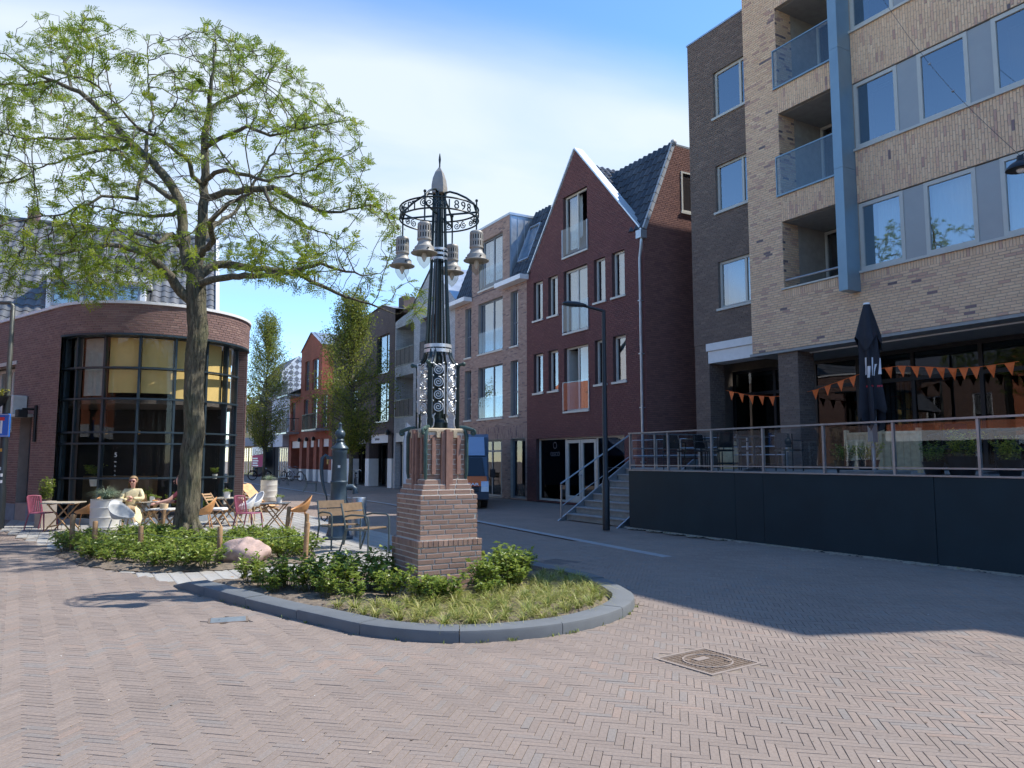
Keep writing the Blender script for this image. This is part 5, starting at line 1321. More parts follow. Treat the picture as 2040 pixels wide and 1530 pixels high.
# ================================================================== ornate lamp on its brick pedestal
M_PEDB = brickmat('pedestal_brick', [(0.0,(0.25,0.15,0.112)),(0.3,(0.33,0.21,0.155)),(0.6,(0.29,0.18,0.137)),(0.85,(0.38,0.24,0.18)),(1.0,(0.21,0.13,0.10))], 0.8, 0.6, 0.15)
M_PEDM = pm('white_joint', (0.60,0.56,0.49), 0.95, var=0.15, scale=20)
M_TERRA = pm('terracotta_moulding', (0.26,0.145,0.11), 0.75, var=0.2, scale=12, bump=0.3)
M_SAND_ = pm('sandstone_cap', (0.44,0.36,0.25), 0.85, var=0.2, scale=10, bump=0.4)
M_LGREEN = pm('dark_green_iron', (0.012,0.022,0.021), 0.30, 0.2, var=0.2, scale=9)
M_VERDI = pm('weathered_green_iron', (0.045,0.085,0.075), 0.5, 0.2, var=0.3, scale=9)
M_SILVER = pm('silver_paint', (0.62,0.63,0.62), 0.38, 0.45, var=0.08, scale=15)
M_LCAP = pm('grey_beige_paint', (0.33,0.31,0.27), 0.5, 0.15, var=0.1, scale=8)
M_LGLASS = glassmat('lantern_glass', (0.86,0.85,0.80), 0.10, 1.45)
LX, LY = -0.93, 9.46
LP = thing('ornate_lamp', 'ornate iron lamp column with four lanterns on a stepped brick pedestal', 'lamp', (LX, LY, 0), R(30))
# local x runs across the street, y up the street; the near corner is (-,-)
def corner(k): a = R(45+90*k); return Vector((math.cos(a), math.sin(a), 0))
core = MB()
blocks = [(0.41,0.0,0.575),(0.37,0.655,1.18)]
for w_, z0, z1 in ((0.405,-0.05,0.65),(0.365,0.65,1.18),(0.335,1.18,1.24),(0.31,1.24,1.30),(0.28,1.30,1.36),(0.25,1.36,1.93)): core.box(-w_, w_, -w_, w_, z0, z1)
ped = core.build('pedestal', M_PEDM, LP)
faces = []
def pf_(k, w_):
    """face k of a square shaft of half width w_: u from -w_ to w_"""
    n = [Vector((0,-1,0)), Vector((1,0,0)), Vector((0,1,0)), Vector((-1,0,0))][k]; tn = Vector((-n.y, n.x, 0))
    return lambda u, v, o: Vector((0,0,v)) + tn*u + n*(w_+o)
seen = []
for k in (3, 0, 1, 2):
    nb = 10**6 if k in (0, 3) else 0
    for (w_, z0, z1, vt) in ((0.405,0.0,0.575,False),(0.405,0.58,0.655,True),(0.365,0.66,1.18,False),(0.335,1.18,1.24,False),(0.31,1.24,1.30,False),(0.28,1.30,1.36,False),(0.25,1.36,1.90,False)):
        L_ = 0.205 if not vt else 0.075
        q = lay(-w_-0.008, w_+0.008, z0, z1, L=0.202, H=0.047, J=0.014) if not vt else lay(-w_-0.012, w_+0.012, z0, z1, L=0.075, H=0.052, J=0.011, vert=True)
        emit(ped, q, M_PEDB, fn=pf_(k, w_), proud=0.009 if not vt else 0.013, nearest=300 if nb else 0, need_view=False, stuff_name='rear_brickwork')
# terracotta ribs standing on the shoulders, sandstone blocks at the corners
for k in range(4):
    fn = pf_(k, 0.25)
    for (u0, u1, o1, zt, zb) in ((-0.075,-0.028,0.055,1.93,1.30),(-0.022,0.022,0.075,1.96,1.22),(0.028,0.075,0.055,1.93,1.30),(-0.19,-0.14,0.035,1.86,1.42),(0.14,0.19,0.035,1.86,1.42)):
        MB().extr([(u0,zb),(u1,zb),(u1,zt),(u0,zt)], fn, 0.01, o1).build('terracotta_rib', M_TERRA, ped)
    for sx in (-1, 1):
        MB().extr([(sx*0.085,1.86),(sx*0.135,1.86),(sx*0.135,1.93),(sx*0.085,1.95)] if sx > 0 else [(-0.135,1.86),(-0.085,1.86),(-0.085,1.95),(-0.135,1.93)], fn, 0.01, 0.045).build('sandstone_block', M_SAND_, ped)
MB().lathe([(0.36,1.93),(0.34,1.965),(0.30,1.985)], n=4).build('cap_stone', M_SAND_, ped) if False else MB().cbox(-0.27,0.27,-0.27,0.27,1.935,1.975,0.015).build('cap_stone', M_SAND_, ped)
def scroll(c, ax, up, r0, turns, a0=0.0, n=44, hand=1):
    """flat spiral from radius r0 inwards"""
    P = []
    for i in range(n):
        f = i/(n-1); a = a0 + hand*turns*2*math.pi*f; r = r0*(1-0.9*f)
        P.append(c + ax*(r*math.cos(a)) + up*(r*math.sin(a)))
    return P
ZUP = Vector((0,0,1))
# corner straps running down the pedestal with scroll ends
for k in range(4):
    d = corner(k); m = MB()
    m.tube([d*0.375+ZUP*1.36, d*0.385+ZUP*1.45, d*0.385+ZUP*1.88, d*0.36+ZUP*1.96, d*0.30+ZUP*2.0], [0.018,0.024,0.026,0.026,0.02], 8)
    m.box(-0.001,0.001,-0.001,0.001,1.5,1.501)
    m.tube([d*0.30+ZUP*1.99, d*0.36+ZUP*1.985, d*0.42+ZUP*1.97, d*0.465+ZUP*1.955], [0.024,0.026,0.024,0.022], 8)
    m.tube(scroll(d*0.465+ZUP*1.925, d, ZUP, 0.036, 1.2, R(90), hand=-1), 0.016, 6)
    m.build('corner_strap', M_VERDI, LP, True)
# octagonal cage of posts and spiral panels
RO = 0.255; ZC0, ZC1 = 2.03, 2.72
def oct_(j): a = R(45+45*j); return Vector((math.cos(a), math.sin(a), 0))*RO
for k in range(4):
    p = oct_(2*k); d = p.normalized()
    MB().bar(p+ZUP*1.97, p+ZUP*2.76, 0.05, 0.05, d).build('cage_post', M_LGREEN, LP)
    m = MB(); m.tube([p+ZUP*2.70, p+d*0.03+ZUP*2.765, p+d*0.075+ZUP*2.775], [0.018,0.02,0.022], 7); m.ball(p+d*0.085+ZUP*2.775, 0.028, 8, 6); m.build('scroll_knob', M_VERDI, LP, True)
rowh = (ZC1-ZC0-0.08)/4
for j in range(8):
    p, q = oct_(j), oct_(j+1); ax = (q-p).normalized(); mid = (p+q)/2; nrm = mid.normalized(); m = MB()
    R0 = 0.066
    for r_ in range(4):
        c = mid + nrm*0.012 + ZUP*(ZC0+0.13+rowh*(r_+0.5))
        m.tube(scroll(c, ax, ZUP, R0, 2.3, R(90), 46, 1 if j % 2 else -1), 0.0068, 6)
        for s_ in (-1, 1): m.ball(c + ax*s_*0.062 + ZUP*rowh*0.5, 0.013, 6, 5)
    for s_ in (-1, 1):
        e = mid + ax*s_*(0.075); m.tube([e+ZUP*(ZC0+0.12), e+ZUP*(ZC1+0.03)], 0.008, 5)
    # feet and crests of the panel
    ft = p if j % 2 == 0 else q; s_ = 1 if j % 2 == 0 else -1; st0 = mid - ax*s_*0.03
    m.tube([st0+ZUP*(ZC0+0.13), st0-ax*s_*0.03+ZUP*(ZC0+0.09), ft+ax*s_*0.05+ZUP*(ZC0+0.05), ft+ax*s_*0.045+ZUP*(ZC0-0.02), ft+ax*s_*0.02+ZUP*(ZC0-0.05)], 0.009, 6)
    m.tube(scroll(mid+ax*s_*(-0.075)+ZUP*(ZC0+0.085), ax, ZUP, 0.024, 1.3, 0, 18), 0.007, 5)
    m.tube([ft+ZUP*(ZC1+0.055), ft+ax*s_*0.05+ZUP*(ZC1+0.04), mid+ax*s_*0.02+ZUP*(ZC1+0.0), mid+ax*s_*0.07+ZUP*(ZC1-0.005)], 0.009, 6)
    m.build('spiral_panel', M_SILVER, LP, True)
# small bust figure inside the cage
MB().lathe([(0.13,1.97),(0.13,2.05),(0.08,2.10),(0.075,2.45),(0.10,2.6),(0.06,2.7),(0.045,2.76),(0.06,2.82),(0.062,2.88),(0.03,2.94)], n=16).build('inner_figure', M_LGREEN, LP, True)
# four double legs rising to the crown
def rad(z): return float(np.interp(z, [2.72,2.78,2.86,2.97,3.1,4.1,5.0], [0.245,0.225,0.175,0.150,0.142,0.098,0.078]))
for k in range(4):
    d = corner(k); tn = Vector((-d.y, d.x, 0))
    for s_ in (-1, 1):
        zl = [2.72,2.76,2.80,2.86,2.92,3.0,3.2,3.6,4.0,4.5,5.0]
        w_ = [0.045,0.042,0.04,0.036,0.034,0.032,0.03,0.026,0.022,0.019,0.017]
        MB().tube([d*rad(z)+tn*s_*w_[i]*0.8+ZUP*z for i, z in enumerate(zl)], [w*0.52 for w in w_], 6).build('column_leg', M_LGREEN, LP, True)
    MB().tube([d*(rad(3.0)-0.03)+tn*0.0+ZUP*2.95, d*0.06+ZUP*5.0], 0.011, 6).build('column_rod', M_LGREEN, LP, True)
MB().tube([ZUP*2.9, ZUP*5.05], 0.018, 8).build('core_pipe', M_LGREEN, LP, True)
for z in (2.925, 2.985): MB().lathe([(0.172,z),(0.172,z+0.042),(0.155,z+0.042),(0.155,z)], n=28, cap=False).build('silver_band', M_SILVER, LP, True)
for z in (4.11, 4.17, 4.23): MB().lathe([(0.112,z),(0.112,z+0.03),(0.10,z+0.03),(0.10,z)], n=24, cap=False).build('silver_collar', M_SILVER, LP, True)
# spire
MB().lathe([(0.105,4.985),(0.112,5.03),(0.112,5.08),(0.095,5.18),(0.06,5.27),(0.02,5.325),(0.012,5.34)], n=4).build('spire', M_LCAP, LP)
MB().tube([ZUP*5.32, ZUP*5.38, ZUP*5.44, ZUP*5.52], [0.010,0.010,0.017,0.005], 8).build('finial', M_LGREEN, LP, True)
# crown ring with lettering, brackets
RRg, ZR0, ZR1 = 0.50, 4.635, 4.775
def hoop(z, r=0.011): return MB().tube([Vector((RRg*math.cos(2*math.pi*i/64), RRg*math.sin(2*math.pi*i/64), z)) for i in range(65)], r, 6, cap=False)
hoop(ZR0).build('ring_rail', M_LGREEN, LP, True); hoop(ZR1).build('ring_rail', M_LGREEN, LP, True)
for k in range(4):
    d = corner(k)
    MB().tube([d*0.08+ZUP*4.99, d*0.14+ZUP*5.0, d*0.24+ZUP*4.965, d*0.36+ZUP*4.90, d*0.46+ZUP*4.82, d*0.50+ZUP*4.70], 0.014, 7).build('bracket', M_LGREEN, LP, True)
    MB().bar(d*0.09+ZUP*4.70, d*0.49+ZUP*4.70, 0.02, 0.02).build('spoke', M_LGREEN, LP)
    MB().tube([d*RRg+ZUP*4.86, d*RRg+ZUP*4.44], 0.011, 6).build('hanger_rod', M_LGREEN, LP)
    MB().ball(d*RRg+ZUP*4.85, 0.02, 8, 6).build('rod_tip', M_LGREEN, LP)
def on_ring(a0): return lambda u, v, w_: Vector(((RRg+w_)*math.cos(a0+u/RRg), (RRg+w_)*math.sin(a0+u/RRg), ZR0+0.012+v))
va = R(-84.4-30)     # towards the viewer, in the lamp's frame
for ch, off in (('S',-68),('E',-58),('P',-47),('T',-37),('1',14),('8',25),('9',36),('8',47)):
    text_mb(ch, 0.155, on_ring(va+R(off)), extrude=0.004).build('ring_letter', M_LGREEN, LP)
for off, hd in ((-22,1),(-14,-1),(-2,1),(5,-1),(100,1),(112,-1),(124,1),(140,-1),(152,1),(165,-1),(180,1),(195,-1),(210,1),(222,-1),(236,1),(250,-1),(262,1),(70,1),(82,-1)):
    a = va+R(off); c = Vector((RRg*math.cos(a), RRg*math.sin(a), (ZR0+ZR1)/2)); tx = Vector((-math.sin(a), math.cos(a), 0))
    MB().tube(scroll(c, tx, ZUP, 0.052, 1.7, R(90), 26, hd), 0.007, 5).build('ring_scroll', M_LGREEN, LP, True)
# lanterns
def lantern(k):
    d = corner(k)*RRg; o = (d.x, d.y, 0)
    b = MB(); b.lathe([(0.0,4.455),(0.07,4.452),(0.082,4.44),(0.084,4.43),(0.084,4.405),(0.080,4.40)], o, 22)
    b.lathe([(0.080,4.345),(0.084,4.34),(0.084,4.32),(0.080,4.315)], o, 22); b.lathe([(0.080,4.262),(0.088,4.255),(0.088,4.235),(0.076,4.225),(0.074,4.21),(0.09,4.17),(0.118,4.145),(0.122,4.10),(0.125,4.092),(0.162,4.078),(0.16,4.070),(0.10,4.075)], o, 26)
    lo = b.build('lantern', M_LCAP, LP, True)
    MB().lathe([(0.068,4.40),(0.068,4.26)], o, 16).build('vent_core', M_BLK, lo)
    sl = MB()
    for i in range(16):
        a = 2*math.pi*i/16; p = Vector((0.081*math.cos(a), 0.081*math.sin(a), 0)) + Vector(o)
        sl.bar(p+ZUP*4.26, p+ZUP*4.405, 0.018, 0.008, Vector((math.cos(a), math.sin(a), 0)))
    sl.build('vent_slats', M_LCAP, lo, kind='stuff')
    gl = MB().lathe([(0.088,4.078),(0.092,4.05),(0.085,3.99),(0.055,3.935),(0.006,3.885)], o, 18).build('glass', M_LGLASS, lo, True)
    MB().tube([Vector(o)+ZUP*4.08, Vector(o)+ZUP*4.03, Vector(o)+ZUP*3.97], [0.02,0.035,0.008], 10).build('bulb', M_PANELW, lo, True)
    for i in range(3):
        a = 2*math.pi*i/3+0.5; MB().ball((o[0]+0.128*math.cos(a), o[1]+0.128*math.sin(a), 4.115), 0.012, 6, 5).build('screw', M_BLK, lo)
for k in range(4): lantern(k)
# ================================================================== street furniture, vehicles
M_LAMPG = pm('dark_grey_lamp_paint', (0.025,0.03,0.035), 0.4, 0.3)
SL = thing('street_lamp', 'slender dark street lamp with cranked arm beside the terrace stairs', 'street lamp', (2.14, 17.5, 0))
MB().tube([(0,0,0),(0,0,1.1),(0,0,1.15),(0,0,5.05)], [0.085,0.085,0.06,0.045], 14).build('pole', M_LAMPG, SL, True)
MB().tube([(0,0,5.02),(-0.05,0,5.06),(-0.45,-0.02,5.16)], [0.04,0.035,0.03], 10).build('arm', M_LAMPG, SL, True)
hd = MB().ball((0,0,0), (0.30,0.13,0.075), 16, 8, fn=lambda v: Vector((v.x*(1 if v.x < 0 else 1), v.y*(1-0.35*max(0,v.x/0.3)), v.z if v.z > -0.03 else -0.03 - (v.z+0.03)*0.3)))
ho = hd.build('lamp_head', M_LAMPG, SL, True); ho.location = (-0.68,-0.03,5.19); ho.rotation_euler = (0, R(6), 0)
MB().ball((-0.08,0,-0.035), (0.16,0.09,0.03), 12, 6).build('lens', M_LGLASS, ho, True)
SP = thing('sign_post', 'black lamp post with blue dead end sign at the left edge', 'sign post', (-11.92, 17.9, 0))
MB().tube([(0,0,0),(0,0,0.9),(0,0,1.0),(0,0,3.1)], [0.11,0.11,0.085,0.08], 14).build('pole', M_LAMPG, SP, True)
MB().tube([(0,0,3.1),(0,0,5.25),(-0.06,0,5.32),(-0.7,0.05,5.34)], [0.06,0.05,0.045,0.04], 12).build('lamp_arm', pm('olive_grey_paint',(0.11,0.115,0.10),0.45,0.3), SP, True)
sgn = MB().cbox(-0.19,0.19,-0.14,-0.12,2.12,2.66,0.03).build('sign_plate', pm('sign_blue',(0.01,0.13,0.55),0.4,var=0.03), SP)
MB().box(-0.025,0.025,-0.145,-0.141,2.20,2.50).build('symbol_bar', M_SIGNW, sgn); MB().box(-0.07,0.07,-0.147,-0.141,2.50,2.58).build('symbol_head', pm('sign_red',(0.62,0.03,0.04),0.4), sgn)
rim_ = MB()
for (a, b, c_, d_) in ((-.18,.18,2.135,2.145),(-.18,.18,2.635,2.645),(-.18,-.17,2.145,2.635),(.17,.18,2.145,2.635)): rim_.box(a, b, -0.145, -0.141, c_, d_)
rim_.build('white_border', M_SIGNW, sgn)
for z, c_ in ((1.78,(0.7,0.35,0.05)),(1.35,(0.6,0.6,0.6)),(1.2,(0.65,0.65,0.66)),(1.05,(0.55,0.56,0.6))):
    a_ = R(-95+30*math.sin(z*7)); MB().add([((.088)*math.cos(a_+d_), .088*math.sin(a_+d_), z+e_) for e_ in (0,.07) for d_ in (-.35,-.12,.12,.35)], [(0,1,5,4),(1,2,6,5),(2,3,7,6)]).build('sticker', pm('sticker_%d' % int(z*100), c_, 0.6), SP)
HB = thing('hanging_planter', 'hanging flower basket of green foliage on the sign post at left', 'planter', (-12.1,17.6,2.78))
MB().lathe([(0.14,0.0),(0.30,0.12),(0.36,0.28),(0.33,0.28)], n=18, cap=False).build('basket', M_BLK, HB, True)
# ---- cast iron village pump
M_PUMP = pm('blue_grey_pump_paint', (0.055,0.085,0.11), 0.38, 0.15, var=0.12, scale=6, dirt=0.2)
PU = thing('village_pump', 'blue grey cast iron village pump with ball finial and curved handle', 'pump', (-3.52, 15.6, 0), R(8))
body_ = [(0.30,0.0),(0.30,0.05),(0.24,0.07),(0.22,0.14),(0.20,0.20),(0.19,0.62),(0.205,0.66),(0.205,0.72),(0.185,0.75),(0.165,0.80),(0.160,1.10),(0.175,1.125),(0.175,1.15),(0.155,1.17),(0.140,1.72),(0.155,1.75),(0.150,1.78),(0.175,1.82),(0.165,1.85),(0.10,1.90),(0.075,1.95),(0.09,1.985),(0.06,2.02)]
MB().lathe(body_, n=26).build('column', M_PUMP, PU, True)
MB().ball((0,0,2.11), 0.105, 18, 12).build('ball_finial', M_PUMP, PU, True)
MB().lathe([(0.05,2.20),(0.035,2.25),(0.03,2.30),(0.04,2.32),(0.0,2.36)], n=12).build('finial_tip', M_PUMP, PU, True)
MB().tube([(0.14,0,1.03),(0.26,0,1.05),(0.32,0,1.0),(0.33,0,0.90)], [0.055,0.05,0.055,0.06], 12).build('spout', M_PUMP, PU, True)
MB().box(-0.26,-0.1,-0.035,0.035,1.60,1.66).build('handle_bracket', M_PUMP, PU)
MB().tube([(-0.20,0,1.63),(-0.28,0,1.68),(-0.345,0,1.62),(-0.36,0,1.45),(-0.34,0,1.2),(-0.28,0,0.95),(-0.245,0,0.86)], [0.03,0.035,0.038,0.04,0.034,0.024,0.018], 10).build('handle', M_PUMP, PU, True)
MB().tube([(-0.245,0,0.87),(-0.215,0,0.6),(-0.22,0,0.42),(-0.27,0,0.36),(-0.33,0,0.40),(-0.36,0,0.52)], 0.015, 8).build('handle_rod', M_LAMPG, PU, True)
MB().ball((-0.37,0,0.56), (0.04,0.03,0.035), 10, 8).build('handle_grip', M_GALV, PU, True)
MB().lathe([(0.024,1.50),(0.024,1.60)], (-0.235,0,0), 10).build('brass_joint', pm('brass',(0.50,0.34,0.14),0.35,0.8), PU, True)
MB().box(-0.02,0.03,-0.151,-0.1485,1.43,1.48).build('sticker', M_SIGNW, PU)
BK = thing('bollard', 'pale grey steel bin standing behind the village pump', 'bin', (-3.22, 16.2, 0))
MB().lathe([(0.15,0),(0.15,0.78),(0.14,0.80)], n=20).build('casing', M_ZINC, BK, True); MB().lathe([(0.153,0.45),(0.156,0.47),(0.153,0.49)], n=20, cap=False).build('band', M_GALV, BK)
# ---- slatted park chairs
M_SLATW = pm('brown_slat_wood', (0.19,0.125,0.07), 0.6, var=0.2, scale=14, bump=0.2)
M_CHST = pm('grey_green_steel', (0.10,0.125,0.125), 0.45, 0.4)
def park_chair(loc, rz, label, arm=True, group='slatted park chairs'):
    t = thing('park_chair', label, 'chair', loc, rz, group)   # faces -y
    for k in range(4): MB().cbox(-.26,.26,-.24+k*.115,-.145+k*.115,.415-.006*k,.438-.006*k,.006).build('seat_slat', M_SLATW, t)
    for k in range(2): MB().extr([(-.26,.56+k*.15),(.26,.56+k*.15),(.26,.69+k*.15),(-.26,.69+k*.15)], lambda u, v, w_: Vector((u, .235+w_+(v-.45)*.25, v)), 0, .022).build('back_slat', M_SLATW, t)
    for sx in (-1, 1):
        x = sx*.285
        MB().tube([(x,.36,0),(x,.27,.22),(x,.22,.42),(x*.98,.27,.6),(x*.96,.34,.84)], .016, 8).build('back_leg', M_CHST, t, True)
        MB().tube([(x,.21,.40),(x,.0,.405),(x,-.22,.405)], .015, 8).build('seat_rail', M_CHST, t, True)
        if arm: MB().tube([(x,-.27,0),(x,-.27,.55),(x,-.25,.62),(x,-.19,.645),(x,.1,.65),(x,.24,.62)], .016, 8).build('armrest', M_CHST, t, True)
        else: MB().tube([(x,-.24,0),(x,-.23,.41)], .016, 8).build('front_leg', M_CHST, t, True)
    MB().tube([(-.285,.1,.395),(.285,.1,.395)], .012, 6).build('cross_bar', M_CHST, t)
    return t
park_chair((-2.52,13.35,0), R(62), 'slatted park chair with armrests nearest the pedestal')
park_chair((-3.15,14.05,0), R(40), 'slatted park chair partly hidden behind the nearer one, by the pump')
park_chair(tuple(ST(38.3,10.5)), R(100), 'distant park chair with pale slats standing alone in the street', False)
bench = thing('park_bench', 'distant slatted bench beside parked bicycles', 'bench', tuple(ST(49.5,11.8)), R(110))
for k in range(4): MB().box(-.75,.75,-.24+k*.12,-.14+k*.12,.42,.445).build('seat_slat', M_SLATW, bench)
for k in range(3): MB().box(-.75,.75,.26,.285,.55+k*.13,.65+k*.13).build('back_slat', M_SLATW, bench)
for sx in (-.65,.65): MB().tube([(sx,.3,0),(sx,.24,.42),(sx,.29,.92)], .02, 6).build('leg', M_CHST, bench); MB().tube([(sx,-.25,0),(sx,-.22,.42),(sx,.24,.42)], .02, 6).build('leg', M_CHST, bench)
# ---- bicycles
M_TYRE = pm('black_rubber', (0.015,0.015,0.016), 0.85); M_CHROME = pm('chrome', (0.55,0.56,0.58), 0.2, 0.9)
def bicycle(loc, rz, label, col, lean=0.0):
    t = thing('bicycle', label, 'bicycle', loc, rz, 'parked bicycles'); t.rotation_euler = (lean, 0, rz)
    mf = pm('bike_paint_%02d' % int(sum(col)*37), col, 0.4, 0.2)
    for x in (-.53,.53):
        w = MB().tube([(x+.33*math.cos(2*math.pi*i/28), 0, .35+.33*math.sin(2*math.pi*i/28)) for i in range(29)], .02, 6, cap=False).build('wheel', M_TYRE, t, True)
        sp = MB()
        for i in range(10): a = 2*math.pi*i/10; sp.tube([(x,0,.35),(x+.31*math.cos(a),0,.35+.31*math.sin(a))], .003, 3, False)
        sp.build('spokes', M_CHROME, w, kind='stuff')
        MB().tube([(x+.37*math.cos(R(20+i*14)),0,.35+.37*math.sin(R(20+i*14))) for i in range(11)], .018, 5).build('mudguard', M_BLK, t)
    MB().tube([(.53,0,.35),(.42,0,.75),(.37,0,1.0)], .017, 6).build('fork', mf, t)
    fm = MB(); fm.tube([(.41,0,.82),(-.1,0,.33)], .022, 6); fm.tube([(.40,0,.72),(.0,0,.30)], .016, 6); fm.tube([(-.08,0,.3),(-.22,0,.85)], .018, 6); fm.tube([(-.08,0,.33),(-.53,0,.35)], .013, 6); fm.tube([(-.53,0,.35),(-.2,0,.72)], .012, 6)
    fm.build('frame', mf, t)
    MB().tube([(.15,.29,1.02),(.3,.25,1.08),(.37,0,1.05),(.3,-.25,1.08),(.15,-.29,1.02)], .013, 6).build('handlebar', M_CHROME, t)
    MB().ball((-.24,0,.92), (.14,.08,.045), 10, 6).build('saddle', M_BLK, t, True)
    MB().box(-.75,-.35,-.07,.07,.72,.74).build('luggage_rack', M_BLK, t)
    MB().box(-.52,.05,.03,.06,.28,.4).build('chain_guard', M_BLK, t)
    MB().ball((.47,0,.88), .045, 8, 6).build('lamp', M_CHROME, t)
bicycle(tuple(ST(36.6,12.2)), R(105), 'black bicycle leaning beside the nearer street tree', (0.02,0.02,0.025))
bicycle(tuple(ST(57.5,14.0)), R(140), 'bicycle parked left of the red house columns', (0.02,0.02,0.022))
bicycle(tuple(ST(56.2,14.2)), R(150), 'bicycle with white frame against the red house columns', (0.45,0.46,0.47))
bicycle(tuple(ST(60.5,12.6)), R(20), 'bicycle beside the farther street tree, left of the bench', (0.10,0.02,0.02))
bicycle(tuple(ST(62.0,12.9)), R(30), 'bicycle leftmost below the crimson banner', (0.03,0.03,0.04))
# ---- delivery van
M_VANBL = pm('blue_van_paint', (0.05,0.08,0.12), 0.3, var=0.03); M_VANOR = pm('orange_van_paint', (0.72,0.15,0.02), 0.55, var=0.03)
M_VANGR = pm('dark_blue_grey_bumper', (0.045,0.065,0.09), 0.5); M_WSC = glassmat('windscreen', (0.20,0.28,0.36), 0.10)
VN = thing('delivery_van', 'delivery box van with orange bonnet parked behind the brick pedestal', 'van', (-1.74, 25.8, 0), R(-86)); VN.scale = (1, 1, .88)
# x forward (towards the viewer), y to the right-hand row
def vpr(poly, y0, y1, nm, mat, par=None, smooth=False):
    return MB().extr(poly, lambda u, v, w_: Vector((u, w_, v)), y0, y1).build(nm, mat, par or VN, smooth)
cab = vpr([(-1.9,.38),(0.62,.38),(0.72,.55),(0.70,.80),(0.55,1.00),(-0.10,1.16),(-0.72,1.92),(-1.9,1.98)], -.92, .92, 'cab', M_VANBL)
vpr([(-5.6,.62),(-1.92,.62),(-1.92,2.72),(-2.2,2.86),(-5.6,2.86)], -1.02, 1.02, 'cargo_box', pm('van_box_panel',(0.11,0.16,0.23),0.5))
vpr([(-1.90,1.99),(-0.85,1.97),(-1.05,2.15),(-1.75,2.72),(-1.90,2.74)], -.85, .85, 'roof_spoiler', pm('pale_blue_spoiler',(0.26,0.36,0.50),0.35,var=.03))
MB().add([(-0.06,-.84,1.155),(-0.06,.84,1.155),(-0.70,.76,1.90),(-0.70,-.76,1.90)], [(0,1,2,3)]).build('windscreen', M_BLK, cab)
sws = [Vector((-0.045,-.80,1.17)),Vector((-0.045,.80,1.17)),Vector((-0.685,.72,1.89)),Vector((-0.685,-.72,1.89))]
MB().add([p+Vector((0.012,0,0.012)) for p in sws], [(0,1,2,3)]).build('windscreen_glass', glassmat('van_glass',(0.10,0.13,0.16),0.02,1.4), cab)
bo = MB().add([(-0.04,-.88,1.172),(-0.04,.88,1.172),(0.56,.88,1.012),(0.56,-.88,1.012),(0.715,-.84,.82),(0.715,.84,.82)], [(3,2,1,0),(4,5,2,3)]).build('bonnet', M_VANOR, cab)
def vt(u, v, w_): 
    a, b = Vector((0.60,0,.985)), Vector((0.735,0,.825)); return a.lerp(b, 0.88-v/0.23*0.9) + Vector((0.012+w_, u, 0.004))
tx_ = text_mb('CAR', 0.21, lambda u, v, w_: vt(0.40+u, v, w_), extrude=0.002, bold=True); tx_.build('lettering', M_SIGNW, cab)
for s_ in (-1, 1):
    vpr([(0.50,.62),(0.765,.62),(0.745,.80),(0.62,1.0),(0.50,1.0)], min(s_*.68,s_*.925), max(s_*.68,s_*.925), 'headlight', pm('headlight_glass',(0.55,0.58,0.62),0.2,0.3), cab)
    MB().lathe([(.33,-.11),(.35,-.09),(.35,.09),(.33,.11)], n=24).build('wheel', M_TYRE, VN).matrix_local = Matrix.Translation((0.0,s_*.80,.35)) @ Matrix.Rotation(R(90), 4, 'X')
    MB().lathe([(.33,-.11),(.35,-.09),(.35,.09),(.33,.11)], n=24).build('wheel', M_TYRE, VN).matrix_local = Matrix.Translation((-4.2,s_*.80,.35)) @ Matrix.Rotation(R(90), 4, 'X')
    MB().cbox(-0.35,-0.18,s_*1.10-.09,s_*1.10+.09,1.12,1.45,.03).build('mirror', M_BLK, VN)
    vpr([(-1.5,1.15),(-0.25,1.15),(-0.75,1.82),(-1.5,1.85)], s_*.925-.006, s_*.925+.006, 'side_window', M_WSC, cab)
vpr([(0.60,.30),(0.80,.34),(0.80,.60),(0.66,.62)], -.93, .93, 'bumper', M_VANGR)
vpr([(0.70,.63),(0.745,.63),(0.735,.80),(0.70,.80)], -.60, .60, 'grille', M_BLK)
for z in (.66,.73): MB().box(.745,.755,-.58,.58,z,z+.03).build('grille_bar', M_VANGR, VN)
# ---- parked scooter beyond the van
SCO = thing('motor_scooter', 'dark motor scooter parked beyond the van', 'scooter', tuple(ST(27.6, 13.9)), R(-75))
for x in (-.62,.62): MB().lathe([(.22,-.06),(.25,-.04),(.25,.04),(.22,.06)], n=20).build('wheel', M_TYRE, SCO).matrix_local = Matrix.Translation((x,0,.25)) @ Matrix.Rotation(R(90), 4, 'X')
M_SCO = pm('dark_scooter_paint', (0.03,0.035,0.045), 0.3, 0.2)
MB().extr([(-.9,.55),(-.2,.5),(-.1,.25),(.35,.25),(.5,.5),(.55,.95),(.45,.98),(.32,.45),(-.05,.42),(-.15,.72),(-.85,.78)], lambda u, v, w_: Vector((u, w_*(1-.2*max(0,u)), v)), -.2, .2).build('body', M_SCO, SCO)
MB().cbox(-.8,-.12,-.16,.16,.76,.86,.03).build('saddle', M_BLK, SCO)
MB().tube([(.62,0,.25),(.52,0,.95),(.45,0,1.05)], .03, 8).build('fork', M_SCO, SCO); MB().tube([(.38,.32,1.1),(.46,0,1.06),(.38,-.32,1.1)], .018, 6).build('handlebar', M_BLK, SCO)
MB().cbox(-.95,-.6,-.2,.2,.86,1.2,.04).build('top_box', M_BLK, SCO)
for s_ in (-1,1): MB().ball((.42,s_*.3,1.25), (.02,.06,.045), 8, 6).build('mirror', pm('blue_mirror',(0.1,0.25,0.6),0.2,0.5), SCO)
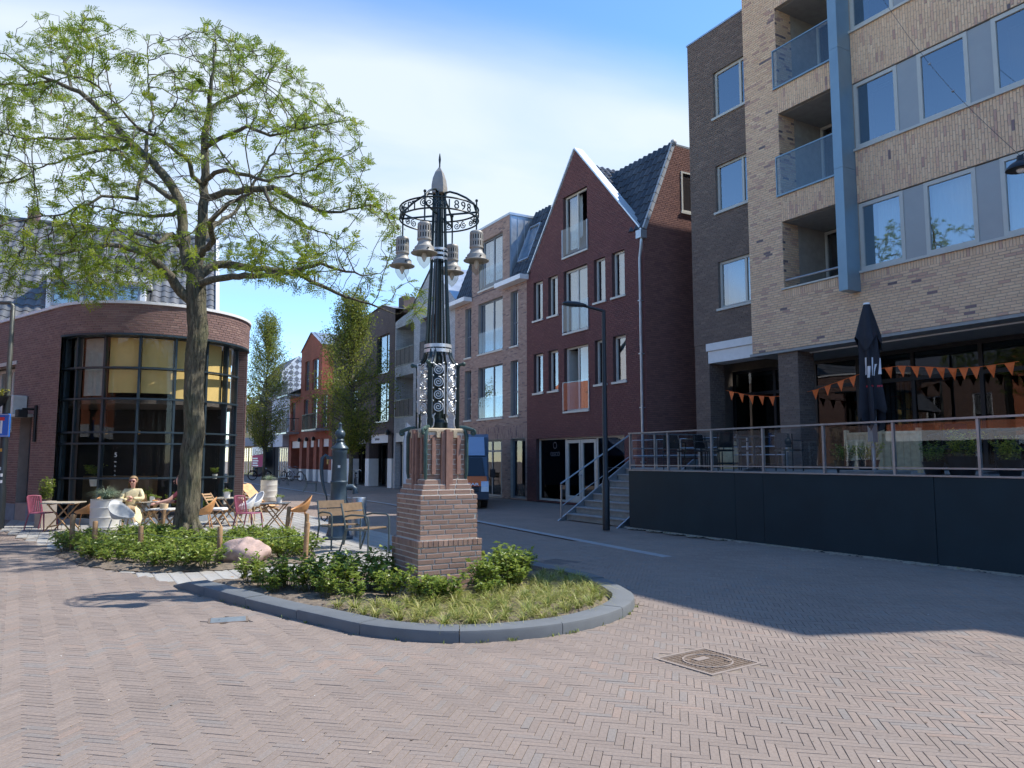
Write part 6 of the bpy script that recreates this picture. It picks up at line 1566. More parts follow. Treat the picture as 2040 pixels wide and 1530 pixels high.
# ---- newspaper rack and person-high stand at the far corner
AB = thing('display_stand', 'blue and white display stand beside the cafe corner far down the street', 'stand', tuple(ST(62.5,9.5)), R(-30))
for k in range(4): MB().box(-.5,.5,-.15,.15,.3+k*.35,.42+k*.35).build('shelf', pm('blue_white_print',(0.35,0.42,0.58),0.6), AB)
for sx in (-.5,.5): MB().box(sx-.03,sx+.03,-.17,.17,0,1.75).build('upright', M_BLK, AB)
FB = thing('beach_flag', 'white feather flag with red mark leaning beside the pedestal', 'flag', tuple(at(802, 990, 27).xy)+(0,), R(0))
MB().tube([(0,0,0),(0,0,2.2),(.1,0,2.9)], .018, 6).build('pole', M_GALV, FB)
MB().extr([(.0,.7),(.42,.5),(.62,1.5),(.55,2.5),(.12,2.9),(.0,2.2)], lambda u, v, w_: Vector((u, w_, v)), 0, .008).build('cloth', M_SIGNW, FB)
MB().extr([(.2,1.95),(.3,1.95),(.34,2.2),(.24,2.25)], lambda u, v, w_: Vector((u, w_, v)), -.01, -.002).build('red_mark', pm('sign_red',(0.62,0.03,0.04),0.4), FB)
# ================================================================== trees
from mathutils import noise as mnoise
def barkmat(name, c1, c2):
    t = NT(name)
    mp = t.node('ShaderNodeMapping'); t.l.new(t.tc.outputs['Object'], mp.inputs[0]); mp.inputs['Scale'].default_value = (1,1,0.16)
    n = t.noise(26, 8, 0.7, mp.outputs[0], 0.6)
    c = t.ramp(n, [(0.36,c1),(0.62,c2)])
    c = t.mix(t.math('MULTIPLY', t.ramp(t.noise(2.2,4), [(0.45,(0,0,0)),(0.65,(1,1,1))]), 0.45), c, (0.10,0.11,0.05))
    t.setb(Base_Color=c, Roughness=0.9); t.bump(n, 1.0, 0.035); return t.m
M_BARK = barkmat('furrowed_bark', (0.03,0.026,0.018), (0.19,0.165,0.11))
M_TWIG = pm('twig_bark', (0.085,0.078,0.06), 0.85, var=0.3)
M_LOCUST = leafmat('locust_leaf', [(0.0,(0.125,0.20,0.018)),(0.35,(0.19,0.275,0.024)),(0.7,(0.26,0.325,0.032)),(1.0,(0.33,0.33,0.05))], 0.5)
M_POD = pm('dry_pod', (0.17,0.11,0.07), 0.8, var=0.3)
def limb_px(P):
    """P: list of (zoom x, zoom y, depth offset, radius) read off the photograph's crown"""
    return [(at(x/2.353, y/2.353, 14.6+d), r if r > .16 else r*.88) for x, y, d, r in P]
LIMBS = [
 [(875,2541,0,.25),(872,2480,0,.208),(885,2300,0,.187),(912,2000,0,.180),(908,1750,.02,.176),(928,1560,0,.175),(920,1420,0,.174),(915,1330,0,.170)],
 [(915,1330,0,.13),(930,1200,.1,.12),(955,1010,.2,.11),(955,880,.25,.10),(962,770,.2,.09),(958,680,.1,.085),(968,590,0,.07),(985,470,-.1,.05),(1000,330,-.2,.035),(1010,190,-.3,.018)],
 [(905,1420,0,.12),(850,1370,-.1,.11),(800,1300,-.3,.10),(740,1235,-.6,.085),(690,1190,-.9,.07),(560,1150,-1.3,.05),(400,1165,-1.7,.035),(230,1200,-2.0,.018)],
 [(905,1320,.1,.13),(880,1230,.3,.12),(860,1090,.5,.115),(850,960,.6,.11),(800,870,.7,.105),(715,755,.8,.10),(610,670,.9,.09),(530,575,1.0,.08),(440,480,1.0,.065),(330,410,1.0,.05),(150,345,.9,.03),(20,250,.8,.015)],
 [(330,410,1.0,.04),(310,300,1.1,.034),(365,150,1.2,.022),(415,60,1.2,.01)],
 [(240,380,1.0,.035),(110,400,1.2,.03),(-60,390,1.5,.018)],
 [(600,660,.9,.055),(450,640,.5,.045),(300,655,.2,.035),(120,650,-.1,.02),(-40,600,-.3,.012)],
 [(590,690,.85,.05),(480,705,1.3,.04),(330,740,1.9,.03),(150,800,2.4,.016)],
 [(680,740,.8,.05),(690,640,1.2,.04),(720,540,1.5,.03),(690,380,1.8,.02),(700,160,2.0,.01)],
 [(955,870,.25,.06),(905,830,0,.055),(890,760,-.2,.05),(870,735,-.3,.05),(760,660,-.7,.04),(640,600,-1.1,.03),(520,470,-1.5,.015)],
 [(950,930,.2,.085),(1060,900,.1,.08),(1160,890,0,.075),(1280,880,-.1,.065),(1360,920,-.2,.055),(1450,970,-.4,.045),(1560,1000,-.6,.03),(1750,960,-.9,.012)],
 [(1240,890,-.1,.045),(1270,970,-.3,.035),(1380,1040,-.6,.022),(1560,1110,-.9,.012)],
 [(955,870,.2,.055),(1000,805,-.3,.05),(1060,795,-.6,.045),(1150,820,-.9,.04),(1260,850,-1.3,.03),(1450,800,-1.8,.014)],
 [(925,1310,0,.10),(1000,1240,.3,.095),(1090,1240,.5,.09),(1200,1260,.7,.08),(1390,1278,1.0,.065),(1500,1340,1.2,.05),(1620,1390,1.3,.035),(1850,1470,1.5,.012)],
 [(930,1330,-.05,.08),(1060,1300,-.4,.075),(1180,1295,-.7,.065),(1330,1285,-1.0,.05),(1500,1240,-1.4,.035),(1700,1290,-1.7,.016)],
 [(962,690,.1,.055),(1040,650,-.1,.05),(1160,590,-.3,.04),(1270,640,-.5,.03),(1420,600,-.8,.02),(1650,560,-1.0,.008)],
 [(968,600,0,.05),(1000,500,.4,.045),(1130,430,.8,.035),(1240,385,1.1,.025),(1320,250,1.3,.012)],
 [(930,1200,.1,.07),(1000,1130,-.6,.065),(980,1040,-1.2,.055),(1060,960,-1.9,.04),(1180,900,-2.5,.02)],
 [(850,960,.6,.07),(760,900,1.4,.06),(690,850,2.1,.045),(600,760,2.8,.03),(500,600,3.2,.012)],
 [(930,1150,.1,.07),(1010,1050,1.0,.06),(1100,1000,1.9,.045),(1250,760,2.7,.03),(1350,600,3.1,.012)],
 [(840,1150,.4,.07),(810,1095,.1,.06),(740,1140,-.3,.045),(690,1110,-.5,.035),(560,1080,-.8,.02),(300,1090,-1.2,.01)],
 [(700,740,.8,.05),(660,830,.3,.045),(640,930,-.2,.04),(480,920,-.6,.03),(300,1000,-1.0,.02),(60,1040,-1.4,.01)],
 [(870,990,.6,.06),(780,1010,1.3,.05),(640,1010,2.0,.035),(420,960,2.6,.015)],
]
CROWN = [(-420,560),(-330,230),(-120,110),(60,30),(185,22),(300,62),(420,50),(545,88),(615,140),(655,190),(722,232),(715,300),(770,360),(800,420),(800,480),(830,545),(860,600),(835,650),(770,640),(690,600),(600,575),(500,560),(430,545),(330,555),(240,600),(140,610),(40,590),(-100,610),(-300,620)]
def grow_tree(limbs, n_attr, seed):
    rg = np.random.default_rng(seed); rnd = random.Random(seed)
    P, par, rad, isl = [], [], [], []
    for L in limbs:
        pts = limb_px(L); start = None
        if P:
            d = [(Vector(p)-pts[0][0]).length for p in P]; start = int(np.argmin(d))
        prev = start
        for (a, ra), (b, rb) in zip(pts, pts[1:]):
            n = max(1, int((b-a).length/0.16))
            for i in range(n + (1 if b is pts[-1][0] else 0)):
                f = i/n; q = a.lerp(b, f)
                if prev is not None or P:
                    q = q + Vector((rg.normal(0,.012), rg.normal(0,.02), rg.normal(0,.012)))*(1 if ra < .15 else 0.3)
                if i == 0 and prev is not None and (Vector(P[prev])-q).length < 0.02: continue
                P.append(q); par.append(-1 if prev is None else prev); rad.append(ra+(rb-ra)*f); isl.append(True); prev = len(P)-1
    nl = len(P)
    # attraction points through the crown's volume
    cen = np.array([at(400, 340, 14.6)]); A = []
    xs = [c[0] for c in CROWN]; ys = [c[1] for c in CROWN]
    while len(A) < n_attr:
        x, y = rg.uniform(min(xs), max(xs)), rg.uniform(min(ys), max(ys))
        if not inside(CROWN, x, y): continue
        # nearer the outline the crown is thinner
        ex = (x-330)/560; ey = (y-350)/330; rr = min(1, math.sqrt(ex*ex+ey*ey)); half = 4.0*math.sqrt(max(0.05, 1-rr**2.2))
        d = rg.uniform(-half, half)
        q_ = at(x, y, 14.6+d)
        if mnoise.noise(q_*0.62+Vector((3,1,5))) < -0.08 + 0.12*rr: continue
        A.append(q_)
    A = np.array([tuple(a) for a in A])
    X = np.array([tuple(p) for p in P]); X = X.tolist()
    best = np.full(len(A), 1e9); bi = np.zeros(len(A), int); live = np.ones(len(A), bool)
    def update(new):
        nonlocal best, bi
        Y = np.array([X[i] for i in new])
        for c in range(0, len(new), 400):
            d = np.linalg.norm(A[:, None, :]-Y[None, c:c+400, :], axis=2); j = d.argmin(1); m = d[np.arange(len(A)), j]; b = m < best
            best[b] = m[b]; bi[b] = np.array(new)[c+j[b]]
    # thick trunk does not sprout
    ok = [i for i in range(nl) if rad[i] < 0.13]
    update(ok); STEP, KILL, REACH = 0.17, 0.21, 2.6
    for it_ in range(46):
        live &= best > KILL
        sel = np.where(live & (best < REACH))[0]
        if len(sel) == 0: break
        acc = {}
        for a in sel:
            i = bi[a]; v = A[a]-np.array(X[i]); v = v/np.linalg.norm(v)
            if i in acc: acc[i] += v
            else: acc[i] = v.copy()
        new = []
        for i, v in acc.items():
            v = v/max(1e-6, np.linalg.norm(v)) + rg.normal(0, .22, 3)
            if par[i] >= 0:
                w_ = np.array(X[i])-np.array(X[par[i]]); v = v + 0.35*w_/max(1e-6, np.linalg.norm(w_))
            v /= np.linalg.norm(v)
            X.append((np.array(X[i])+v*STEP).tolist()); par.append(i); rad.append(0.0); isl.append(False); new.append(len(X)-1)
        update(new)
    n = len(X); kids = [[] for _ in range(n)]
    for i in range(n):
        if par[i] >= 0: kids[par[i]].append(i)
    # pipe model radii for grown twigs
    for i in range(n-1, -1, -1):
        if not isl[i]:
            rad[i] = max(0.0055, sum(rad[k]**2.3 for k in kids[i] if not isl[k])**(1/2.3)) if kids[i] else 0.0045
    for i in range(nl, n): rad[i] = min(rad[i], rad[par[i]]*0.9 if par[i] < nl else 0.06)
    return X, par, rad, isl, kids, nl
def chains(X, par, kids, isl):
    """runs of nodes to skin as tubes"""
    out = []; n = len(X); start = [i for i in range(n) if par[i] < 0]
    stack = [(i, -1) for i in start]
    while stack:
        i, p = stack.pop(); run = [p, i] if p >= 0 else [i]
        while True:
            k = kids[i]
            if not k: break
            nxt = max(k, key=lambda q: depth_[q])
            for q in k:
                if q != nxt: stack.append((q, i))
            run.append(nxt); i = nxt
        if len(run) > 1: out.append(run)
    return out
X, par, rad, isl, kids, nl = grow_tree(LIMBS, 3900, 11)
depth_ = [0.0]*len(X)
for i in range(len(X)-1, -1, -1): depth_[i] = (max([depth_[k] for k in kids[i]], default=0) + 1 + rad[i]*200)
print('tree nodes', len(X))
TB = Vector((-6.13, 14.6, 0))
LT = thing('locust_tree', 'spreading locust tree with sparse spring leaves in front of the cafe', 'tree', TB)
trunk, limbs_m, twigs = MB(), MB(), MB()
for run in chains(X, par, kids, isl):
    pts = [Vector(X[i])-TB for i in run]; rr = [rad[i] if rad[i] < .168 else rad[i]*.9 for i in run]
    if run[0] != run[-1] and par[run[0]] < 0 or max(rr) > 0.15: tgt, nn = trunk, 18
    elif max(rr[1:]) > 0.02: tgt, nn = limbs_m, 8
    else: tgt, nn = twigs, 4
    if rr[0] > 1.6*rr[1] and par[run[0]] >= 0: rr[0] = rr[1]*1.25
    tgt.tube(pts, rr, nn, cap=True)
def furrow(mb):
    v = []
    for p in mb.v:
        q = Vector(p); a = math.atan2(q.y, q.x)
        v.append(p)
    mb.v = v

def rough_trunk(pts, rr):
    # resample finely and press vertical furrows into the bark
    L = [0.0]
    for a, b in zip(pts, pts[1:]): L.append(L[-1] + (b-a).length)
    n = int(L[-1]/0.045); K = 60; V = []
    for i in range(n+1):
        d = L[-1]*i/n; j = min(len(pts)-2, max(0, int(np.searchsorted(L, d))-1)); f = (d-L[j])/max(1e-6, L[j+1]-L[j])
        c = pts[j].lerp(pts[j+1], f); r = rr[j]+(rr[j+1]-rr[j])*f
        for k in range(K):
            a = 2*math.pi*k/K; u = Vector((math.cos(a)*3.4, math.sin(a)*3.4, d*1.5))
            rd = 1-abs(mnoise.noise(u*1.7+Vector((0,0,3))))*2.6; lump = mnoise.noise(Vector((math.cos(a)*1.1, math.sin(a)*1.1, d*2.2)))
            q = r*(1 + 0.10*rd + 0.16*lump)
            V.append(c + Vector((math.cos(a), math.sin(a), 0))*q)
    return V, [(i*K+k, i*K+(k+1)%K, (i+1)*K+(k+1)%K, (i+1)*K+k) for i in range(n) for k in range(K)]
tl_ = [i for i in range(nl) if rad[i] >= 0.168]
V_, F_ = rough_trunk([Vector(X[i])-TB for i in tl_], [rad[i] for i in tl_])
trunk = MB() if False else trunk
link('trunk', np_mesh('trunk', [tuple(v) for v in V_], F_, M_BARK, smooth=True), LT)
trunk.build('limbs', M_BARK, LT, 'all'); limbs_m.build('limbs', M_BARK, LT, 'all'); twigs.build('twigs', M_TWIG, LT, 'all', kind='stuff')
fl_ = MB()
for k in range(7):
    a = 2*math.pi*k/7+0.3; fl_.tube([(0.08*math.cos(a),0.08*math.sin(a),0.62),(0.19*math.cos(a),0.19*math.sin(a),0.30),(0.27*math.cos(a),0.27*math.sin(a),0.12),(0.42*math.cos(a),0.42*math.sin(a),0.0)], [0.03,0.07,0.085,0.05], 8)
fl_.build('root_flare', M_BARK, LT, 'all')
# pinnate leaves in tufts along the outer twigs
tips = [i for i in range(nl, len(X)) if rad[i] < 0.013] + [i for i in range(nl) if rad[i] < 0.016]
V, Fq, At = [], [], []
PV_, PF_ = [], []
for i in tips:
    p = np.array(X[i]) - np.array(TB)
    dens = 1 if kids[i] else 2
    q_ = Vector(X[i]); nv_ = mnoise.noise(q_*0.75) + 0.6*mnoise.noise(q_*1.9+Vector((7,3,1)))
    if nv_ < -0.02 - 0.22*rng.random() or (rng.random() < 0.25 and kids[i]): continue
    for _ in range(dens + 4 + int(nv_ > 0.25)*2):
        d = rng.normal(0, 1, 3); d[2] = d[2]*0.5 + 0.05
        if par[i] >= 0:
            w_ = np.array(X[i])-np.array(X[par[i]]); d = d + 1.0*w_/max(1e-6, np.linalg.norm(w_))
        d /= np.linalg.norm(d); Lf = rng.uniform(0.10, 0.21); tone = rng.random()
        sd = np.cross(d, [0,0,1]); sd /= max(1e-6, np.linalg.norm(sd)); up = np.cross(sd, d)
        npair = rng.integers(4, 6); roll = rng.normal(0, .5)
        sd2 = sd*math.cos(roll)+up*math.sin(roll)
        for k in range(npair):
            f = (k+0.7)/npair; c = p + d*Lf*f - np.array([0,0,0.10])*Lf*f*f*2
            for s_ in (-1, 1):
                e = (sd2*s_*0.85 + d*0.5); e /= np.linalg.norm(e); ll = Lf*0.36*(1-0.4*abs(f-0.5)); wv = d*ll*0.24
                o = len(V); drop = np.array([0,0,-ll*0.22])
                V += [c-wv*0.4, c+e*ll*0.5-wv, c+e*ll+drop, c+e*ll*0.5+wv]; Fq.append((o,o+1,o+2,o+3)); At.append(min(.999,max(0,tone*0.8+rng.uniform(0,.2))))
    if rng.random() < 0.055:   # hanging pods
        ll = rng.uniform(.08,.16); o = len(PV_); a = rng.uniform(0, 6.28); w_ = 0.011
        q = p + np.array([rng.normal(0,.03), rng.normal(0,.03), -0.02]); ex = np.array([math.cos(a)*w_, math.sin(a)*w_, 0]); cv = np.array([-math.sin(a), math.cos(a), 0])*ll*0.2
        PV_ += [q-ex, q+ex, q+cv+ex*1.2+[0,0,-ll*.5], q+cv-ex*1.2+[0,0,-ll*.5], q+ex*.4+[0,0,-ll], q-ex*.4+[0,0,-ll]]; PF_ += [(o,o+1,o+2,o+3),(o+3,o+2,o+4,o+5)]
print('leaflets', len(Fq))
link('foliage', np_mesh('foliage', V, Fq, M_LOCUST, At), LT, kind='stuff')
link('seed_pods', np_mesh('seed_pods', PV_, PF_, M_POD), LT, kind='stuff')
# ---- columnar street trees
M_HORN = leafmat('hornbeam_leaf', [(0.0,(0.12,0.16,0.028)),(0.4,(0.21,0.25,0.04)),(0.75,(0.30,0.31,0.055)),(1.0,(0.40,0.33,0.08))], 0.55)
def street_tree(loc, h, w, label, seed, stem=2.6, wide=0.38):
    rg = np.random.default_rng(seed); t = thing('street_tree', label, 'tree', loc, 0, 'columnar street trees')
    MB().tube([(0,0,0),(0.02,0,1.2),(0,0.02,stem+1),(0,0,h*0.6)], [.14,.11,.10,.04], 12).build('trunk', M_BARK, t, 'all')
    def rz_(f): return w*(np.interp(f, [0,.08,.22,wide,.55,.75,.92,1.0],[.18,.55,.85,1.0,.80,.52,.34,.10]))
    br = MB(); V, Fq, At = [], [], []; n = 210
    for b in range(n):
        f = rg.random()**0.85; a = rg.uniform(0, 6.283); r = rz_(f)*rg.uniform(.55,1.05)
        z1 = stem + (h-stem)*f; z0 = max(stem*0.8, z1-rg.uniform(.8,2.2)); tip = np.array([r*math.cos(a), r*math.sin(a), z1]); q0 = np.array([0,0,z0]); mid = (tip+q0)/2 + np.array([math.cos(a)*r*.15, math.sin(a)*r*.15, -.1])
        br.tube([q0, mid, tip], [.03,.018,.006], 4, cap=False)
        tone0 = rg.uniform(-.15,.15)
        for k in range(135):
            g = rg.random()**0.6; c = (1-g)**2*q0+2*g*(1-g)*mid+g*g*tip + rg.normal(0, .17, 3)*np.array([1,1,1.25])
            u = rg.normal(0,1,3); u /= np.linalg.norm(u); v_ = np.cross(u, rg.normal(0,1,3)); v_ /= np.linalg.norm(v_); s_ = rg.uniform(.035,.07)
            o = len(V); V += [c-u*s_, c+v_*s_*.55, c+u*s_, c-v_*s_*.55]; Fq.append((o,o+1,o+2,o+3)); At.append(min(.999,max(0,rg.beta(1.6,2.2)+tone0)))
    br.build('branches', M_TWIG, t, kind='stuff')
    link('crown', np_mesh('crown', V, Fq, M_HORN, At), t, kind='stuff')
street_tree((-8.55,40.5,0), 10.8, 2.7, 'dense columnar street tree nearer the ornate lamp', 3)
street_tree((-18.5,57.0,0), 12.9, 2.5, 'columnar street tree farther down beside the curved cafe', 5, 3.0, 0.32)
# ================================================================== planting
M_SHRUB = leafmat('glossy_shrub_leaf', [(0.0,(0.10,0.165,0.035)),(0.45,(0.21,0.29,0.05)),(0.8,(0.35,0.41,0.075)),(0.93,(0.42,0.42,0.09)),(1.0,(0.52,0.44,0.06))], 0.4, 0.36)
M_SEDGE = leafmat('golden_sedge', [(0.0,(0.13,0.19,0.04)),(0.4,(0.25,0.29,0.06)),(0.75,(0.42,0.40,0.12)),(1.0,(0.58,0.50,0.24))], 0.3, 0.5)
M_FESCUE = leafmat('blue_fescue', [(0.0,(0.15,0.23,0.17)),(0.6,(0.27,0.36,0.26)),(1.0,(0.45,0.45,0.26))], 0.3, 0.5)
M_YSHRUB = leafmat('yellow_shrub_leaf', [(0.0,(0.26,0.29,0.04)),(0.6,(0.50,0.47,0.07)),(1.0,(0.70,0.60,0.10))], 0.35)
M_STEM = pm('green_stem', (0.10,0.10,0.045), 0.7)
def leaf(V, F, A, c, d, up, L, w, tone):
    """pointed leaf folded along the midrib"""
    s_ = np.cross(d, up); s_ /= max(1e-6, np.linalg.norm(s_)); up = np.cross(s_, d); o = len(V)
    V += [c, c+d*L*.45+s_*w+up*w*.35, c+d*L*.45-up*w*.1, c+d*L*.45-s_*w+up*w*.35, c+d*L-up*L*.12]
    F += [(o,o+1,o+2,o+2),(o+1,o+4,o+2,o+2),(o,o+2,o+3,o+3),(o+2,o+4,o+3,o+3)]; A += [tone]*4
def shrub_meshes(seed, h, spread, nst, nlf, L, mat, nm='foliage'):
    rg = np.random.default_rng(seed); V, F, A = [], [], []; st = MB()
    for i in range(nst):
        a = rg.uniform(0, 6.28); r = spread*math.sqrt(rg.random()); hh = h*rg.uniform(.55,1.0)*(1-.25*r/spread)
        b = np.array([r*.35*math.cos(a), r*.35*math.sin(a), 0]); t = np.array([r*math.cos(a), r*math.sin(a), hh]); m = (b+t)/2+np.array([0,0,hh*.15])
        st.tube([b, m, t], [.007,.005,.003], 4, cap=False)
        for k in range(nlf):
            g = .25+.75*rg.random(); c = (1-g)**2*b+2*g*(1-g)*m+g*g*t + rg.normal(0,.02,3)
            d = rg.normal(0,1,3); d[2] = abs(d[2])*.5-.1; d /= np.linalg.norm(d)
            leaf(V, F, A, c, d, np.array([0,0,1.0])+rg.normal(0,.3,3), L*rg.uniform(.6,1.15), L*rg.uniform(.24,.34), min(.999,max(0,rg.beta(2,2.4)*.85+.12*g+ (rg.random() < .02)*.3)))
    V = np.array(V); F = np.array(F)
    # triangles: drop the doubled corner
    return st.mesh('stems', M_STEM), np_mesh(nm, V, F[:, :3], mat, A)
SH = [shrub_meshes(20+i, .50, .30, 15, 22, .085, M_SHRUB) for i in range(4)]
SR = [shrub_meshes(40+i, .36, .34, 15, 20, .080, M_SHRUB) for i in range(4)]
def put_shrub(var, x, y, z, sc_, label, group, name='shrub', cat='shrub'):
    t = thing(name, label, cat, (x, y, z), random.uniform(0, 6.28), group); t.scale = (sc_, sc_, sc_*random.uniform(.9,1.1))
    link('stems', var[0], t, kind=None); link('foliage', var[1], t)
    return t
random.seed(21)
front = []
for px_, py_, sc_ in ((500,1160,.85),(520,1168,.6),(575,1172,1.0),(610,1180,.9),(640,1168,1.05),(675,1185,.95),(705,1165,1.05),(740,1180,1.0),(765,1165,1.0),(650,1190,.6),(785,1190,.85),(545,1178,.6),(700,1195,.55)):
    q = at(px_, py_, 1); k = (0.07-CAM_H)/(q.z-CAM_H); put_shrub(random.choice(SH), q.x*k, k, .06, sc_, 'leafy green shrub in the lamp bed left of the pedestal', 'shrubs left of the pedestal')
for px_, py_, sc_ in ((838,1196,.75),(862,1200,.85),(892,1196,.8)):
    q = at(px_, py_, 1); k = (0.07-CAM_H)/(q.z-CAM_H); put_shrub(random.choice(SH), q.x*k, k, .06, sc_, 'leafy green shrub directly in front of the pedestal', 'shrubs in front of the pedestal')
for px_, py_, sc_ in ((960,1178,1.0),(985,1165,1.1),(1010,1160,1.1),(1035,1152,1.0),(975,1190,.6),(1020,1172,.8)):
    q = at(px_, py_, 1); k = (0.07-CAM_H)/(q.z-CAM_H); put_shrub(random.choice(SH), q.x*k, k, .06, sc_, 'dark shaded shrub in the lamp bed right of the pedestal', 'shrubs right of the pedestal')
n_ = 0; tries = 0; spots = []
while len(spots) < 62 and tries < 4000:
    tries += 1; x, y = random.uniform(-8.1,-3.2), random.uniform(11.1,15.4)
    if not inside(grow(REAR_BED,-0.07), x, y) or math.hypot(x+6.13, y-14.6) < .42 or math.hypot(x+4.1, y-11.75) < .5: continue
    if min([math.hypot(x-a, y-b) for a, b in spots], default=9) < .36: continue
    spots.append((x, y))
for x, y in spots: put_shrub(random.choice(SR), x, y, .04, random.uniform(.8,1.15), 'low leafy shrub in the fenced bed round the locust tree', 'ground cover shrubs round the tree')
# ---- sedge tufts
def sedge(seed, n, h, mat, wv=.004, arch=1.0):
    rg = np.random.default_rng(seed); V, F, A = [], [], []
    for i in range(n):
        a = rg.uniform(0, 6.28); L = h*rg.uniform(.6,1.15); out = rg.uniform(.35,1.25)*arch; d = np.array([math.cos(a), math.sin(a), 0]); s_ = np.array([-d[1], d[0], 0])*wv*rg.uniform(.7,1.3); b = d*rg.uniform(0,.03); tn = rg.random(); o = len(V)
        for k in range(5):
            f = k/4; p = b + d*L*out*(f**1.6) + np.array([0,0,L*(.85*f-.62*out*f*f*f)])
            V += [p-s_*(1-.85*f), p+s_*(1-.85*f)]
        F += [(o+2*k, o+2*k+1, o+2*k+3, o+2*k+2) for k in range(4)]; A += [min(.999, tn*.7+.1*k) for k in range(4)]
    return np_mesh('blades', V, F, mat, A)
SG = [sedge(60+i, 60, .21, M_SEDGE, .0045, 1.1) for i in range(4)]
spots = []; tries = 0
while len(spots) < 112 and tries < 6000:
    tries += 1; x, y = random.uniform(-2.3,1.2), random.uniform(7.1,10.3)
    if not inside(grow(BED,-0.05), x, y): continue
    q = project((x, y, .1))
    if q[1] < 1165 and q[0] < 1060 or (abs(x-LX) < .62 and abs(y-LY) < .68): continue
    if q[0] < 820 and q[1] < 1200+ (820-q[0])*.02: continue
    if min([math.hypot(x-a, y-b) for a, b in spots], default=9) < .15: continue
    spots.append((x, y))
for x, y in spots:
    lit = project((x, y, .1))[0] < 1010 or y < 8.2
    t = thing('sedge_tuft', 'golden green sedge tuft in the sunny front of the lamp bed' if lit else 'green sedge tuft in the shaded right end of the lamp bed', 'grass tuft', (x, y, .065), random.uniform(0, 6.28), 'sunlit sedge tufts' if lit else 'shaded sedge tufts')
    t.scale = (random.uniform(.85,1.25),)*3; link('blades', random.choice(SG), t)
# ---- litter in the beds: bark chips and dead leaves
ch = MB()
for poly, z0, n in ((BED,.085,520),(REAR_BED,.06,520)):
    xs = [p[0] for p in poly]; ys = [p[1] for p in poly]; c_ = 0
    while c_ < n:
        x, y = random.uniform(min(xs), max(xs)), random.uniform(min(ys), max(ys))
        if not inside(grow(poly,-0.04), x, y): continue
        c_ += 1; a = random.uniform(0, 6.28); l = random.uniform(.012,.035); w_ = l*random.uniform(.3,.8); z = z0+random.uniform(-.01,.02)
        ca_, sa_ = math.cos(a), math.sin(a); ch.add([(x-l*ca_,y-l*sa_,z),(x+w_*sa_,y-w_*ca_,z+.006),(x+l*ca_,y+l*sa_,z+random.uniform(0,.012)),(x-w_*sa_,y+w_*ca_,z+.004)], [(0,1,2,3)], random.uniform(.05,.99))
t_ = NT('bark_litter'); t_.setb(Base_Color=t_.ramp(t_.attr(), [(0,(0.09,0.06,0.04)),(.5,(0.20,0.14,0.09)),(.9,(0.33,0.26,0.18)),(1,(0.35,0.16,0.05))]), Roughness=.9)
ch.build('bed_litter', t_.m, kind='stuff')
# ---- boulder
def rock(v):
    n = v.normalized(); k = 1+.05*math.sin(n.x*5+1)+.06*math.sin(n.y*6+n.z*4)+.04*math.sin(n.x*9-n.z*7); return Vector((v.x*k, v.y*k, max(v.z*k, -.16)))
M_ROCK = pm('pink_granite', (0.47,0.34,0.29), 0.85, var=0.25, scale=9, bump=0.7, bscale=45)
bo = thing('boulder', 'rounded pink granite boulder at the front corner of the tree bed', 'boulder', (-4.08,11.85,.17))
MB().ball((0,0,0), (.36,.27,.235), 36, 22, fn=rock).build('stone', M_ROCK, bo, 'all')
# ---- post and wire fence
M_POST = pm('chestnut_post', (0.33,0.20,0.10), 0.85, var=0.3, scale=12, bump=0.4)
WF = thing('wire_fence', 'low fence of wooden stakes and thin wire round the tree bed', 'fence', (-5.5,13.5,0))
pp = [(-7.55,13.25,.66),(-7.05,13.05,.56),(-5.98,12.45,.53),(-4.52,11.95,.56),(-3.28,12.25,.60),(-3.75,14.0,.62),(-4.5,15.35,.66),(-7.0,15.4,.6)]
for x, y, h_ in pp:
    a, b = random.gauss(0,.02), random.gauss(0,.02)
    MB().tube([(x+5.5,y-13.5,-.1),(x+5.5+a*.5,y-13.5+b*.5,h_*.5),(x+5.5+a,y-13.5+b,h_-.012),(x+5.5+a,y-13.5+b,h_)], [.042,.041,.040,.033], 10).build('stake', M_POST, WF, True)
for i in range(len(pp)):
    p, q = pp[i], pp[(i+1) % len(pp)]; m = [( p[0]+(q[0]-p[0])*f+5.5, p[1]+(q[1]-p[1])*f-13.5-.045, .42-.05*math.sin(math.pi*f)+random.gauss(0,.004)) for f in np.linspace(0,1,7)]
    MB().tube(m, .0019, 4).build('wire', M_GALV, WF)
# ---- drum planters
M_DRUM = pm('cream_drum_paint', (0.60,0.58,0.52), 0.5, 0.1, var=0.08, scale=3, dirt=0.15)
FSC = sedge(90, 620, .52, M_FESCUE, .006, .8)
def drum(loc, label, h_, r_, grass, sc_):
    t = thing('drum_planter', label, 'planter', loc, 0, 'cream steel drum planters')
    pr_ = [(r_*.98,0),(r_,.01)]
    for k in range(3): z = h_*(.2+.28*k); pr_ += [(r_,z-.022),(r_*1.004,z-.016),(r_*1.028,z-.006),(r_*1.028,z+.006),(r_*1.004,z+.016),(r_,z+.022)]
    pr_ += [(r_,h_-.02),(r_*1.03,h_-.01),(r_*1.03,h_),(r_*.96,h_),(r_*.96,h_-.06)]
    MB().lathe(pr_, n=30, cap=False).build('drum', M_DRUM, t, True); MB().lathe([(r_*.96,h_-.08),(r_*.96,h_-.06)], n=24).build('soil', M_SOIL, t)
    g_ = link('grass', grass, t); g_.location = (0,0,h_-.08); g_.scale = (sc_,sc_,sc_*.95)
drum((-8.84,16.75,0), 'cream ribbed drum planter with blue green grass among the cafe chairs', .74, .31, FSC, 1.05)
drum(tuple(at(535,997,29.5).xy)+(0,), 'cream ribbed drum planter standing in the street beyond the cafe', .80, .31, FSC, .85)
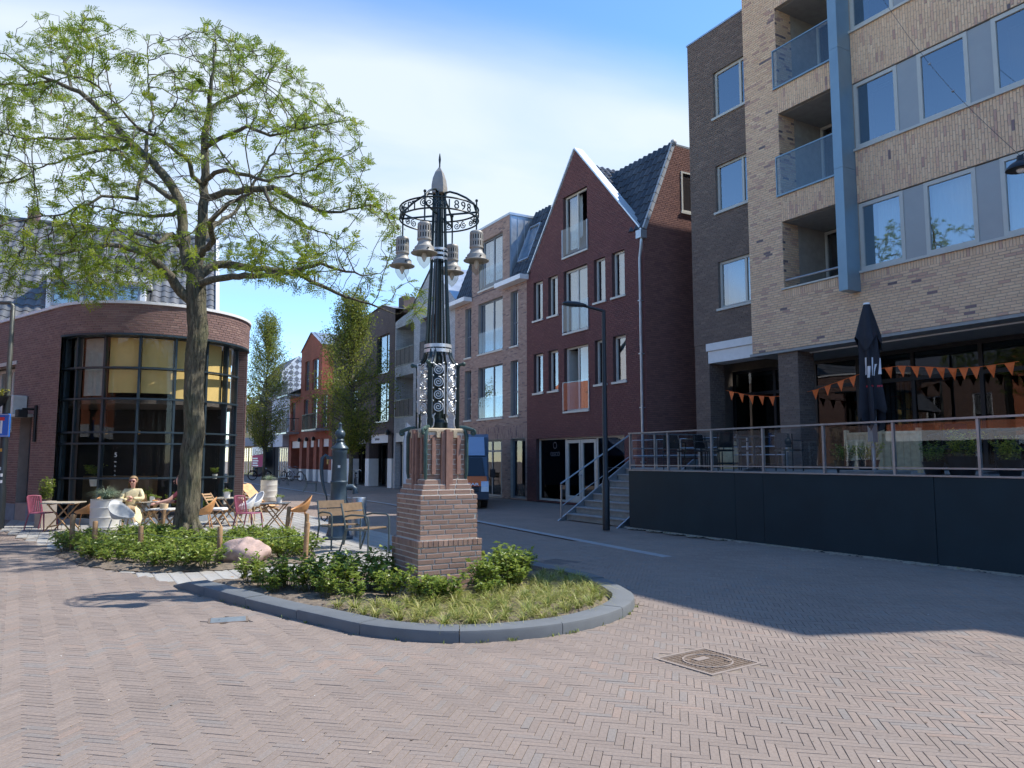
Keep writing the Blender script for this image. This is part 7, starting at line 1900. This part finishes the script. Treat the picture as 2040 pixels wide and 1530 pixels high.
# ---- planters on the terrace
def ter_shrub(px_, label, sc_, mat, s, t):
    st_m, fo = shrub_meshes(int(px_), .55, .32, 20, 24, .06, mat)
    o = thing('potted_shrub', label, 'shrub', ST(s, t, 1.352), 0, 'potted shrubs on the terrace'); o.scale = (sc_,)*3
    MB().lathe([(.16,0),(.22,.26),(.24,.28),(.21,.28)], n=18, cap=False).build('pot', M_BLK, o, True)
    for d_, nm in ((st_m,'stems'),(fo,'foliage')): c_ = link(nm, d_, o); c_.location = (0,0,.22)
ter_shrub(1706, 'yellow flowering shrub in front of the pine screen', .85, M_YSHRUB, 8.55, 12.2)
ter_shrub(1660, 'dark green shrub left of the yellow flowering one', .8, M_SHRUB, 9.1, 12.3)
ter_shrub(1832, 'low green shrub right of the parasol pole', .75, M_SHRUB, 7.25, 12.0)
ter_shrub(1886, 'tall yellow green shrub behind the glass railing', 1.05, M_YSHRUB, 6.85, 12.1)
ter_shrub(1990, 'yellow green shrub at the right end of the glass railing', .85, M_YSHRUB, 6.2, 12.2)
# basket on the sign post, hedge box by the cafe door
hb = link('foliage', shrub_meshes(77, .35, .38, 26, 26, .06, M_YSHRUB)[1], HB); hb.location = (0,0,.2)
bx = thing('hedge_box', 'tall grey planter box with clipped green hedge at the cafe window', 'planter', (-11.0,18.15,0), R(-35))
MB().cbox(-.17,.17,-.17,.17,0,.62,.01).build('box', pm('taupe_planter',(0.33,0.29,0.25),0.7), bx)
hf = link('foliage', shrub_meshes(78, .75, .17, 40, 24, .05, M_SHRUB)[1], bx); hf.location = (0,0,.55)
# indoor plants behind the bay glass
for k, (ph_, z_, sc_) in enumerate(((-104,1.15,.9),(-66,.5,.8),(-45,.35,.9),(-18,.3,.7),(-8,1.2,.5))):
    p = CC + g_at(R(ph_), 1.95, 0); o = thing('indoor_plant', ['leafy plant high behind the left bay panes','leafy plant behind the bay glass near the seated woman','leafy plant behind the bay glass left of the trunk','leafy plant behind the right bay panes','small climbing plant in the rightmost bay panes'][k], 'plant', (p.x, p.y, z_), 0)
    o.scale = (sc_,)*3; MB().lathe([(.10,-.25),(.14,0),(.12,0)], n=14).build('pot', M_PANELW, o, True); link('foliage', SH[k % 4][1], o)
# ================================================================== cafe furniture and guests
SCF = 0.90
M_PLUM = pm('plum_plastic', (0.26,0.07,0.11), 0.45, var=0.06); M_TANP = pm('tan_plastic', (0.55,0.27,0.10), 0.45, var=0.05); M_GREYP = pm('pale_grey_plastic', (0.40,0.41,0.41), 0.45, var=0.04); M_WHITEP = pm('white_plastic', (0.80,0.81,0.80), 0.4, var=0.03)
M_TEAK = pm('teak_wood', (0.36,0.22,0.11), 0.65, var=0.25, scale=14, bump=0.2); M_TEAKG = pm('greyed_teak', (0.36,0.32,0.25), 0.75, var=0.2, scale=14, bump=0.2); M_BEECH = pm('beech_leg', (0.58,0.42,0.24), 0.55)
def shell_chair(loc, rz, label, mat, legmat, leggy=.02):
    t = thing('shell_chair', label, 'chair', loc, rz, 'bucket shell chairs at the cafe'); t.scale = (SCF,)*3   # faces -y
    V = []; nu, nv = 28, 10
    for j in range(nv+1):
        v = j/nv
        for i in range(nu):
            a = 2*math.pi*i/nu; back = (1+math.sin(a))/2; rim = .02+.19*back**.8+.20*back**3
            rr = .225*min(1, v/.62)**.9 + max(0, v-.62)*.12; hh = max(0, (v-.5)/.5)**1.5*rim + .02*v
            V.append((rr*math.cos(a)*1.0, rr*math.sin(a)*.95 + max(0, v-.6)*.16*back, .43+hh))
    m = MB().add(V, [(j*nu+i, j*nu+(i+1)%nu, (j+1)*nu+(i+1)%nu, (j+1)*nu+i) for j in range(nv) for i in range(nu)])
    so = m.build('shell', mat, t, 'all'); md = so.modifiers.new('thickness', 'SOLIDIFY'); md.thickness = .012
    for sx in (-1,1):
        for sy in (-1,1): MB().tube([(sx*.24,sy*.24,0),(sx*.15,sy*.15,.43)], [leggy*.7,leggy], 8).build('leg', legmat, t, True)
def slat_chair(loc, rz, label):
    t = thing('plastic_chair', label, 'chair', loc, rz, 'plum plastic chairs at the cafe'); t.scale = (SCF,)*3
    MB().cbox(-.22,.22,-.24,.20,.425,.45,.02).build('seat', M_PLUM, t)
    for k in range(9):
        x = -.19+k*.0475; c_ = .05*(1-(x/.2)**2); MB().tube([(x,.20+c_,.45),(x*1.02,.235+c_,.62),(x,.28+c_,.84)], .012, 6).build('back_slat', M_PLUM, t, True)
    MB().tube([(x, .28+.05*(1-(x/.22)**2), .84+.02*(1-(x/.22)**2)) for x in np.linspace(-.22,.22,9)], .017, 8).build('top_rail', M_PLUM, t, True)
    for sx in (-1,1):
        MB().tube([(sx*.23,-.27,0),(sx*.21,-.22,.43)], [.014,.02], 8).build('leg', M_PLUM, t, True); MB().tube([(sx*.23,.30,0),(sx*.215,.20,.43),(sx*.22,.28,.84)], [.014,.02,.016], 8).build('leg', M_PLUM, t, True)
def bistro_table(loc, rz, label, h_=.72, w_=.62, topm=None, legm=None):
    t = thing('folding_table', label, 'table', loc, rz, 'folding cafe tables'); t.scale = (SCF,)*3; tm = topm or M_TEAKG; lm = legm or M_TEAK
    for k in range(8): MB().cbox(-w_/2+k*w_/8+.004, -w_/2+(k+1)*w_/8-.004, -w_/2, w_/2, h_-.025, h_, .004).build('top_slat', tm, t)
    for sy in (-1,1):
        y = sy*(w_/2-.08)
        MB().bar((-.30,y,0),(.26,y,h_-.03),.025,.045,(0,1,0)).build('leg', lm, t); MB().bar((.30,y-.03*sy,0),(-.26,y-.03*sy,h_-.03),.025,.045,(0,1,0)).build('leg', lm, t)
    for x in (-.24,.24): MB().bar((x,-w_/2+.06,h_-.045),(x,w_/2-.06,h_-.045),.04,.03).build('batten', lm, t)
    MB().bar((-.22,-w_/2+.08,.12),(-.22,w_/2-.08,.12),.03,.03).build('stretcher', lm, t)
def folding_chair(loc, rz, label):
    t = thing('folding_chair', label, 'chair', loc, rz, 'wooden folding chairs'); t.scale = (SCF,)*3
    for k in range(5): MB().cbox(-.20,.20,-.20+k*.08,-.13+k*.08,.43,.45,.004).build('seat_slat', M_TEAK, t)
    for sx in (-1,1):
        MB().bar((sx*.19,-.28,0),(sx*.19,.36,.88),.022,.04,(1,0,0)).build('leg', M_TEAK, t); MB().bar((sx*.16,.30,0),(sx*.16,-.18,.44),.022,.04,(1,0,0)).build('leg', M_TEAK, t)
    for k in range(3): MB().bar((-.19,.245+k*.05,.71+k*.068),(.19,.245+k*.05,.71+k*.068),.018,.05,(0,.6,.8)).build('back_slat', M_TEAK, t)
def gp(px_, depth): p = at(px_, 1000, depth); return (p.x, p.y, 0)
slat_chair(gp(86,17.5), R(80), 'plum slatted chair at the far left cafe table')
bistro_table(gp(127,17.35), R(10), 'grey wooden folding table at the far left of the cafe', .71, .8)
shell_chair(gp(172,17.15), R(-80), 'tan shell chair left of the drum planter', M_TANP, M_TANP, .014)
shell_chair(gp(245,15.65), R(62), 'pale grey shell chair in front of the drum planter', M_GREYP, M_GREYP, .014)
bistro_table(gp(302,17.7), R(5), 'folding table laid with food beside the seated woman', .70, .6)
bistro_table(gp(330,16.1), R(-8), 'folding table with sunlit slats half hidden by the trunk', .64, .6, pm('pale_slat',(0.55,0.54,0.50),0.7))
shell_chair(gp(404,16.9), R(-75), 'tan shell chair just right of the tree trunk', M_TANP, M_TANP, .014)
folding_chair(gp(434,18.3), R(78), 'dark teak folding chair with white cushion')
cu_ = thing('seat_cushion', 'white cushion on the teak folding chair', 'cushion', (gp(434,18.3)[0], gp(434,18.3)[1], .405)); MB().cbox(-.17,.19,-.18,.18,0,.05,.02).build('pad', M_WHITEP, cu_)
bistro_table(gp(458,19.2), R(5), 'grey folding table against the right bay panes', .72, .75)
shell_chair(gp(487,18.7), R(-62), 'white shell chair with beech legs at the cafe corner', M_WHITEP, M_BEECH, .02)
shell_chair(gp(503,19.8), R(-40), 'second white shell chair behind, at the cafe corner', M_WHITEP, M_BEECH, .02)
slat_chair(gp(496,17.4), R(75), 'plum slatted chair near the middle of the tree bed')
bistro_table(gp(549,17.1), R(4), 'folding table with dark slats and a white flower pot', .71, .62, pm('dark_slat',(0.12,0.13,0.14),0.6))
shell_chair(gp(596,17.7), R(-70), 'tan shell chair rightmost on the cafe terrace', M_TANP, M_TANP, .014)
def pot(loc, label, sc_, mat=None):
    t = thing('flower_pot', label, 'flower pot', loc, 0, 'small pots on the cafe tables'); t.scale = (sc_,)*3
    MB().lathe([(.055,0),(.07,.12),(.075,.13),(.06,.13)], n=16).build('pot', mat or M_WHITEP, t, True); f_ = link('foliage', SR[1][1], t); f_.location = (0,0,.08); f_.scale = (.35,)*3
zt = .71*SCF
def onp(px_, d, z): p = gp(px_, d); return (p[0], p[1], z)
pot(onp(556,17.0,.641), 'white flower pot on the dark slatted table', 1.0)
pot(onp(452,19.1,.65), 'white square flower pot on the table by the bay', 1.15)
pot(onp(303,17.75,.632), 'white pot with herbs on the laid table', .9)
pot(onp(315,17.6,.632), 'small green plant at the right of the laid table', .7, M_TERRA)
bs = thing('bread_basket', 'round woven basket on the sunlit folding table', 'basket', onp(327,16.05,.578)); MB().lathe([(.075,0),(.085,.09),(.08,.10),(.075,.09)], n=18).build('basket', M_BEECH, bs, True)
mn = thing('menu_holder', 'small wooden menu holder on the laid table', 'menu holder', onp(287,17.65,.632), R(20)); MB().extr([(-.07,0),(.07,0),(.03,.17),(-.03,.14)], lambda u, v, w_: Vector((u, w_, v)), 0, .04).build('block', M_TEAK, mn)
pt = thing('plate', 'plate of food on the laid table', 'plate', onp(309,17.55,.632)); MB().lathe([(.05,0),(.11,.015),(.105,.02),(.0,.012)], n=20).build('dish', M_WHITEP, pt, True); MB().ball((0,0,.03),(.07,.05,.025),10,6,jit=.15).build('food', pm('baked_food',(0.52,0.24,0.08),0.7), pt, True)
# lounge chairs with blankets past the corner
for k, (px_, d, lb) in enumerate(((488,24.6,'wooden lounge chair with pale fleece at the cafe corner'),(522,23.6,'wooden lounge chair draped with an orange striped blanket'))):
    t = thing('lounge_chair', lb, 'chair', gp(px_, d), R(70), 'wooden lounge chairs')
    for sx in (-.28,.28): MB().bar((sx,-.45,.02),(sx,.25,.30),.04,.06).build('frame', M_TEAK, t); MB().bar((sx,.05,.05),(sx,.62,.72),.04,.06).build('back_frame', M_TEAK, t); MB().bar((sx,-.4,.30),(sx,.3,.0),.04,.05).build('leg', M_TEAK, t)
    for j in range(6): MB().box(-.28,.28,-.42+j*.1,-.35+j*.1,.10+j*.04,.12+j*.04).build('seat_slat', M_TEAK, t)
    for j in range(5): MB().bar((-.28,.18+j*.1,.25+j*.12),(.28,.18+j*.1,.25+j*.12),.02,.07).build('back_slat', M_TEAK, t)
    V = []; bw = .27
    for i in range(13):
        f = i/12; y = -.45+f*1.1; z = .13+f*.16 if f < .5 else .21+(f-.5)*1.15
        for j in range(7): V.append((-bw+j*bw/3, y+random.uniform(-.01,.01), z+.06+.015*math.sin(j*2+i)))
    MB().add(V, [(i*7+j, i*7+j+1, (i+1)*7+j+1, (i+1)*7+j) for i in range(12) for j in range(6)]).build('blanket', pm('fleece_%d' % k, (0.74,0.66,0.50) if k == 0 else (0.66,0.40,0.20), 0.9, var=.2, scale=6), t, 'all')
# ---- guests
M_SKIN = pm('skin', (0.62,0.34,0.26), 0.5, var=.04); M_COAT = pm('cream_yellow_coat', (0.70,0.60,0.36), 0.85, var=.14, scale=9, bump=.8, bscale=14); M_TROU = pm('brown_trousers', (0.36,0.25,0.14), 0.85, var=.16, scale=9, bump=.6, bscale=18); M_HAIRB = pm('blond_hair', (0.30,0.19,0.09), 0.6, var=.2, scale=20); M_HAIRD = pm('brown_hair', (0.10,0.055,0.03), 0.6, var=.2, scale=20); M_WINE = pm('wine_red_top', (0.13,0.02,0.035), 0.85); M_JEAN = pm('dark_trousers', (0.02,0.025,0.035), 0.9)
def skin_body(name, joints, edges, root, pick, mats, parent):
    me = bpy.data.meshes.new(name); names = list(joints); me.from_pydata([joints[n][:3] for n in names], [(names.index(a), names.index(b)) for a, b in edges], [])
    o = bpy.data.objects.new(name, me); COL.objects.link(o)
    sm = o.modifiers.new('skin', 'SKIN'); sm.use_smooth_shade = True
    for i, n in enumerate(names):
        r = joints[n][3]; me.skin_vertices[0].data[i].radius = (r, joints[n][4] if len(joints[n]) > 4 else r); me.skin_vertices[0].data[i].use_root = n == root
    sb = o.modifiers.new('sub', 'SUBSURF'); sb.levels = 2; sb.render_levels = 2
    dg = bpy.context.evaluated_depsgraph_get(); dg.update(); m2 = bpy.data.meshes.new_from_object(o.evaluated_get(dg))
    bpy.data.objects.remove(o); bpy.data.meshes.remove(me)
    m2.materials.clear()
    for m in mats: m2.materials.append(m)
    for p in m2.polygons: p.material_index = pick(p.center); p.use_smooth = True
    return link(name, m2, parent)
def hand(parent, w, d, up, mat):
    """palm with four fingers and a thumb, curled a little"""
    w, d, up = Vector(w), Vector(d).normalized(), Vector(up); s_ = d.cross(up).normalized(); up = s_.cross(d); m = MB()
    m.tube([w, w+d*.04, w+d*.085], [.022,.036,.034], 8)
    for k in range(4):
        b = w+d*.08+s_*(-.027+.018*k); L = (.062,.072,.068,.052)[k]; m.tube([b, b+d*L*.5-up*.008, b+d*L*.85-up*L*.45], [.0095,.009,.007], 6)
    b = w+d*.03-s_*.03; m.tube([b, b-s_*.03+d*.02, b-s_*.035+d*.055-up*.01], [.012,.011,.009], 6)
    m.build('hand', mat, parent, True)
def face(parent, c, fwd, side_, mat, glasses=False):
    c, f, s_ = Vector(c), Vector(fwd), Vector(side_)
    m = MB(); m.tube([c+f*.095+ZUP*.01, c+f*.118-ZUP*.02, c+f*.10-ZUP*.03], [.010,.016,.012], 8); m.build('nose', mat, parent, True)
    MB().ball(c+f*.097-ZUP*.062, (.022,.012,.007), 10, 6).build('mouth', pm('lip',(0.45,0.13,0.12),.5), parent, True)
    for k in (-1,1):
        MB().ball(c+s_*k*.082-ZUP*.005, (.012,.02,.03), 8, 6).build('ear', mat, parent, True)
        if glasses: MB().ball(c+f*.098+s_*k*.036+ZUP*.012, (.034,.014,.027), 10, 8).build('sunglass_lens', pm('dark_lens',(0.10,0.02,0.02),.15), parent, True)
        else: MB().ball(c+f*.090+s_*k*.033+ZUP*.015, (.012,.008,.008), 8, 6).build('eye', pm('eye',(0.05,0.03,0.02),.2), parent, True)
    if glasses: MB().tube([c+f*.105-s_*.03+ZUP*.02, c+f*.108+ZUP*.024, c+f*.105+s_*.03+ZUP*.02], .005, 5).build('glasses_bridge', M_BLK, parent)
# woman facing the square, legs crossed
wp = gp(262, 17.45)
WM = thing('person', 'woman in cream yellow coat and sunglasses seated with legs crossed', 'person', wp, R(12)); WM.scale = (SCF,)*3
J = dict(pelvis=(0,.05,.50,.15,.12), belly=(0,.08,.68,.13,.10), chest=(0,.10,.90,.155,.105), neck0=(0,.10,1.03,.06), neck=(0,.085,1.09,.05), head0=(0,.07,1.16,.075,.085), head=(0,.065,1.25,.075,.09), crown=(0,.075,1.31,.05,.06),
 shl=(-.17,.10,.99,.06), ell=(-.24,.0,.76,.048), wrl=(-.07,-.14,.76,.034), shr=(.17,.10,.99,.06), elr=(.25,-.02,.78,.048), wrr=(.06,-.17,.80,.034),
 hil=(-.10,.02,.48,.10), knl=(-.11,-.40,.50,.065), anl=(-.10,-.40,.10,.04), tol=(-.10,-.54,.04,.035), hir=(.10,.02,.50,.10), knr=(.02,-.44,.60,.065), anr=(.24,-.62,.24,.04), tor=(.32,-.72,.20,.033))
ED = [('pelvis','belly'),('belly','chest'),('chest','neck0'),('neck0','neck'),('neck','head0'),('head0','head'),('head','crown'),('chest','shl'),('shl','ell'),('ell','wrl'),('chest','shr'),('shr','elr'),('elr','wrr'),('pelvis','hil'),('hil','knl'),('knl','anl'),('anl','tol'),('pelvis','hir'),('hir','knr'),('knr','anr'),('anr','tor')]
def pickw(c): return 0 if c.z > 1.06 else 2 if (c.y < -.12 and c.z < .70) and not (c.z > .70) else 1
J.update(belly=(0,.08,.68,.155,.12), chest=(0,.10,.90,.175,.12), shl=(-.18,.10,.98,.07), shr=(.18,.10,.98,.07), ell=(-.26,.0,.76,.062), elr=(.27,-.02,.78,.062), wrl=(-.08,-.14,.76,.045), wrr=(.07,-.17,.80,.045))
wb = skin_body('body', J, ED, 'pelvis', pickw, [M_SKIN, M_COAT, M_TROU], WM)
hand(WM, (-.07,-.14,.76), (.8,-.4,0), (0,0,1), M_SKIN); hand(WM, (.06,-.17,.80), (-.7,-.3,.5), (0,0,1), M_SKIN)
face(WM, (0,.062,1.215), (0,-1,.0), (1,0,0), M_SKIN, True)
MB().ball((0,.095,1.25), (.108,.108,.115), 18, 12, fn=lambda v: v if not (v.y < .03 and v.z < 1.29) else Vector((v.x*.96, max(v.y, .055), v.z))).build('hair', M_HAIRB, WM, True)
MB().add([(-.10,.05,1.23),(-.115,.08,1.1),(-.12,.12,1.0),(.10,.05,1.23),(.115,.08,1.1),(.12,.12,1.0),(-.06,.16,1.2),(.06,.16,1.2),(-.07,.19,.98),(.07,.19,.98)], [(0,1,2,8,6),(3,7,9,5,4),(6,8,9,7)]).build('hair_fall', M_HAIRB, WM, True)
V = []
for i in range(9):       # coat skirts hanging over the crossed legs
    f = i/8
    for j in range(9):
        g_ = j/8; V.append((.10+.13*g_+.10*f+.02*math.sin(i*1.3+j), .10-.62*f*(1-.35*g_)-.06*g_, .66-.12*g_-.34*f*(.35+.65*f)-.10*f*g_+.012*math.sin(j*2.2+i)))
co = MB().add(V, [(i*9+j, i*9+j+1, (i+1)*9+j+1, (i+1)*9+j) for i in range(8) for j in range(8)]).build('coat_skirt', M_COAT, WM, 'all'); co.modifiers.new('t', 'SOLIDIFY').thickness = .012
for p, q in (((-.10,-.39,.07),(-.10,-.58,.03)),((.24,-.62,.22),(.35,-.75,.18))): MB().tube([p, Vector(p).lerp(Vector(q),.5), q], [.045,.05,.03], 8).build('shoe', M_WHITEP, WM, True)
shell_chair((wp[0]+.02, wp[1]+.12, 0), R(12), 'chair under the seated woman in the cream coat', M_GREYP, M_BEECH, .018)
# guest half hidden behind the trunk, reaching over the table
mp_ = gp(357, 16.9)
MN = thing('person', 'seated guest in wine red top behind the trunk, reaching across the table', 'person', mp_, R(-72)); MN.scale = (SCF,)*3
J2 = dict(J); J2.update(wrl=(-.12,-.30,.74,.034), ell=(-.24,-.05,.74,.048), elr=(.26,-.20,.80,.048), wrr=(.26,-.50,.72,.034), knr=(.12,-.40,.50,.065), anr=(.12,-.38,.10,.04), tor=(.12,-.52,.04,.035), chest=(0,.06,.92,.165,.11), neck0=(0,.04,1.06,.062), neck=(0,.02,1.12,.054), head0=(0,-.01,1.20,.078,.088), head=(0,-.02,1.29,.078,.09), crown=(0,-.01,1.35,.052,.06), shl=(-.18,.06,1.02,.062), shr=(.18,.04,1.02,.062))
def pickm(c): return 0 if c.z > 1.09 or (c.y < -.12 and .68 < c.z) else 2 if c.z < .60 and c.y < .02 or c.z < .5 else 1
skin_body('body', J2, ED, 'pelvis', pickm, [M_SKIN, M_WINE, M_JEAN], MN)
hand(MN, (.26,-.50,.72), (0,-1,-.2), (0,0,1), M_SKIN); hand(MN, (-.12,-.30,.74), (.3,-1,-.2), (0,0,1), M_SKIN)
face(MN, (0,-.025,1.255), (0,-1,.0), (1,0,0), M_SKIN)
MB().ball((0,.012,1.30), (.102,.108,.11), 18, 12, fn=lambda v: v if not (v.y < -.05 and v.z < 1.34) else Vector((v.x*.96, max(v.y, -.03), v.z))).build('hair', M_HAIRD, MN, True)
for x in (-.10,.12): MB().tube([(x,-.37,.07),(x,-.47,.06),(x,-.57,.03)], [.045,.05,.03], 8).build('shoe', M_WHITEP, MN, True)
shell_chair((mp_[0]+.1, mp_[1]+.02, 0), R(-72), 'chair under the guest behind the tree trunk', M_TANP, M_TANP, .014)
